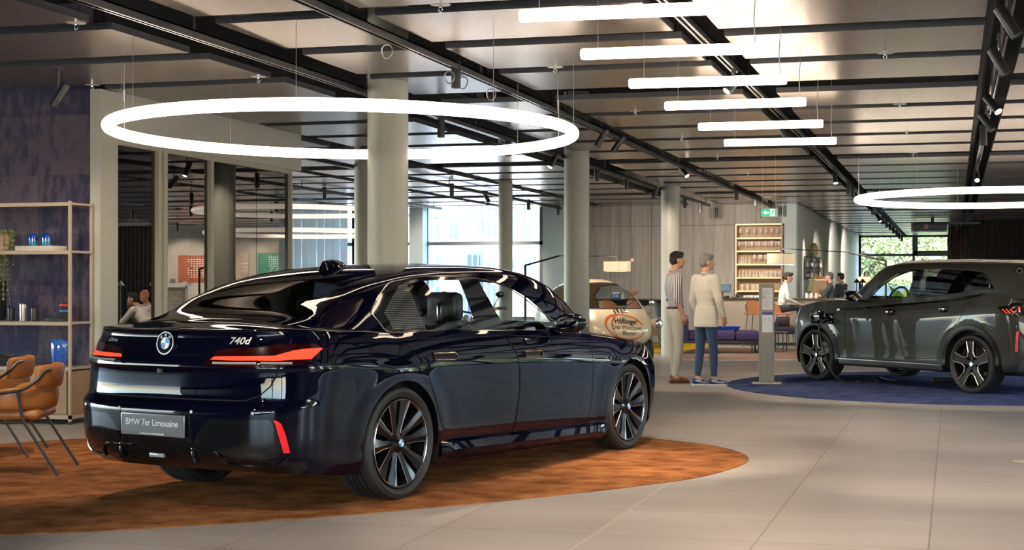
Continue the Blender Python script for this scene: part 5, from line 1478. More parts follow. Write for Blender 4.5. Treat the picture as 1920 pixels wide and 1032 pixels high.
obj('lace', join(*[tube([(0.015 - 0.02 * k, -0.034 + 0.004 * k, 0.088 - 0.012 * k), (0.02 - 0.02 * k, 0, 0.098 - 0.012 * k), (0.015 - 0.02 * k, 0.034 - 0.004 * k, 0.088 - 0.012 * k)], 0.006, 5) for k in range(4)], lathe([(0.036, 0.095), (0.042, 0.098), (0.042, 0.112), (0.036, 0.115)], 16, cap=False)[0:2] and mv(lathe([(0.036, 0.095), (0.044, 0.098), (0.044, 0.112), (0.036, 0.115)], 16, cap=False), 0.085)), mat('blue_lace', (0.03, 0.17, 0.62), 0.5), t)
# blue glass vase
q = on_shelf(112, 690, S3)
obj_v = tag(obj('glass_vase', lathe([(0, 0), (0.06, 0), (0.068, 0.01), (0.083, 0.08), (0.088, 0.17), (0.088, 0.24), (0.078, 0.268), (0.066, 0.275), (0.064, 0.27), (0.08, 0.24), (0.08, 0.1), (0.062, 0.02), (0, 0.015)], 36, cap=False),
    mat('cobalt_glass', (0.012, 0.045, 0.36), 0.08, coat=1.0, noise=((9, 9, 14), (0.06, 0.20, 0.62), 0.22)), None, 60, q), 'bulbous cobalt blue glass vase on the cabinet top by the cognac chairs', 'vase')
q = on_shelf(6, 690, S3)
tag(obj('folded_bag', join(box(-0.13, 0.13, -0.1, 0.1, 0, 0.05, 0.024, 3), mv(box(-0.10, 0.11, -0.09, 0.09, 0.04, 0.085, 0.02, 3), 0, 0, 0, rz=0.15), tube([(-0.08, -0.02, 0.08), (0, -0.03, 0.105), (0.09, -0.02, 0.07)], 0.012, 8)), mat('charcoal_cloth', (0.02, 0.02, 0.022), 0.85, bump=(40, 0.3)), None, 60, q), 'dark folded bag on the cabinet top at the left edge', 'bag')
q = on_shelf(0, 603, S2, 0.22)
tag(obj('backpack', box(-0.12, 0.06, -0.08, 0.08, 0, 0.44, 0.05, 3), mat('black_pack_cloth', (0.012, 0.012, 0.013), 0.8), None, 60, q + Vector((-0.02, 0, 0))), 'black upright bag half hidden by the trailing plant', 'bag')
# trailing plant
q = on_shelf(4, 470, S1, 0.10)
pl = thing('trailing_plant', 'trailing light green plant in a pale pot, hanging down from the top shelf board', 'plant', q)
obj('pot', lathe([(0, 0), (0.07, 0), (0.085, 0.15), (0.085, 0.17), (0.075, 0.17), (0.07, 0.14), (0, 0.14)], 24, cap=False), mat('pale_clay_pot', (0.48, 0.33, 0.25), 0.6), pl)
rnd = random.Random(3)
V, Fc = [], []
stems = []
for k in range(46):
    a = rnd.uniform(0, 2 * PI); L = rnd.uniform(0.15, 0.78) if k % 3 else rnd.uniform(0.1, 0.3)
    r0 = 0.085 + rnd.uniform(0, 0.05)
    pts = [(0.03 * math.cos(a), 0.03 * math.sin(a), 0.16), (r0 * math.cos(a), r0 * math.sin(a), 0.19 + rnd.uniform(-.02, .03))]
    z = 0.17; x, y = (r0 + 0.02) * math.cos(a), min((r0 + 0.02) * math.sin(a), 0.05) - 0.03
    while z > 0.17 - L:
        pts.append((x, y, z)); z -= 0.05; x += rnd.uniform(-.014, .014); y += rnd.uniform(-.01, .008)
    stems.append(tube(pts, 0.0022, 4))
    for i in range(1, len(pts)):
        for _ in range(4):
            c = Vector(pts[i]); b = rnd.uniform(0, 2 * PI); l = rnd.uniform(0.02, 0.04)
            d = Vector((math.cos(b) * l, math.sin(b) * l * .7, -l * rnd.uniform(0.2, 1)))
            s_ = Vector((-d.y, d.x, 0)).normalized() * 0.0055 if (d.x or d.y) else Vector((.005, 0, 0))
            k0 = len(V); V += [c, c + d * .5 + s_, c + d, c + d * .5 - s_]; Fc.append((k0, k0 + 1, k0 + 2, k0 + 3))
tag(obj('stem', join(*stems), mat('plant_stem', (0.16, 0.20, 0.06), 0.6), pl), None, None, None, 'stuff')
tag(obj('foliage', (V, Fc), mat('yellow_green_leaf', (0.24, 0.30, 0.08), 0.55, noise=((20, 20, 20), (0.36, 0.40, 0.16), 0.2)), pl, None), None, None, None, 'stuff')
# ================================================================ COGNAC CHAIRS
M_cog = mat('cognac_leather', (0.36, 0.125, 0.028), 0.42, noise=((6, 6, 6), (0.42, 0.155, 0.04), 0.3))
M_gun = mat('gunmetal_tube', (0.10, 0.10, 0.10), 0.35, 0.9)
def bent_pad(r, a0, a1, z0, z1, th, m, nm, par, lean=0.0, n=22, sx=1.0):
    """upholstered shell curving round the sitter; rows of a rounded cross-section"""
    rows = []
    for i in range(n + 1):
        a = a0 + (a1 - a0) * i / n
        f = min(1.0, min(i, n - i) / 3.0); f = math.sqrt(max(0.0, 1 - (1 - f) ** 2)) * 0.92 + 0.08
        zc, hz = (z0 + z1) / 2, (z1 - z0) / 2 * (0.55 + 0.45 * f)
        row = []
        for k in range(16):
            b = 2 * PI * k / 16
            cz = math.copysign(abs(math.sin(b)) ** 0.5, math.sin(b)); cr = math.copysign(abs(math.cos(b)) ** 0.7, math.cos(b))
            z = zc + hz * cz
            rr = r + th / 2 * cr * f + lean * (z - z0)
            row.append((-rr * math.cos(a) * sx, rr * math.sin(a), z))
        rows.append(row)
    g = sheet(rows, close_u=True)
    g[1].append(tuple(range(16))); g[1].append(tuple(range(n * 16, n * 16 + 16)))
    return obj(nm, g, m, par, 60)
def lounge_chair(loc, rz, label, group):
    t = thing('armchair', label, 'chair', loc, rz, group)       # sitter looks along +X
    obj('seat', box(-0.26, 0.30, -0.26, 0.26, 0.40, 0.475, 0.035, 3), M_cog, t, 60)
    bent_pad(0.29, -1.75, 1.75, 0.475, 0.64, 0.055, M_cog, 'armrest_shell', t, 0.08)
    bent_pad(0.315, -0.85, 0.85, 0.625, 0.80, 0.07, M_cog, 'backrest', t, 0.12)
    for s in (-1, 1):
        f = obj('frame', tube(smooth_loop([(0.36, s * 0.30, 0.545), (0.30, s * 0.315, 0.56), (0.0, s * 0.325, 0.60), (-0.16, s * 0.315, 0.63), (-0.24, s * 0.28, 0.69), (-0.285, s * 0.22, 0.75), (-0.33, s * 0.20, 0.765)], 5, False), 0.011, 8), M_gun, t)
        obj('leg', tube([(-0.12, s * 0.318, 0.612), (-0.155, s * 0.31, 0.40), (-0.40, s * 0.32, 0.0)], 0.011, 8), M_gun, t)
        obj('leg', tube([(0.30, s * 0.315, 0.56), (0.25, s * 0.30, 0.39), (0.33, s * 0.32, 0.0)], 0.011, 8), M_gun, t)
    obj('seat_frame', join(tube([(-0.155, -0.31, 0.39), (0.25, -0.30, 0.385)], 0.010, 8), tube([(-0.155, 0.31, 0.39), (0.25, 0.30, 0.385)], 0.010, 8), tube([(-0.155, -0.31, 0.39), (-0.155, 0.31, 0.39)], 0.010, 8), tube([(0.25, -0.30, 0.385), (0.25, 0.30, 0.385)], 0.010, 8)), M_gun, t)
    return t
fa = at_z(109, 893, 0.009)
hd_ = math.radians(202)
fx, fy_ = math.cos(hd_), math.sin(hd_)
cpos = Vector((fa.x + 0.40 * fx + 0.32 * (-fy_) * -1, fa.y + 0.40 * fy_ + 0.32 * fx * -1, 0.008))
# foot (-0.40, +0.32 in the chair) must stand at fa
R_ = Matrix.Rotation(hd_, 3, 'Z')
cpos = fa - R_ @ Vector((-0.40, 0.32, 0)); cpos.z = 0.008
lounge_chair(cpos, hd_, 'cognac leather armchair with grey tube frame, nearer of the two at the left edge', 'cognac armchairs')
fb = at_z(53, 858, 0.009)
c2 = fb - R_ @ Vector((-0.40, 0.32, 0)); c2.z = 0.008
lounge_chair(c2, hd_, 'cognac leather armchair behind the nearer one, in front of the oak cabinet', 'cognac armchairs')
# ================================================================ BEHIND THE GLASS PARTITION
def curtain(name, x0, x1, y, z0, z1, m, label, folds=14, amp=0.07):
    n = folds * 10
    rows = []
    for z in (z0, (z0 + z1) / 2, z1):
        rows.append([(x0 + (x1 - x0) * k / n, y + amp * math.sin(2 * PI * folds * k / n) * (1.1 if z < z1 else 0.8) + 0.02 * math.sin(17.0 * k / n + z), z) for k in range(n + 1)])
    back = [[(a, b + 0.012, c) for a, b, c in r] for r in rows]
    return tag(obj(name, join(sheet(rows), sheet(back)), m, None, 80), label, 'curtain')
YC = 40.0
curtain('curtain', xw(195, YC) - 2, xw(298, YC), YC, 0.02, at_y(250, 424, YC).z, mat('grey_black_curtain', (0.030, 0.030, 0.028), 0.9), 'dark grey curtain behind the two seated men in the glass room', 26, 0.10)
def wall_picture(px0, px1, py0, py1, y, m, label, cols, rows_, c0, c1, r0, r1, seed):
    a, b = at_y(px0, py0, y), at_y(px1, py1, y)
    t = thing('wall_panel', label, 'picture', ((a.x + b.x) / 2, y - 0.001, (a.z + b.z) / 2))
    w, h = (b.x - a.x), (a.z - b.z)
    obj('panel_face', box(-w / 2, w / 2, -0.04, 0.0, -h / 2, h / 2, 0.005), m, t)
    rn = random.Random(seed); ds = []
    for i in range(cols):
        for j in range(rows_):
            if rn.random() < 0.15: continue
            x = -w / 2 + w * (c0 + (c1 - c0) * i / max(1, cols - 1)); z = -h / 2 + h * (r0 + (r1 - r0) * j / max(1, rows_ - 1))
            k = w * (c1 - c0) / cols * rn.choice((0.25, 0.35, 0.4))
            ds.append(box(x - k, x + k, -0.043, -0.0402, z - 0.012, z + 0.014))
    d = obj('white_slots', join(*ds), mat('slot_white', (0.80, 0.79, 0.77), 0.5), t)
    return t
M_rust = mat('rust_orange', (0.26, 0.055, 0.012), 0.55, noise=((6, 6, 3), (0.36, 0.09, 0.02), 0.2))
M_stone = mat('brown_stone', (0.30, 0.23, 0.18), 0.6, noise=((9, 9, 9), (0.42, 0.35, 0.29), 0.2))
M_green = mat('green_patina', (0.03, 0.17, 0.11), 0.5, noise=((6, 6, 6), (0.09, 0.30, 0.20), 0.2))
wall_picture(335, 401, 479.5, 530, YL, M_rust, 'rust orange wall panel with rows of white slots behind the glass', 9, 9, 0.30, 0.95, 0.2, 0.85, 1)
wall_picture(440, 467, 477, 540, YL, M_stone, 'brown stone wall panel right of the round column behind the glass', 4, 3, 0.55, 0.9, 0.5, 0.72, 2)
wall_picture(484, 543, 475, 514, YL, M_green, 'green wall panel with white slots behind the glass', 10, 7, 0.38, 0.95, 0.15, 0.8, 3)
p = at_y(324, 527, YL)
tag(obj('wall_switch', box(-0.10, 0.10, -0.02, 0, -0.07, 0.07, 0.005), mat('switch_grey', (0.10, 0.10, 0.09), 0.5), None, 35, p), 'small dark control plate on the wall left of the rust orange panel', 'switch')
def stem_lamp(px, py, w, y, label, m=M_white, dome=False):
    p = at_y(px, py, y)
    t = thing('floor_lamp', label, 'lamp', (p.x, y, 0))
    r = w / 2
    if dome: obj('lamp_shade', lathe([(r, p.z - 0.02), (r * .95, p.z + 0.0), (r * .6, p.z + 0.045), (r * .2, p.z + 0.065), (0, p.z + 0.067)], 28, cap=False), m, t, 60)
    else: obj('lamp_shade', lathe([(r, p.z - 0.02), (r * .98, p.z - 0.013), (0.015, p.z + 0.07), (0, p.z + 0.07)], 28, cap=False), m, t, 60)
    obj('pole', cyl((0, 0, 0.02), (0, 0, p.z), 0.012 if not dome else 0.03, 10), M_white if dome else M_blacksat, t)
    obj('base', lathe([(0, 0), (0.14, 0), (0.14, 0.015), (0.02, 0.022), (0, 0.022)], 24, cap=False), m, t)
M_shade = mat('white_lamp_shade', (0.58, 0.56, 0.52), 0.5)
stem_lamp(226.5, 534, 0.15, 24.0, 'white cone lamp in front of the dark curtain, above the seated men', M_shade)
stem_lamp(286, 534, 0.14, 24.0, 'white cone lamp half hidden by the partition post on its left', M_shade)
stem_lamp(307, 534, 0.14, 23.0, 'white cone lamp just right of the partition post', M_shade)
stem_lamp(348.5, 534, 0.19, 22.0, 'white mushroom lamp below the rust orange panel', M_shade, True)
# info board
p = at_y(330, 600, 20.5)
ib = thing('info_board', 'grey framed notice board with a white printed sheet behind the glass', 'notice board', (p.x, 20.5, 0), CAM_YAW)
zt_, zb_ = at_y(330, 539, 20.5).z, 0.0
obj('board', box(-0.15, 0.15, -0.015, 0.015, 0.0, zt_, 0.006), mat('board_beige', (0.36, 0.33, 0.28), 0.5), ib)
sh_ = obj('sheet', box(-0.115, 0.105, -0.018, -0.0155, zt_ - 0.55, zt_ - 0.06), mat('paper', (0.66, 0.62, 0.58), 0.7), ib)
obj('print_lines', join(*[box(0.09 - w, 0.09, -0.0082, -0.0182, zt_ - d, zt_ - d + 0.006) for w, d in ((0.14, 0.12), (0.04, 0.135), (0.05, 0.155), (0.05, 0.18), (0.17, 0.22), (0.17, 0.25), (0.16, 0.28), (0.17, 0.31))]), mat('print_grey', (0.16, 0.15, 0.15), 0.7), sh_)
# black angled lamp behind the glass
p = at_y(374, 560, 22.5); q = at_y(374, 503, 22.5)
bl_ = thing('floor_lamp', 'black angled floor lamp in front of the rust orange panel', 'lamp', (p.x, 22.5, 0), CAM_YAW)
obj('pole', box(-0.018, 0.018, -0.018, 0.018, 0.02, q.z), M_black, bl_)
obj('arm', tube([(0, 0, q.z - 0.02), (0.35, 0.0, q.z + 0.12), (0.6, 0, q.z + 0.16)], 0.018, 6), M_black, bl_)
obj('base', box(-0.25, 0.25, -0.18, 0.18, 0, 0.02), M_black, bl_)
# ================================================================ CREAM BUBBLE CAR
M_cream = mat('cream_paint', (0.62, 0.50, 0.34), 0.3, coat=0.8)
bub = thing('bubble_car', 'small cream bubble car with orange ring logo and bakery lettering behind the column', 'car')
class Shell(Car):
    def __init__(s, g, root, o, yaw, sc):
        s.root = root
        root.location = o; root.rotation_euler = (0, 0, yaw); root.scale = (sc, sc, sc)
        s.M = Matrix.Translation(o) @ Matrix.Rotation(yaw, 4, 'Z') @ Matrix.Scale(sc, 4)
        s.Mi = s.M.inverted(); s.cam = s.Mi @ CO
        bm = bmesh.new()
        v_ = [bm.verts.new(p) for p in g[0]]
        for f in g[1]: bm.faces.new([v_[i] for i in f])
        bmesh.ops.remove_doubles(bm, verts=bm.verts, dist=1e-5)
        bmesh.ops.recalc_face_normals(bm, faces=bm.faces); bm.normal_update()
        if sum(1 if f.normal.dot(f.calc_center_median() - Vector((0, 0, .7))) > 0 else -1 for f in bm.faces) < 0:
            bmesh.ops.reverse_faces(bm, faces=bm.faces); bm.normal_update()
        bm.verts.ensure_lookup_table(); bm.faces.ensure_lookup_table(); bm.verts.index_update()
        s.bms = {'low': bm}; s.bvh = {'low': BVHTree.FromBMesh(bm)}
        s.ref = {'low': ([v.co.copy() for v in bm.verts], [v.normal.copy() for v in bm.verts], [tuple(v.index for v in f.verts) for f in bm.faces])}
BW = [(-1.15, 0.12), (-1.08, 0.26), (-0.9, 0.43), (-0.5, 0.60), (0, 0.68), (0.5, 0.70), (0.8, 0.66), (0.98, 0.56), (1.08, 0.42), (1.14, 0.20)]
BT = [(-1.15, 0.66), (-1.05, 0.80), (-0.85, 0.98), (-0.5, 1.22), (-0.15, 1.33), (0.2, 1.345), (0.48, 1.27), (0.70, 1.10), (0.86, 0.93), (1.0, 0.80), (1.1, 0.66), (1.14, 0.58)]
BB = [(-1.15, 0.48), (-1.0, 0.36), (-0.5, 0.26), (0.6, 0.24), (0.95, 0.30), (1.1, 0.42), (1.14, 0.52)]
rows = []
for i in range(61):
    x = -1.15 + 2.29 * i / 60
    w, t_, b_ = spline(BW, x), spline(BT, x), spline(BB, x)
    zc, hz = (t_ + b_) / 2, (t_ - b_) / 2
    r = []
    for k in range(48):
        a = 2 * PI * k / 48
        ca, sa = math.cos(a), math.sin(a)
        e = 0.72
        tum = 1 - 0.22 * max(0, sa) ** 2
        r.append((x, w * tum * math.copysign(abs(ca) ** e, ca), zc + hz * math.copysign(abs(sa) ** 0.80, sa)))
    rows.append(r)
g = sheet(rows, close_u=True); g[1].append(tuple(range(48))); g[1].append(tuple(range(60 * 48, 61 * 48)))
bpos = CO + FW * 24.6 + RT * ((1100 - CXP) / F_PX * 24.6); bpos.z = 0.0
byaw = math.atan2(-FW.y, -FW.x) + math.radians(31)
bc = Shell(g, bub, bpos, byaw, 1.12)
FR = ((0, 1, 0), (0, 0, 1), (1, 0, 0))
bc.part('windscreen', bc.cut('low', [(-0.50, 0.90), (0.50, 0.90), (0.47, 1.12), (0.38, 1.255), (0, 1.275), (-0.38, 1.255), (-0.47, 1.12)], *FR, cond=lambda p: p.x > 0.2), 'low', M_clear)
bc.part('windscreen_rim', bc.cut('low', [(-0.53, 0.885), (0.53, 0.885), (0.50, 1.13), (0.40, 1.275), (0, 1.295), (-0.40, 1.275), (-0.50, 1.13)], *FR, cond=lambda p: p.x > 0.2), 'low', mat('rubber_seal', (0.03, 0.03, 0.03), 0.5))
for ax, cnd in ((SIDE_R, lambda p: p.y < -0.1), (SIDE_L, lambda p: p.y > 0.1)):
    sw_ = [(-0.55, 0.88), (-0.50, 1.08), (-0.25, 1.22), (0.05, 1.25), (0.28, 1.22), (0.40, 1.10), (0.44, 0.88)]
    bc.part('side_window', bc.cut('low', sw_, *ax, cond=cnd), 'low', M_clear)
    bc.part('window_seal', bc.cut('low', ring_poly(sw_, 0.008), *ax, cond=cnd), 'low', MATS['rubber_seal'])
def drape(sh, pts, off=0.004):
    out = []
    for y, z in pts:
        h = sh.bvh['low'].ray_cast(Vector((3, y, z)), Vector((-1, 0, 0)))
        p = h[0] if h[0] is not None else sh.bvh['low'].find_nearest(Vector((1.0, y, z)))[0]
        out.append(p + Vector((off, 0, 0)))
    return out
def drape_text(sh, s, size, y0, z0, m, nm, par, bold=0.0, rot=0.0, sx=1.0):
    gq = text_geo(s, size, 0, 'CENTER', bold)
    c, s_ = math.cos(rot), math.sin(rot)
    P2 = [(y0 + (p.x * c - p.y * s_) * sx, z0 + p.x * s_ + p.y * c) for p in gq[0]]
    return obj(nm, (drape(sh, P2, 0.007), gq[1]), m, par, None)
M_ochre = mat('logo_orange', (0.50, 0.10, 0.015), 0.5)
M_ink = mat('logo_black', (0.015, 0.012, 0.01), 0.5)
def ring_band(a, b, w0, w1, y0, z0, a0, a1, n=60, rot=0.0):
    A, B = [], []
    for k in range(n + 1):
        t = a0 + (a1 - a0) * k / n
        wv = w0 + (w1 - w0) * (0.5 + 0.5 * math.sin(3 * t)) * (1 if 3 < k < n - 3 else 0.4)
        for L_, s_ in ((A, 1), (B, -1)):
            u, v = (a + s_ * wv) * math.cos(t), (b + s_ * wv) * math.sin(t)
            L_.append((y0 + u * math.cos(rot) - v * math.sin(rot), z0 + u * math.sin(rot) + v * math.cos(rot)))
    P = drape(bc, A) + drape(bc, B)
    return P, [(k, k + 1, n + 2 + k, n + 1 + k) for k in range(n)]
bp = bc.part('body_shell', bc.bms['low'], 'low', M_cream)
LY, LZ = 0.02, 0.62
obj('logo_ring', ring_band(0.33, 0.185, 0.008, 0.020, LY, LZ, 0.4, 0.4 + 1.85 * PI, 80, -0.15), M_ochre, bp, None)
obj('logo_swash', ring_band(0.285, 0.20, 0.004, 0.016, LY + 0.05, LZ - 0.01, 2.2, 4.6, 40, -0.15), M_ochre, bp, None)
drape_text(bc, 'Höflinger', 0.105, LY + 0.02, LZ + 0.085, M_ink, 'lettering', bp, 0.003, -0.06)
drape_text(bc, 'Der Münchner', 0.088, LY + 0.02, LZ - 0.005, M_ink, 'lettering', bp, 0.0, -0.06)
drape_text(bc, 'Bäcker', 0.088, LY + 0.04, LZ - 0.090, M_ink, 'lettering', bp, 0.0, -0.06)
for k, (dy, dz) in enumerate(((-0.10, 0.0), (-0.04, 0.012), (0.03, 0.006), (0.09, 0.012))):
    pts = [(dy - .016, -.03), (dy + .0, -.035), (dy + .014, -.028), (dy + .008, .0), (dy + .02, .012), (dy + .004, .016), (dy + .004, .036), (dy - .008, .036), (dy - .006, .014), (dy - .022, .006)]
    obj('logo_figure', (drape(bc, [(LY + a, LZ + 0.235 + dz + b) for a, b in pts], 0.006), [tuple(range(len(pts)))]), M_ink, bp, None)
for s in (-1, 1):
    hl = obj('headlamp', join(ball(0.86, s * 0.70, 0.66, 0.13, 0.085, 0.085, 18, 10)), M_cream, bub)
    obj('headlamp_glass', ball(0.975, s * 0.70, 0.66, 0.03, 0.07, 0.07, 16, 8), M_bright, hl)
    obj('wheel', join(mv(make_tyre(0.24, 0.14, 0.15), 0.72, s * 0.56, 0.235)), M_tyre, bub)
    obj('door_mirror', join(ball(0.62, s * 0.80, 0.98, 0.025, 0.05, 0.05, 14, 8), cyl((0.62, s * 0.66, 0.92), (0.62, s * 0.80, 0.96), 0.008, 6)), M_bright, bub)
obj('wheel', mv(make_tyre(0.24, 0.14, 0.15), -0.85, 0, 0.235), M_tyre, bub)
P = drape(bc, [(-0.05, 0.885), (0.1, 0.90), (0.38, 1.0)], 0.012); obj('wiper', tube(P, 0.006, 5), M_black, bub)
obj('seat_bench', box(-0.45, -0.1, -0.5, 0.5, 0.4, 0.86, 0.08, 3), mat('bench_check', (0.35, 0.12, 0.05), 0.8), bub)
obj('door_handle', box(1.02, 1.06, -0.06, 0.10, 0.845, 0.865, 0.006), M_bright, bub)
# ================================================================ MOTORCYCLES (half hidden)
def motorcycle(loc, rz, label):
    t = thing('motorcycle', label, 'motorcycle', loc, rz, 'motorcycles')
    for x in (0.75, -0.75):
        w = obj('wheel', mv(make_tyre(0.31, 0.13, 0.22), x, 0, 0.31), M_tyre, t)
        obj('rim', mv(join(lathe([(0.225, -.04), (0.20, -.02), (0.20, .02), (0.225, .04)], 32, 'Y', False), *[cyl((0, 0, 0), (0.21 * math.cos(a), 0, 0.21 * math.sin(a)), 0.006, 5) for a in [2 * PI * k / 12 for k in range(12)]]), x, 0, 0.31), M_chrome, w)
    obj('fork', join(*[cyl((0.75, s * .1, 0.31), (0.45, s * .1, 1.02), 0.025, 10) for s in (-1, 1)]), M_chrome, t)
    obj('headlight', join(lathe([(0, .11), (0.085, .10), (0.095, 0.06), (0.07, -.05), (0, -.08)], 24, 'X', False)), M_chrome, t, 50).location = (0.56, 0, 0.95)
    obj('fuel_tank', ball(0.12, 0, 0.82, 0.30, 0.15, 0.13, 20, 12), mat('tank_black', (0.01, 0.01, 0.012), 0.15, coat=1), t, 60)
    obj('seat', box(-0.75, -0.15, -0.12, 0.12, 0.70, 0.80, 0.05, 3), M_seat, t)
    obj('engine', join(box(-0.2, 0.25, -0.16, 0.16, 0.28, 0.62, 0.04), *[box(-0.18, 0.20, -0.30, 0.30, 0.40 + .03 * k, 0.41 + .03 * k) for k in range(5)]), mat('engine_alu', (0.35, 0.35, 0.35), 0.35, 0.9), t)
    obj('exhaust', tube([(0.2, .2, .4), (0.1, .2, .22), (-0.8, .2, .26)], [0.025, 0.03, 0.05], 10), M_chrome, t)
    hb = obj('handlebar', tube(smooth_loop([(0.26, -0.42, 1.12), (0.36, -0.22, 1.10), (0.44, -0.08, 1.06), (0.44, 0.08, 1.06), (0.36, 0.22, 1.10), (0.26, 0.42, 1.12)], 5, False), 0.013, 8), M_chrome, t)
    for s in (-1, 1):
        obj('grip', cyl((0.255, s * 0.43, 1.12), (0.315, s * 0.31, 1.112), 0.019, 10), M_matt, hb)
        obj('lever', tube([(0.36, s * 0.26, 1.105), (0.34, s * 0.34, 1.10), (0.31, s * 0.44, 1.10)], 0.006, 6), M_bright, hb)
        obj('switch_box', mv(box(-0.025, 0.025, -0.03, 0.03, -0.025, 0.025, 0.006), 0.33, s * 0.275, 1.108), mat('switch_orange', (0.65, 0.22, 0.02), 0.4), hb)
        obj('mirror', join(cyl((0.34, s * .25, 1.12), (0.30, s * .33, 1.26), 0.006, 6), ball(0.295, s * .34, 1.28, 0.012, 0.055, 0.04, 12, 8)), M_gloss, hb)
    return t
p = at_y(946, 577, 15.6)
motorcycle((p.x - 0.55, 15.9, 0), math.radians(100), 'motorcycle whose handlebar shows through the sedan front window')
p = at_y(214, 595, 15.4)
motorcycle((p.x - 0.2, 15.0, 0), math.radians(-75), 'motorcycle with chrome headlight behind the glass beside the purple wall')
# ================================================================ HIGH TABLE BY THE OAK WALL
M_coral = mat('tan_shell', (0.36, 0.14, 0.06), 0.5)
YT = 32.6
p0, p1 = at_y(1118, 562, YT), at_y(1262, 562, YT)
tb = thing('high_table', 'long black high table in front of the oak wall', 'table', ((p0.x + p1.x) / 2, YT, 0))
hw = (p1.x - p0.x) / 2
obj('tabletop', box(-hw, hw, -0.42, 0.42, 1.04, 1.08, 0.006), M_black, tb)
for sx in (-1, 1):
    for sy in (-1, 1):
        obj('leg', tube([(sx * (hw - 0.35), sy * 0.25, 1.04), (sx * (hw - 0.12), sy * 0.36, 0.0)], [0.07, 0.05], 4), M_black, tb)
obj('table_apron', box(-hw + .2, hw - .2, -0.05, 0.05, 0.92, 1.04), M_black, tb)
def bar_stool(loc, rz, label, foot=0.0):
    t = thing('bar_stool', label, 'stool', loc, rz, 'tan shell bar stools')      # sitter looks along +X
    rows = []
    for i in range(13):
        a = -1.25 + 2.5 * i / 12
        lo, hi = 0.74 + 0.02 * abs(a), 1.06 - 0.10 * abs(a) ** 2
        rows.append([(-0.23 * math.cos(a) - 0.05 * f, 0.24 * math.sin(a) * (1 + .05 * f), lo + (hi - lo) * f) for f in (0, .33, .66, 1)] )
    o = [[(x + 0.022 * math.cos(0), y * 0.93, z) for x, y, z in r] for r in rows]
    obj('backrest', join(sheet(rows), sheet(o), sheet([[r[-1], q[-1]] for r, q in zip(rows, o)])), M_coral, t, 60)
    obj('seat', box(-0.22, 0.22, -0.23, 0.23, 0.735, 0.775, 0.018, 3), M_coral, t)
    for sx in (-1, 1):
        for sy in (-1, 1):
            obj('leg', cyl((sx * 0.15, sy * 0.16, 0.74), (sx * 0.23, sy * 0.24, 0.0), 0.010, 8), M_black, t)
    obj('footrest', tube([(-0.2, -0.21, 0.30), (0.2, -0.21, 0.30), (0.2, 0.21, 0.30), (-0.2, 0.21, 0.30)], 0.010, 6, closed=True), mat('brass_tube', (0.5, 0.33, 0.2), 0.35, 0.8), t)
    return t
bar_stool((at_y(1197, 600, 31.9).x, 31.9, 0), math.radians(65), 'tan bar stool at the black high table, nearer the striped shirt man')
bar_stool((at_y(1142, 600, 32.0).x, 32.0, 0), math.radians(90), 'tan bar stool seen through the bubble car windscreen')
TZ = 1.08
q = at_y(1155, 560, YT); tag(obj('menu_box', box(-0.09, 0.09, -0.02, 0.02, 0, 0.16), mat('menu_blue', (0.04, 0.10, 0.32), 0.5), None, 35, (q.x, YT, TZ)), 'small blue and white box card standing on the high table', 'card')
o_ = [o for o in C.objects if o.name == 'menu_box'][0]; obj('white_print', join(box(-0.085, 0.085, -0.0215, -0.0205, 0.12, 0.155), box(-0.05, -0.015, -0.0215, -0.0205, 0.04, 0.10), box(0.015, 0.05, -0.0215, -0.0205, 0.04, 0.10)), M_bwhite, o_)
q = at_y(1168, 560, YT); t = thing('dispenser_bottle', 'small pale bottle between the blue card and the glass bowl', 'bottle', (q.x, YT, TZ))
obj('bottle_body', lathe([(0, 0), (0.035, 0), (0.035, 0.09), (0.015, 0.11), (0, 0.11)], 18, cap=False), mat('pale_plastic', (0.6, 0.62, 0.62), 0.3), t); obj('pump', join(cyl((0, 0, .11), (0, 0, .15), .008, 8), box(-.03, .01, -.008, .008, .14, .152)), M_bwhite, t)
q = at_y(1187, 560, YT); t = thing('glass_bowl', 'pink glass bowl on a yellow foot on the high table', 'bowl', (q.x, YT, TZ))
obj('foot', lathe([(0, 0), (0.09, 0), (0.10, 0.03), (0.06, 0.07), (0, 0.07)], 24, cap=False), mat('yellow_glass', (0.42, 0.30, 0.03), 0.1, coat=1), t)
obj('bowl', lathe([(0.02, 0.07), (0.07, 0.09), (0.15, 0.17), (0.17, 0.22), (0.16, 0.22), (0.14, 0.17), (0.06, 0.10), (0, 0.09)], 28, cap=False), mat('pink_glass', (0.50, 0.25, 0.22), 0.08, coat=1), t)
# lounge shell chair and yellow rug
M_taupe = mat('taupe_shell', (0.12, 0.090, 0.065), 0.6)
q = at_z(1222, 654, 0.0)
lc = thing('lounge_chair', 'taupe tub lounge chair with thin black legs beside the column', 'chair', (q.x, q.y, 0), math.radians(200))
rows = []
for i in range(17):
    a = -2.0 + 4.0 * i / 16
    hi = 0.78 - 0.30 * (abs(a) / 2.0) ** 1.5
    rows.append([(-0.38 * math.cos(a) * (1 + .1 * f), 0.40 * math.sin(a) * (1 + .1 * f), 0.30 + (hi - 0.30) * f) for f in (0, .5, 1)])
inn = [[(x * .9, y * .9, z) for x, y, z in r] for r in rows]
obj('shell', join(sheet(rows), sheet(inn), sheet([[r[-1], w_[-1]] for r, w_ in zip(rows, inn)])), M_taupe, lc, 60)
obj('seat', lathe([(0, 0.30), (0.36, 0.30), (0.38, 0.36), (0.36, 0.42), (0, 0.43)], 24, cap=False), M_taupe, lc)
for a in (0.8, 2.3, 3.9, 5.4): obj('leg', cyl((0.22 * math.cos(a), 0.22 * math.sin(a), 0.31), (0.32 * math.cos(a), 0.32 * math.sin(a), 0), 0.010, 8), M_black, lc)
a_, b_ = at_z(1190, 660, 0), at_z(1300, 652, 0)
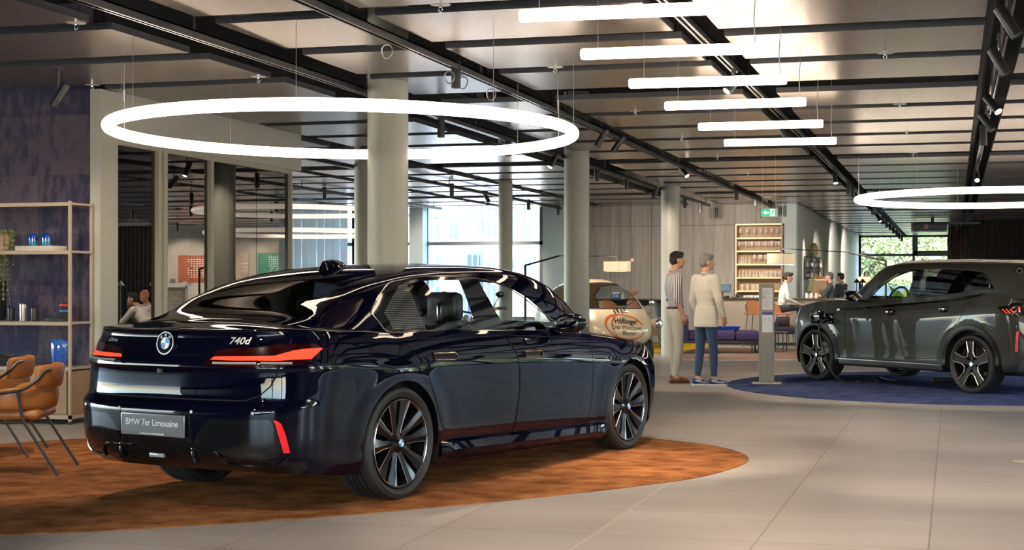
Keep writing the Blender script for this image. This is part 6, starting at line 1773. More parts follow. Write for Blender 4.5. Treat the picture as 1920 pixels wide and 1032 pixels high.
rug('rug', [(a_.x - .3, a_.y - .2), (b_.x, a_.y), (b_.x + .1, b_.y + 1.8), (a_.x - .8, b_.y + 1.8)], pile_mat('yellow_pile', (0.52, 0.30, 0.02), (0.62, 0.40, 0.04), (3, 3, 1)), 'yellow rug at the foot of the column by the lounge chair')
# ================================================================ LOUNGE IN FRONT OF THE BAR
M_rugp = pile_mat('rose_pile', (0.20, 0.130, 0.100), (0.30, 0.20, 0.155), (1.2, 5, 1))
rug('rug', [(at_z(1282, 673.5, 0).x, at_z(1282, 673.5, 0).y), (-3.2, 26.9), (-2.0, 27.1), (-1.9, 29.2), (-3.4, 30.9), (-5.2, 30.9), (-5.45, 29.5)], M_rugp, 'rose brown lounge rug below the purple bench')
M_purp = mat('purple_wool', (0.035, 0.022, 0.085), 0.9, bump=(120, 0.2))
M_purpd = mat('dark_plum_wool', (0.030, 0.024, 0.040), 0.9, bump=(120, 0.2))
q = at_z(1372, 664, 0)
so = thing('daybed', 'purple upholstered daybed with black frame behind the man in the cream jacket', 'sofa', (q.x - 0.25, q.y + 0.25, 0.008), math.radians(14))
obj('frame', box(-0.95, 0.80, -0.40, 0.40, 0.21, 0.26, 0.01), M_black, so)
for x, y in ((-0.88, -0.36), (0.73, -0.36), (0.73, 0.36), (-0.88, 0.36)): obj('leg', box(x - 0.02, x + 0.02, y - 0.02, y + 0.02, 0, 0.21), M_black, so)
obj('cushion', box(-0.30, 0.25, -0.42, 0.42, 0.26, 0.47, 0.06, 3), M_purp, so, 60)
obj('cushion', box(0.26, 0.78, -0.42, 0.42, 0.26, 0.46, 0.06, 3), M_purp, so, 60)
obj('backrest', box(-0.95, -0.70, -0.42, 0.42, 0.24, 0.72, 0.06, 3), M_purp, so, 60)
obj('cushion', box(-0.72, -0.31, -0.42, 0.42, 0.26, 0.46, 0.06, 3), M_purp, so, 60)
R2 = Matrix.Rotation(math.radians(14), 3, 'Z')
tp = Vector((q.x - 0.25, q.y + 0.25, 0.008)) + R2 @ Vector((0.12, 0.05, 0.472))
tag(obj('tray', join(sheet([[(-0.27 - .0, -.14, 0), (0.27, -.14, 0)], [(0.27, .14, 0), (-0.27, .14, 0)]][:0] or [[(0, 0, 0), (0, 0, 0)], [(0, 0, 0), (0, 0, 0)]]) if False else lathe([(0, 0.0), (0.24, 0.0), (0.28, 0.07), (0.27, 0.07), (0.235, 0.012), (0, 0.012)], 28, cap=False)), mat('royal_blue_lacquer', (0.015, 0.06, 0.36), 0.35), None, 50, tp), 'round royal blue tray on the purple daybed', 'tray')
def side_table(px, py, r, h, label):
    q = at_z(px, py, 0)
    t = thing('side_table', label, 'table', (q.x, q.y, 0.008), 0, 'black side tables')
    obj('tabletop', lathe([(0, h - 0.035), (r, h - 0.035), (r + .004, h - .02), (r, h), (0, h)], 32, cap=False), M_blacksat, t)
    for a in (0.6, 2.2, 3.75, 5.3): obj('leg', cyl((r * .85 * math.cos(a), r * .85 * math.sin(a), h - 0.03), (r * .88 * math.cos(a), r * .88 * math.sin(a), 0), 0.011, 8), M_black, t)
    obj('base_bar', tube([(-r * .5, 0, 0.01), (r * .5, 0, 0.01)], 0.015, 6), M_black, t)
side_table(1424, 661, 0.20, 0.42, 'black round side table left of the grey info pillar'); side_table(1461, 661, 0.20, 0.42, 'black round side table right of the grey info pillar')
q = at_z(1487, 655, 0)
s2 = thing('sofa', 'dark plum sofa with beige cushion right of the grey info pillar', 'sofa', (q.x + 0.05, q.y, 0.008), math.radians(2))
obj('seat', box(-0.45, 0.75, -0.40, 0.40, 0.33, 0.48, 0.05, 3), M_purpd, s2, 60)
obj('backrest', xf(box(-0.46, 0.75, 0.20, 0.44, 0.44, 0.70, 0.08, 3), Matrix.Identity(4)), M_purpd, s2, 60)
obj('armrest', xf(box(-0.55, -0.38, -0.3, 0.40, 0.36, 0.58, 0.07, 3), Matrix.Identity(4)), M_purpd, s2, 60)
for x, y in ((-0.4, -0.34), (0.65, -0.34), (0.65, 0.34), (-0.4, 0.34)): obj('leg', cyl((x, y, 0.34), (x, y, 0), 0.014, 8), M_black, s2)
tag(obj('cushion', xf(box(-0.22, 0.22, -0.05, 0.05, -0.15, 0.15, 0.045, 3), Matrix.Translation((s2.location.x + 0.10, s2.location.y - 0.02, 0.62)) @ Matrix.Rotation(math.radians(-18), 4, 'X')), mat('beige_cushion', (0.30, 0.23, 0.18), 0.9), None, 60), 'beige cushion on the dark plum sofa', 'cushion')
# ---- info pillar on the blue rug
q = at_z(1437.5, 718, 0.02)
tz = 1.38 + (537 - 534) * (q - CO).dot(FW) / F_PX
ip = thing('info_pillar', 'slim grey beige info pillar with two printed sheets at the edge of the blue rug', 'sign', (q.x, q.y, 0.008), math.radians(12))
M_pil = mat('pillar_greige', (0.235, 0.215, 0.18), 0.5)
obj('pillar', box(-0.103, 0.103, -0.045, 0.05, 0.02, tz, 0.004), M_pil, ip)
obj('pillar_edge', box(-0.106, -0.094, -0.050, 0.05, 0.10, tz), mat('pillar_edge', (0.16, 0.145, 0.12), 0.4), ip)
obj('base', box(-0.20, 0.20, -0.16, 0.16, 0, 0.012, 0.003), mat('pale_base_plate', (0.45, 0.40, 0.34), 0.5), ip)
M_paper = mat('white_print_paper', (0.62, 0.62, 0.64), 0.6)
pp = obj('printed_sheet', box(-0.065, 0.080, -0.048, -0.0452, tz - 0.36, tz - 0.055), M_paper, ip)
obj('print_lines', join(*[box(-0.055, 0.07 - 0.03 * (k % 3), -0.0488, -0.0481, tz - 0.08 - 0.010 * k, tz - 0.076 - 0.010 * k) for k in range(26) if k not in (9, 15)]), mat('print_pale', (0.36, 0.36, 0.37), 0.7), pp)
for k, c in enumerate(((0.05, 0.35, 0.10), (0.25, 0.42, 0.05), (0.62, 0.55, 0.03), (0.62, 0.28, 0.03), (0.55, 0.05, 0.03))):
    obj('energy_bar', box(-0.063, -0.060 + 0.006 * k + .006, -0.0492, -0.0482, tz - 0.15 - 0.012 * k, tz - 0.141 - 0.012 * k), mat('energy_%d' % k, c, 0.6), pp)
pp2 = obj('printed_sheet', box(-0.065, 0.080, -0.048, -0.0452, tz - 0.68, tz - 0.395), M_paper, ip)
obj('blue_header', box(-0.065, 0.080, -0.0488, -0.0481, tz - 0.435, tz - 0.395), mat('header_blue', (0.02, 0.05, 0.22), 0.5), pp2)
obj('header_word', box(-0.05, 0.01, -0.0494, -0.0489, tz - 0.423, tz - 0.410), mat('header_red', (0.4, 0.03, 0.06), 0.5), pp2)
for k, dx in enumerate((-0.03, 0.04)):
    for j, c in enumerate((1, 2, 3)):
        a0 = 2.2 + j * 0.9
        ar = [[(dx + r_ * math.cos(a0 + .8 * i / 6), -0.0488, tz - 0.495 + r_ * math.sin(a0 + .8 * i / 6)) for i in range(7)] for r_ in (0.018, 0.024)]
        obj('scale_arc', sheet(ar), MATS['energy_%d' % c], pp2)
    obj('mark', box(dx - 0.004, dx + 0.004, -0.0492, -0.0485, tz - 0.53, tz - 0.522), M_ink, pp2)
    obj('mark', tube([(dx - .004, -0.0488, tz - 0.51), (dx + .003, -0.0488, tz - 0.49), (dx - 0.001, -0.0488, tz - 0.475)], 0.002, 4), M_ink, pp2)
# ================================================================ BAR
YCN = 33.0
bx0, bx1 = at_y(1343, 600, YCN).x, -1.35
bar = thing('bar_counter', 'long greige bar counter with dark top in front of the glass shelf', 'counter', (0, YCN, 0))
M_bar = grid_mat('bar_front', (0.30, 0.255, 0.215), (0.33, 0.285, 0.24), (0.20, 0.17, 0.14), (0.62, 0), (bx0 + 0.15, 0), 0.008, axes=(0, 1), rough=0.5)
obj('bar_front', box(bx0, bx1, 0, 0.55, 0.06, 1.06), M_bar, bar)
obj('plinth', box(bx0 + 0.04, bx1 - 0.04, 0.05, 0.5, 0, 0.06), M_black, bar)
obj('worktop', box(bx0 - 0.03, bx1 + 0.03, -0.05, 0.62, 1.06, 1.10, 0.004), mat('dark_walnut_top', (0.050, 0.032, 0.024), 0.35), bar)
def up_on_bar(px, dy=0.2): return Vector((at_y(px, 560, YCN + dy).x, YCN + dy, 1.10))
q = up_on_bar(1357)
t = thing('cash_terminal', 'black touch screen cash terminal on the bar counter end', 'terminal', q, math.radians(-10))
obj('base', box(-0.13, 0.10, -0.12, 0.12, 0, 0.05, 0.01), M_black, t); obj('stand', tube([(-0.05, 0, 0.05), (-0.06, 0.03, 0.14), (0.0, 0, 0.2)], 0.04, 8), M_black, t)
sc_ = obj('screen_body', xf(box(-0.17, 0.17, -0.015, 0.015, -0.10, 0.10, 0.008), Matrix.Translation((0.02, -0.04, 0.23)) @ Matrix.Rotation(math.radians(-25), 4, 'X')), M_black, t)
obj('screen', xf(box(-0.15, 0.15, -0.0165, -0.0152, -0.08, 0.085), Matrix.Translation((0.02, -0.04, 0.23)) @ Matrix.Rotation(math.radians(-25), 4, 'X')), mat('screen_glow', (0.02, 0.03, 0.04), 0.1, emit=(0.15, 0.24, 0.32), es=0.8), sc_)
t = thing('card_reader', 'small black card reader right of the cash terminal', 'card reader', up_on_bar(1379), 0.3)
obj('reader_body', box(-0.09, 0.09, -0.05, 0.05, 0, 0.035, 0.012), M_black, t); obj('reader_front', xf(box(-0.045, 0.045, -0.01, 0.01, 0.0, 0.08, 0.008), Matrix.Translation((0.05, 0.02, 0.02))), M_gloss, t)
t = thing('paper_stack', 'stack of crinkled white napkins on the counter before the glass shelf', 'napkins', up_on_bar(1413, 0.3))
obj('napkins', join(*[mv(box(-0.03, 0.03, -0.05, 0.05, 0, 0.07, 0.02), -0.21 + 0.06 * k, 0, 0, rz=0.2 * (k % 3)) for k in range(8)]), M_paper, t)
# ---- lit glass shelf in the oak wall
YS = YB - 0.001
gx0, gx1 = at_y(1380.5, 500, YS - .3).x, at_y(1465.5, 500, YS - .3).x
shl = thing('glass_shelf', 'lit oak shelf unit full of glasses behind the bar', 'shelf', ((gx0 + gx1) / 2, YS, 0))
gw = (gx1 - gx0) / 2
zt2 = at_y(1420, 420.5, YS - .3).z
M_brass = mat('lit_shelf_edge', (0.60, 0.42, 0.22), 0.35, emit=(1.0, 0.66, 0.30), es=0.55)
M_shoak = mat('shelf_oak', (0.30, 0.18, 0.09), 0.5, noise=((30, 30, 2), (0.42, 0.27, 0.15), 0.3))
obj('back_panel', box(-gw, gw, -0.02, 0, 1.0, zt2), M_shoak, shl)
for s in (-1, 1): obj('side_panel', box(s * gw - 0.018, s * gw + 0.018, -0.30, 0, 1.0, zt2), M_shoak, shl)
SZ = [at_y(1420, y_, YS - .3).z for y_ in (421, 447, 471.5, 496.5, 521.5, 546.5)]
for z_ in SZ:
    b_ = obj('shelf_board', box(-gw - .018, gw + .018, -0.30, 0, z_ - 0.02, z_ + 0.02), M_shoak, shl)
    obj('light_strip', box(-gw, gw, -0.306, -0.300, z_ - 0.018, z_ + 0.018), M_brass, b_)
obj('edge_strip', box(-gw - 0.024, -gw - 0.0, -0.306, -0.300, 1.1, zt2), M_brass, shl)
M_gl = mat('drinking_glass', (0.85, 0.80, 0.70), 0.15, alpha=0.30)
M_gleam = mat('painted_glint', (0.75, 0.66, 0.5), 0.15)  # pale solid insert that paints a gleam into each glass
gp_ = {}
def glassware(kind, x, z, y, label, grp):
    if kind not in gp_:
        pr = {'wine': [(0, 0), (0.036, 0), (0.036, 0.004), (0.005, 0.012), (0.004, 0.09), (0.02, 0.105), (0.040, 0.14), (0.042, 0.17), (0.034, 0.225)],
              'flute': [(0, 0), (0.034, 0), (0.005, 0.01), (0.005, 0.06), (0.022, 0.075), (0.03, 0.12), (0.02, 0.17), (0.013, 0.21)],
              'tumbler': [(0, 0.004), (0.036, 0), (0.04, 0.05), (0.044, 0.15)],
              'bottle': [(0, 0), (0.034, 0), (0.036, 0.01), (0.036, 0.07), (0.016, 0.10), (0.013, 0.16), (0.017, 0.165), (0, 0.168)]}[kind]
        gp_[kind] = (mesh('glassware', lathe(pr, 14, cap=False), M_gl, 60), mesh('painted_gleam', lathe([(0, pr[-1][1] * .05 + .002), (pr[1][0] * .8, pr[-1][1] * .05 + .003), (pr[1][0] * .5, pr[-1][1] * .12), (0, pr[-1][1] * .13)] if kind != 'wine' else [(0, 0.104), (0.02, 0.112), (0.036, 0.135), (0, 0.140)], 12, cap=False), M_gleam, 60))
    nm = {'wine': 'wine_glass', 'flute': 'bottle', 'tumbler': 'tumbler_glass', 'bottle': 'bottle'}[kind]
    o = bpy.data.objects.new(nm, gp_[kind][0]); C.objects.link(o)
    o.location = (x, y, z); tag(o, label, 'glass' if kind != 'bottle' and kind != 'flute' else 'bottle', grp)
    s_ = bpy.data.objects.new('painted_gleam', gp_[kind][1]); C.objects.link(s_); s_.parent = o
    return o
z64 = lambda a: 1360 + a / 6.45
ysh = YS - 0.16
def row(kind, xs, si, label, grp, dy=0.0):
    for x in xs: glassware(kind, at_y(z64(x), 500, ysh + dy).x, SZ[si] + 0.02, ysh + dy, label, grp)
row('wine', [183, 264, 351, 423, 489, 561, 629], 1, 'stemmed wine glass on the highest shelf board behind the bar', 'wine glasses on the highest board')
row('wine', [168, 248, 321, 406, 487, 563, 652], 2, 'stemmed wine glass in the front row of the second board behind the bar', 'front wine glasses on the second board', -0.05)
row('wine', [205, 286, 370, 455, 532, 613], 2, 'stemmed wine glass in the back row of the second board behind the bar', 'back wine glasses on the second board', 0.08)
row('wine', [352, 412, 432, 487], 3, 'stemmed wine glass on the third board beside the lamp shade', 'wine glasses on the third board')
row('bottle', [168, 197, 222, 250, 292], 3, 'small clear bottle at the left of the third shelf board', 'small bottles on the third board')
row('bottle', [170, 213, 256, 299, 341, 377, 416, 440, 458], 4, 'small clear bottle on the fourth shelf board', 'small bottles on the fourth board')
row('tumbler', [487, 505, 545, 560, 597, 612, 650, 668], 4, 'tall tumbler glass at the right of the fourth shelf board', 'tumblers on the fourth board')
row('tumbler', [202, 268, 330, 350, 384, 405], 5, 'tall tumbler glass on the lowest shelf board above the counter', 'tumblers on the lowest board')
# ---- bottle rack on the concrete wall
p0 = at_x(1497, 525, X_cc + 0.02); 
rx = X_cc + 0.01
ya_, yb_ = 37.0, 41.0
pa, pb = at_y(1497.5, 481.5, 36.6), at_y(1514, 524, 36.6)
rk = thing('bottle_rack', 'black open wire rack with bottles on the concrete wall', 'rack', (0, 0, 0))
zl, zh = pb.z, pa.z
zm = (zl + zh) / 2
xr0, xr1 = pa.x, pa.x + 0.25
xr0 = X_cc + 0.02; xr1 = xr0 + 0.24
ys0, ys1 = 36.4, 39.2
frs = []
for z_ in (zl, zm, zh):
    frs += [box(xr0, xr1, ys0 - .012, ys0 + .012, z_ - .012, z_ + .012), box(xr1 - .012, xr1 + .012, ys0, ys1, z_ - .012, z_ + .012), box(xr0, xr1, ys0, ys1, z_ - .006, z_ + .002)]
for x_, y_ in ((xr0 + .01, ys0), (xr1, ys0), (xr1, ys1), (xr1, (ys0 + ys1) / 2)): frs.append(box(x_ - .012, x_ + .012, y_ - .012, y_ + .012, zl, zh))
obj('rack_frame', join(*frs), M_black, rk)
rn = random.Random(5)
BC = [('amber', (0.25, 0.09, 0.02)), ('clear', (0.45, 0.46, 0.42)), ('blue', (0.05, 0.12, 0.35)), ('pale', (0.55, 0.52, 0.42))]
for bi, z_ in enumerate((zl, zm)):
    for k in range(8):
        y_ = ys0 + 0.10 + (ys1 - ys0 - 0.2) * k / 7
        for j, x_ in enumerate((xr0 + .07, xr0 + .17)):
            if j == 0 and k % 2: continue
            nm, c = BC[(k + bi + j) % 4]
            t = thing('liquor_bottle', '%s bottle, %s from front on %s board of the black rack%s' % (nm, 'first second third fourth fifth sixth seventh eighth'.split()[k], ('lower', 'upper')[bi], ' by the wall' if j == 0 else ''), 'bottle', (x_, y_, z_ + .003))
            h = rn.uniform(0.24, 0.30)
            obj('bottle_body', lathe([(0, 0), (0.034, 0), (0.036, .01), (0.036, h * .6), (0.014, h * .76), (0.013, h * .95)], 14, cap=False), mat('bottle_' + nm, c, 0.12, coat=1), t)
            obj('bottle_cap', cyl((0, 0, h * .94), (0, 0, h), 0.015, 10), M_black, t); obj('bottle_label', lathe([(0.037, h * .2), (0.037, h * .5)], 14, cap=False), M_paper, t)
q = at_y(1519, 480, 37.6)
t = thing('gift_bag', 'puffy yellow white and grey patterned bag on top of the black rack', 'bag', (xr0 + 0.14, 37.6, zh + 0.013))
obj('bag_body', ball(0, 0, 0.17, 0.12, 0.14, 0.17, 16, 12), mat('bag_pattern', (0.60, 0.42, 0.05), 0.4, noise=((14, 14, 14), (0.62, 0.60, 0.55), 0.05)), t, 60)
obj('bag_tie', lathe([(0.10, 0.26), (0.03, 0.31), (0.07, 0.36)], 12, cap=False), mat('bag_tie', (0.2, 0.2, 0.2), 0.5), t)
# counter clutter
for px, l in ((1513, 'left'), (1522, 'middle'), (1531, 'right')):
    q = up_on_bar(px, 0.35)
    tag(obj('water_glass', lathe([(0, .004), (0.036, 0), (0.040, 0.12), (0.037, 0.12), (0.033, 0.01), (0, 0.01)], 16, cap=False), mat('clear_water_glass', (0.55, 0.60, 0.60), 0.08, coat=1), None, 60, q), '%s of three clear glasses on the counter right of the seated man' % l, 'glass')
bk0 = at_y(1530, 560, 35.6)
t = thing('pastry_case', 'glass topped wooden pastry case with croissants behind the counter', 'display case', (at_y(1539, 545, 35.0).x, 35.0, 0))
zc_ = at_y(1540, 524, 35.0).z
obj('case_body', box(-0.20, 0.16, -0.2, 0.2, 0, zc_ - 0.03), mat('case_wood', (0.28, 0.17, 0.10), 0.5), t); obj('case_top', box(-0.27, 0.27, -0.22, 0.22, zc_ - .03, zc_), mat('case_white', (0.62, 0.62, 0.60), 0.3), t)
for k, (dx, dy, dz) in enumerate(((-0.13, 0, -.012), (-0.02, 0.03, -.012), (0.09, 0, -.012), (-0.08, 0.02, 0.035), (0.03, 0.01, 0.035))):
    tag(obj('croissant', mv(tube([(-0.075, 0.03, 0), (-0.045, 0.005, 0.01), (0, -0.005, 0.012), (0.045, 0.005, 0.01), (0.075, 0.03, 0)], [0.012, 0.032, 0.042, 0.032, 0.012], 10), 0, 0, 0, rz=0.3 * k, s=0.7), mat('croissant_crust', (0.50, 0.19, 0.03), 0.5), None, 60, (t.location.x + dx, 35.0 + dy, zc_ + 0.035 + dz)), 'golden croissant piled on the pastry case', 'croissant', 'croissants on the pastry case')
q = at_y(1505, 545, 34.3)
tag(obj('menu_folder', xf(box(-0.055, 0.055, -0.01, 0.01, -0.15, 0.15), Matrix.Translation((at_y(1521, 535, 34.2).x, 34.2, at_y(1521, 535, 34.2).z)) @ Matrix.Rotation(0.25, 4, 'Y')), mat('olive_card', (0.10, 0.11, 0.05), 0.6), None), 'tilted olive green card below the bottle rack', 'card')
# bar stools at the counter
bar_stool((at_y(1419, 600, 32.2).x, 32.2, 0), math.radians(75), 'tan bar stool half hidden by the grey info pillar')
ST2 = Vector((at_y(1466, 600, 32.25).x, 32.25, 0)); bar_stool(ST2, math.radians(20), 'tan bar stool carrying the man in the white shirt')
# ================================================================ ARC LAMPS, PENDANT
def arc_lamp(post_px, corner_py, shade, y, label, elbow, lit):
    P = at_y(post_px, corner_py, y)
    a = at_y(shade[0], shade[1], y); b = at_y(shade[2], shade[3], y)
    t = thing('arc_lamp', label, 'lamp', (P.x, y, 0))
    cx, w, h = (a.x + b.x) / 2 - P.x, (b.x - a.x) / 2, (a.z - b.z)
    obj('base', lathe([(0, 0), (0.28, 0), (0.28, 0.02), (0.03, 0.03), (0, 0.03)], 32, cap=False), M_black, t)
    obj('pole', box(-0.022, 0.022, -0.022, 0.022, 0.02, P.z), M_black, t)
    e = at_y(elbow[0], elbow[1], y)
    ex, ez = e.x - P.x, e.z
    obj('arm', tube([(0, 0, P.z - 0.01), (ex, 0, ez)], [0.024, 0.020], 6), M_black, t)
    obj('rod', tube([(ex - 0.0, 0, ez), (cx, 0, a.z + 0.10)], 0.010, 6), M_black, t)
    obj('holder', cyl((cx, 0, a.z + 0.12), (cx, 0, a.z - 0.02), 0.014, 8), M_black, t)
    sh_ = obj('lamp_shade', join(box(-w + cx, w + cx, -w * .6, -w * .6 + .006, b.z, a.z), box(-w + cx, w + cx, w * .6 - .006, w * .6, b.z, a.z), box(cx - w, cx - w + .006, -w * .6, w * .6, b.z, a.z), box(cx + w - .006, cx + w, -w * .6, w * .6, b.z, a.z)), mat('lit_linen', (0.70, 0.60, 0.46), 0.8, emit=(1.0, 0.78, 0.48), es=0.45), t)
    obj('shade_rim', join(box(cx - w, cx + w, -w * .6 - .003, -w * .6, b.z, b.z + .012), box(cx - w, cx + w, -w * .6 - .003, -w * .6, a.z - .012, a.z), box(cx + w * .28, cx + w * .30, -w * .6 - .003, -w * .6, b.z, a.z)), mat('rim_tan', (0.45, 0.33, 0.2), 0.6), sh_)
arc_lamp(985, 497, (1135, 490, 1179.5, 509), 28.5, 'black arc lamp by the bubble car with cream box shade before the oak wall', (1049, 480), True)
arc_lamp(1661, 489, (1440, 475.5, 1488, 496.5), 31.0, 'black arc lamp whose cream box shade hangs in front of the glass shelf', (1590, 473), True)
p = at_y(1185.5, 484, 33.2)
pn = thing('pendant_lamp', 'flat rose disc pendant lamp on a black rod before the oak wall', 'lamp', (p.x, 33.2, p.z))
obj('disc_shade', lathe([(0.0, 0.012), (0.23, 0.0), (0.235, -0.004), (0.0, -0.004)], 36, cap=False), mat('rose_disc', (0.45, 0.24, 0.18), 0.4), pn)
obj('bulb', ball(0, 0, -0.05, 0.04, n=16, m=10), mat('rose_bulb', (0.5, 0.25, 0.18), 0.3, emit=(1, 0.5, 0.3), es=0.7), pn); obj('rod', cyl((0, 0, 0.01), (0, 0, 0.72), 0.010, 8), M_black, pn); obj('wire', cyl((0, 0, 0.72), (0, 0, 3.41 - p.z), 0.003, 5), M_wire, pn)
p = at_y(1161, 487, 33.2)
tag(obj('hanging_rod', join(cyl((0, 0, 0), (0, 0, 0.66), 0.016, 8), cyl((0, 0, 0.6), (0, 0, 3.41 - p.z), 0.003, 5)), M_black, None, 35, (p.x, 33.2, p.z)), 'thin black hanging rod above the cream box shade near the bubble car', 'rod')
# ================================================================ FAR RIGHT: CURTAINS, SMALL LAMPS
curtain('curtain', at_y(1803, 450, 45.3).x, 9.4, 45.3, 0.02, at_y(1850, 413.5, 45.3).z, M_curt, 'black floor length curtain at the right behind the grey SUV', 60, 0.06)
curtain('curtain', at_y(1778, 450, 49).x, at_y(1806, 450, 49).x + 0.3, 49.0, 0.02, at_y(1790, 425, 49).z, M_curtb, 'brown curtain between the green window and the black curtain', 7, 0.05)
def cone_table_lamp(px, py0, py1, w, y, label):
    a, b = at_y(px, py0, y), at_y(px, py1, y)
    t = thing('floor_lamp', label, 'lamp', (a.x, y, 0))
    obj('lamp_shade', lathe([(w / 2, b.z), (0.01, a.z), (0, a.z)], 24, cap=False), M_blacksat, t); obj('pole', cyl((0, 0, 0.02), (0, 0, a.z), 0.014, 8), M_black, t); obj('base', cyl((0, 0, 0), (0, 0, 0.02), 0.14, 20), M_black, t)
cone_table_lamp(1606.5, 523, 530.5, 0.20, 38, 'left of two black cone lamps behind the SUV bonnet'); cone_table_lamp(1617.5, 523, 530.5, 0.20, 37.5, 'right of two black cone lamps behind the SUV bonnet')
arc_lamp(1613.5, 545, (1608.5, 518.5, 1633.5, 530.5), 40.0, 'black standard lamp with white box shade in front of the green window', (1622, 512), False)
# potted plant and lime chair seen through the SUV window
q = at_y(1692, 560, 35.2)
pt = thing('potted_plant', 'banana leaf plant seen through the SUV front window', 'plant', (q.x, 35.2, 0))
obj('pot', lathe([(0, 0), (0.16, 0), (0.2, 0.4), (0.18, 0.4), (0.16, 0.36), (0, 0.36)], 20, cap=False), M_white, pt)
M_leaf = mat('fresh_leaf', (0.18, 0.42, 0.03), 0.4)
for k in range(6):
    a = 2 * PI * k / 6 + 0.3; L = 1.1 + 0.14 * (k % 3)
    rows = []
    for i in range(9):
        f = i / 8; w = 0.13 * math.sin(PI * min(1, f * 1.02)) ** 0.7 if f > .35 else 0.012
        c = Vector((math.cos(a) * 0.45 * f ** 1.6, math.sin(a) * 0.45 * f ** 1.6, 0.36 + L * (f - 0.25 * f ** 3)))
        s_ = Vector((-math.sin(a), math.cos(a), 0)) * w
        rows.append([c - s_, c + Vector((0, 0, -0.02)), c + s_])
    obj('leaf', sheet(rows), M_leaf, pt, 60)
q = at_y(1700, 545, 32)
lm = thing('lime_chair', 'bright lime green chair seen through the SUV front window', 'chair', (q.x, 32, 0), 2.2)
M_lime = mat('lime_shell', (0.42, 0.62, 0.02), 0.4)
obj('seat', box(-0.22, 0.22, -0.22, 0.22, 0.70, 0.75, 0.02), M_lime, lm); obj('backrest', box(-0.24, -0.19, -0.22, 0.22, 0.75, 1.30, 0.02), M_lime, lm)
for x in (-.18, .18):
    for y_ in (-.18, .18): obj('leg', cyl((x, y_, 0.7), (x * 1.2, y_ * 1.2, 0), 0.012, 8), M_black, lm)
# pale floor plate at the right edge
a_ = at_z(1899.5, 865, 0.0)
tag(obj('floor_hatch', box(0, 0.8, 0, 0.5, 0.0005, 0.008), mat('pale_plate', (0.50, 0.44, 0.36), 0.5), None, 35, (a_.x, a_.y, 0), math.radians(-52)), 'pale floor plate with dark edge at the right border of the tiles', 'floor plate')
# ================================================================ PEOPLE
def remesh(name, g, m, vox, parent=None, smooth_it=6):
    o = bpy.data.objects.new('tmp', mesh('tmp', g, None))
    C.objects.link(o)
    r = o.modifiers.new('r', 'REMESH'); r.mode = 'VOXEL'; r.voxel_size = vox
    s = o.modifiers.new('s', 'SMOOTH'); s.factor = 0.5; s.iterations = smooth_it
    dg = bpy.context.evaluated_depsgraph_get()
    me = bpy.data.meshes.new_from_object(o.evaluated_get(dg))
    bpy.data.objects.remove(o)
    me.name = name
    me.polygons.foreach_set('use_smooth', [True] * len(me.polygons))
    me.materials.clear(); me.materials.append(m)
    q = bpy.data.objects.new(name, me); C.objects.link(q)
    if parent: q.parent = parent
    return q
def cap(a, ra, b, rb, n=14):
    a, b = Vector(a), Vector(b)
    d = (b - a); L = d.length; d.normalize()
    P, R = [], []
    for k in range(5):
        t = PI / 2 * k / 4
        P.append(a - d * ra * math.cos(t)); R.append(max(1e-3, ra * math.sin(t)))
    for k in range(5):
        t = PI / 2 * k / 4
        P.append(b + d * rb * math.sin(t)); R.append(max(1e-3, rb * math.cos(t)))
    return tube(P, R, n)
def ell(c, rx, ry, rz, R=None):
    g = ball(0, 0, 0, rx, ry, rz, 18, 12)
    M = Matrix.Translation(c) @ (R.to_4x4() if R else Matrix.Identity(4))
    return xf(g, M)
def sheet_cyl(lv, c):
    rows = [[(c.x + rx * math.cos(a), c.y + ry * math.sin(a), z) for a in [2 * PI * k / 24 for k in range(24)]] for z, rx, ry in lv]
    g = sheet(rows, close_u=True); n = len(rows)
    g[1].append(tuple(range(24))); g[1].append(tuple(range((n - 1) * 24, n * 24)))
    return g
def mid(a, b, t): return Vector(a).lerp(Vector(b), t)
def hand(w, d, palm_n, s, curl=0.5, side=1):
    """palm, four unequal bent fingers and a thumb; d = pointing direction, palm_n = direction the palm faces"""
    w, d, pn = Vector(w), Vector(d).normalized(), Vector(palm_n).normalized()
    u = d.cross(pn).normalized() * side
    gs = []
    for t in (-0.027, -0.009, 0.009, 0.027):
        gs.append(cap(w + u * t * .6 * s + d * 0.01 * s, 0.017 * s, w + d * 0.085 * s + u * t * s, 0.012 * s, 10))
    for i, (t, L) in enumerate(((-0.036, 0.065), (-0.012, 0.082), (0.012, 0.088), (0.036, 0.078))):
        k = w + d * 0.09 * s + u * t * s
        a = curl * (0.7 + 0.12 * i)
        d1 = (d * math.cos(a) + pn * math.sin(a)); d2 = (d * math.cos(2 * a) + pn * math.sin(2 * a))
        m_ = k + d1 * L * 0.5 * s
        gs += [cap(k, 0.0105 * s, m_, 0.0098 * s, 8), cap(m_, 0.0098 * s, m_ + d2 * L * 0.5 * s, 0.0082 * s, 8)]
    b = w + d * 0.025 * s + u * 0.030 * s
    m_ = b + (d * 0.6 + u * 0.75 + pn * 0.35).normalized() * 0.042 * s
    gs += [cap(b, 0.014 * s, m_, 0.0115 * s, 8), cap(m_, 0.0115 * s, m_ + (d * 0.9 + u * 0.25 + pn * 0.4).normalized() * 0.034 * s, 0.009 * s, 8)]
    return gs
def face_mats():
    return (mat('eye_white', (0.6, 0.58, 0.55), 0.3), mat('eye_dark', (0.02, 0.015, 0.01), 0.2), mat('lips', (0.36, 0.14, 0.11), 0.5))
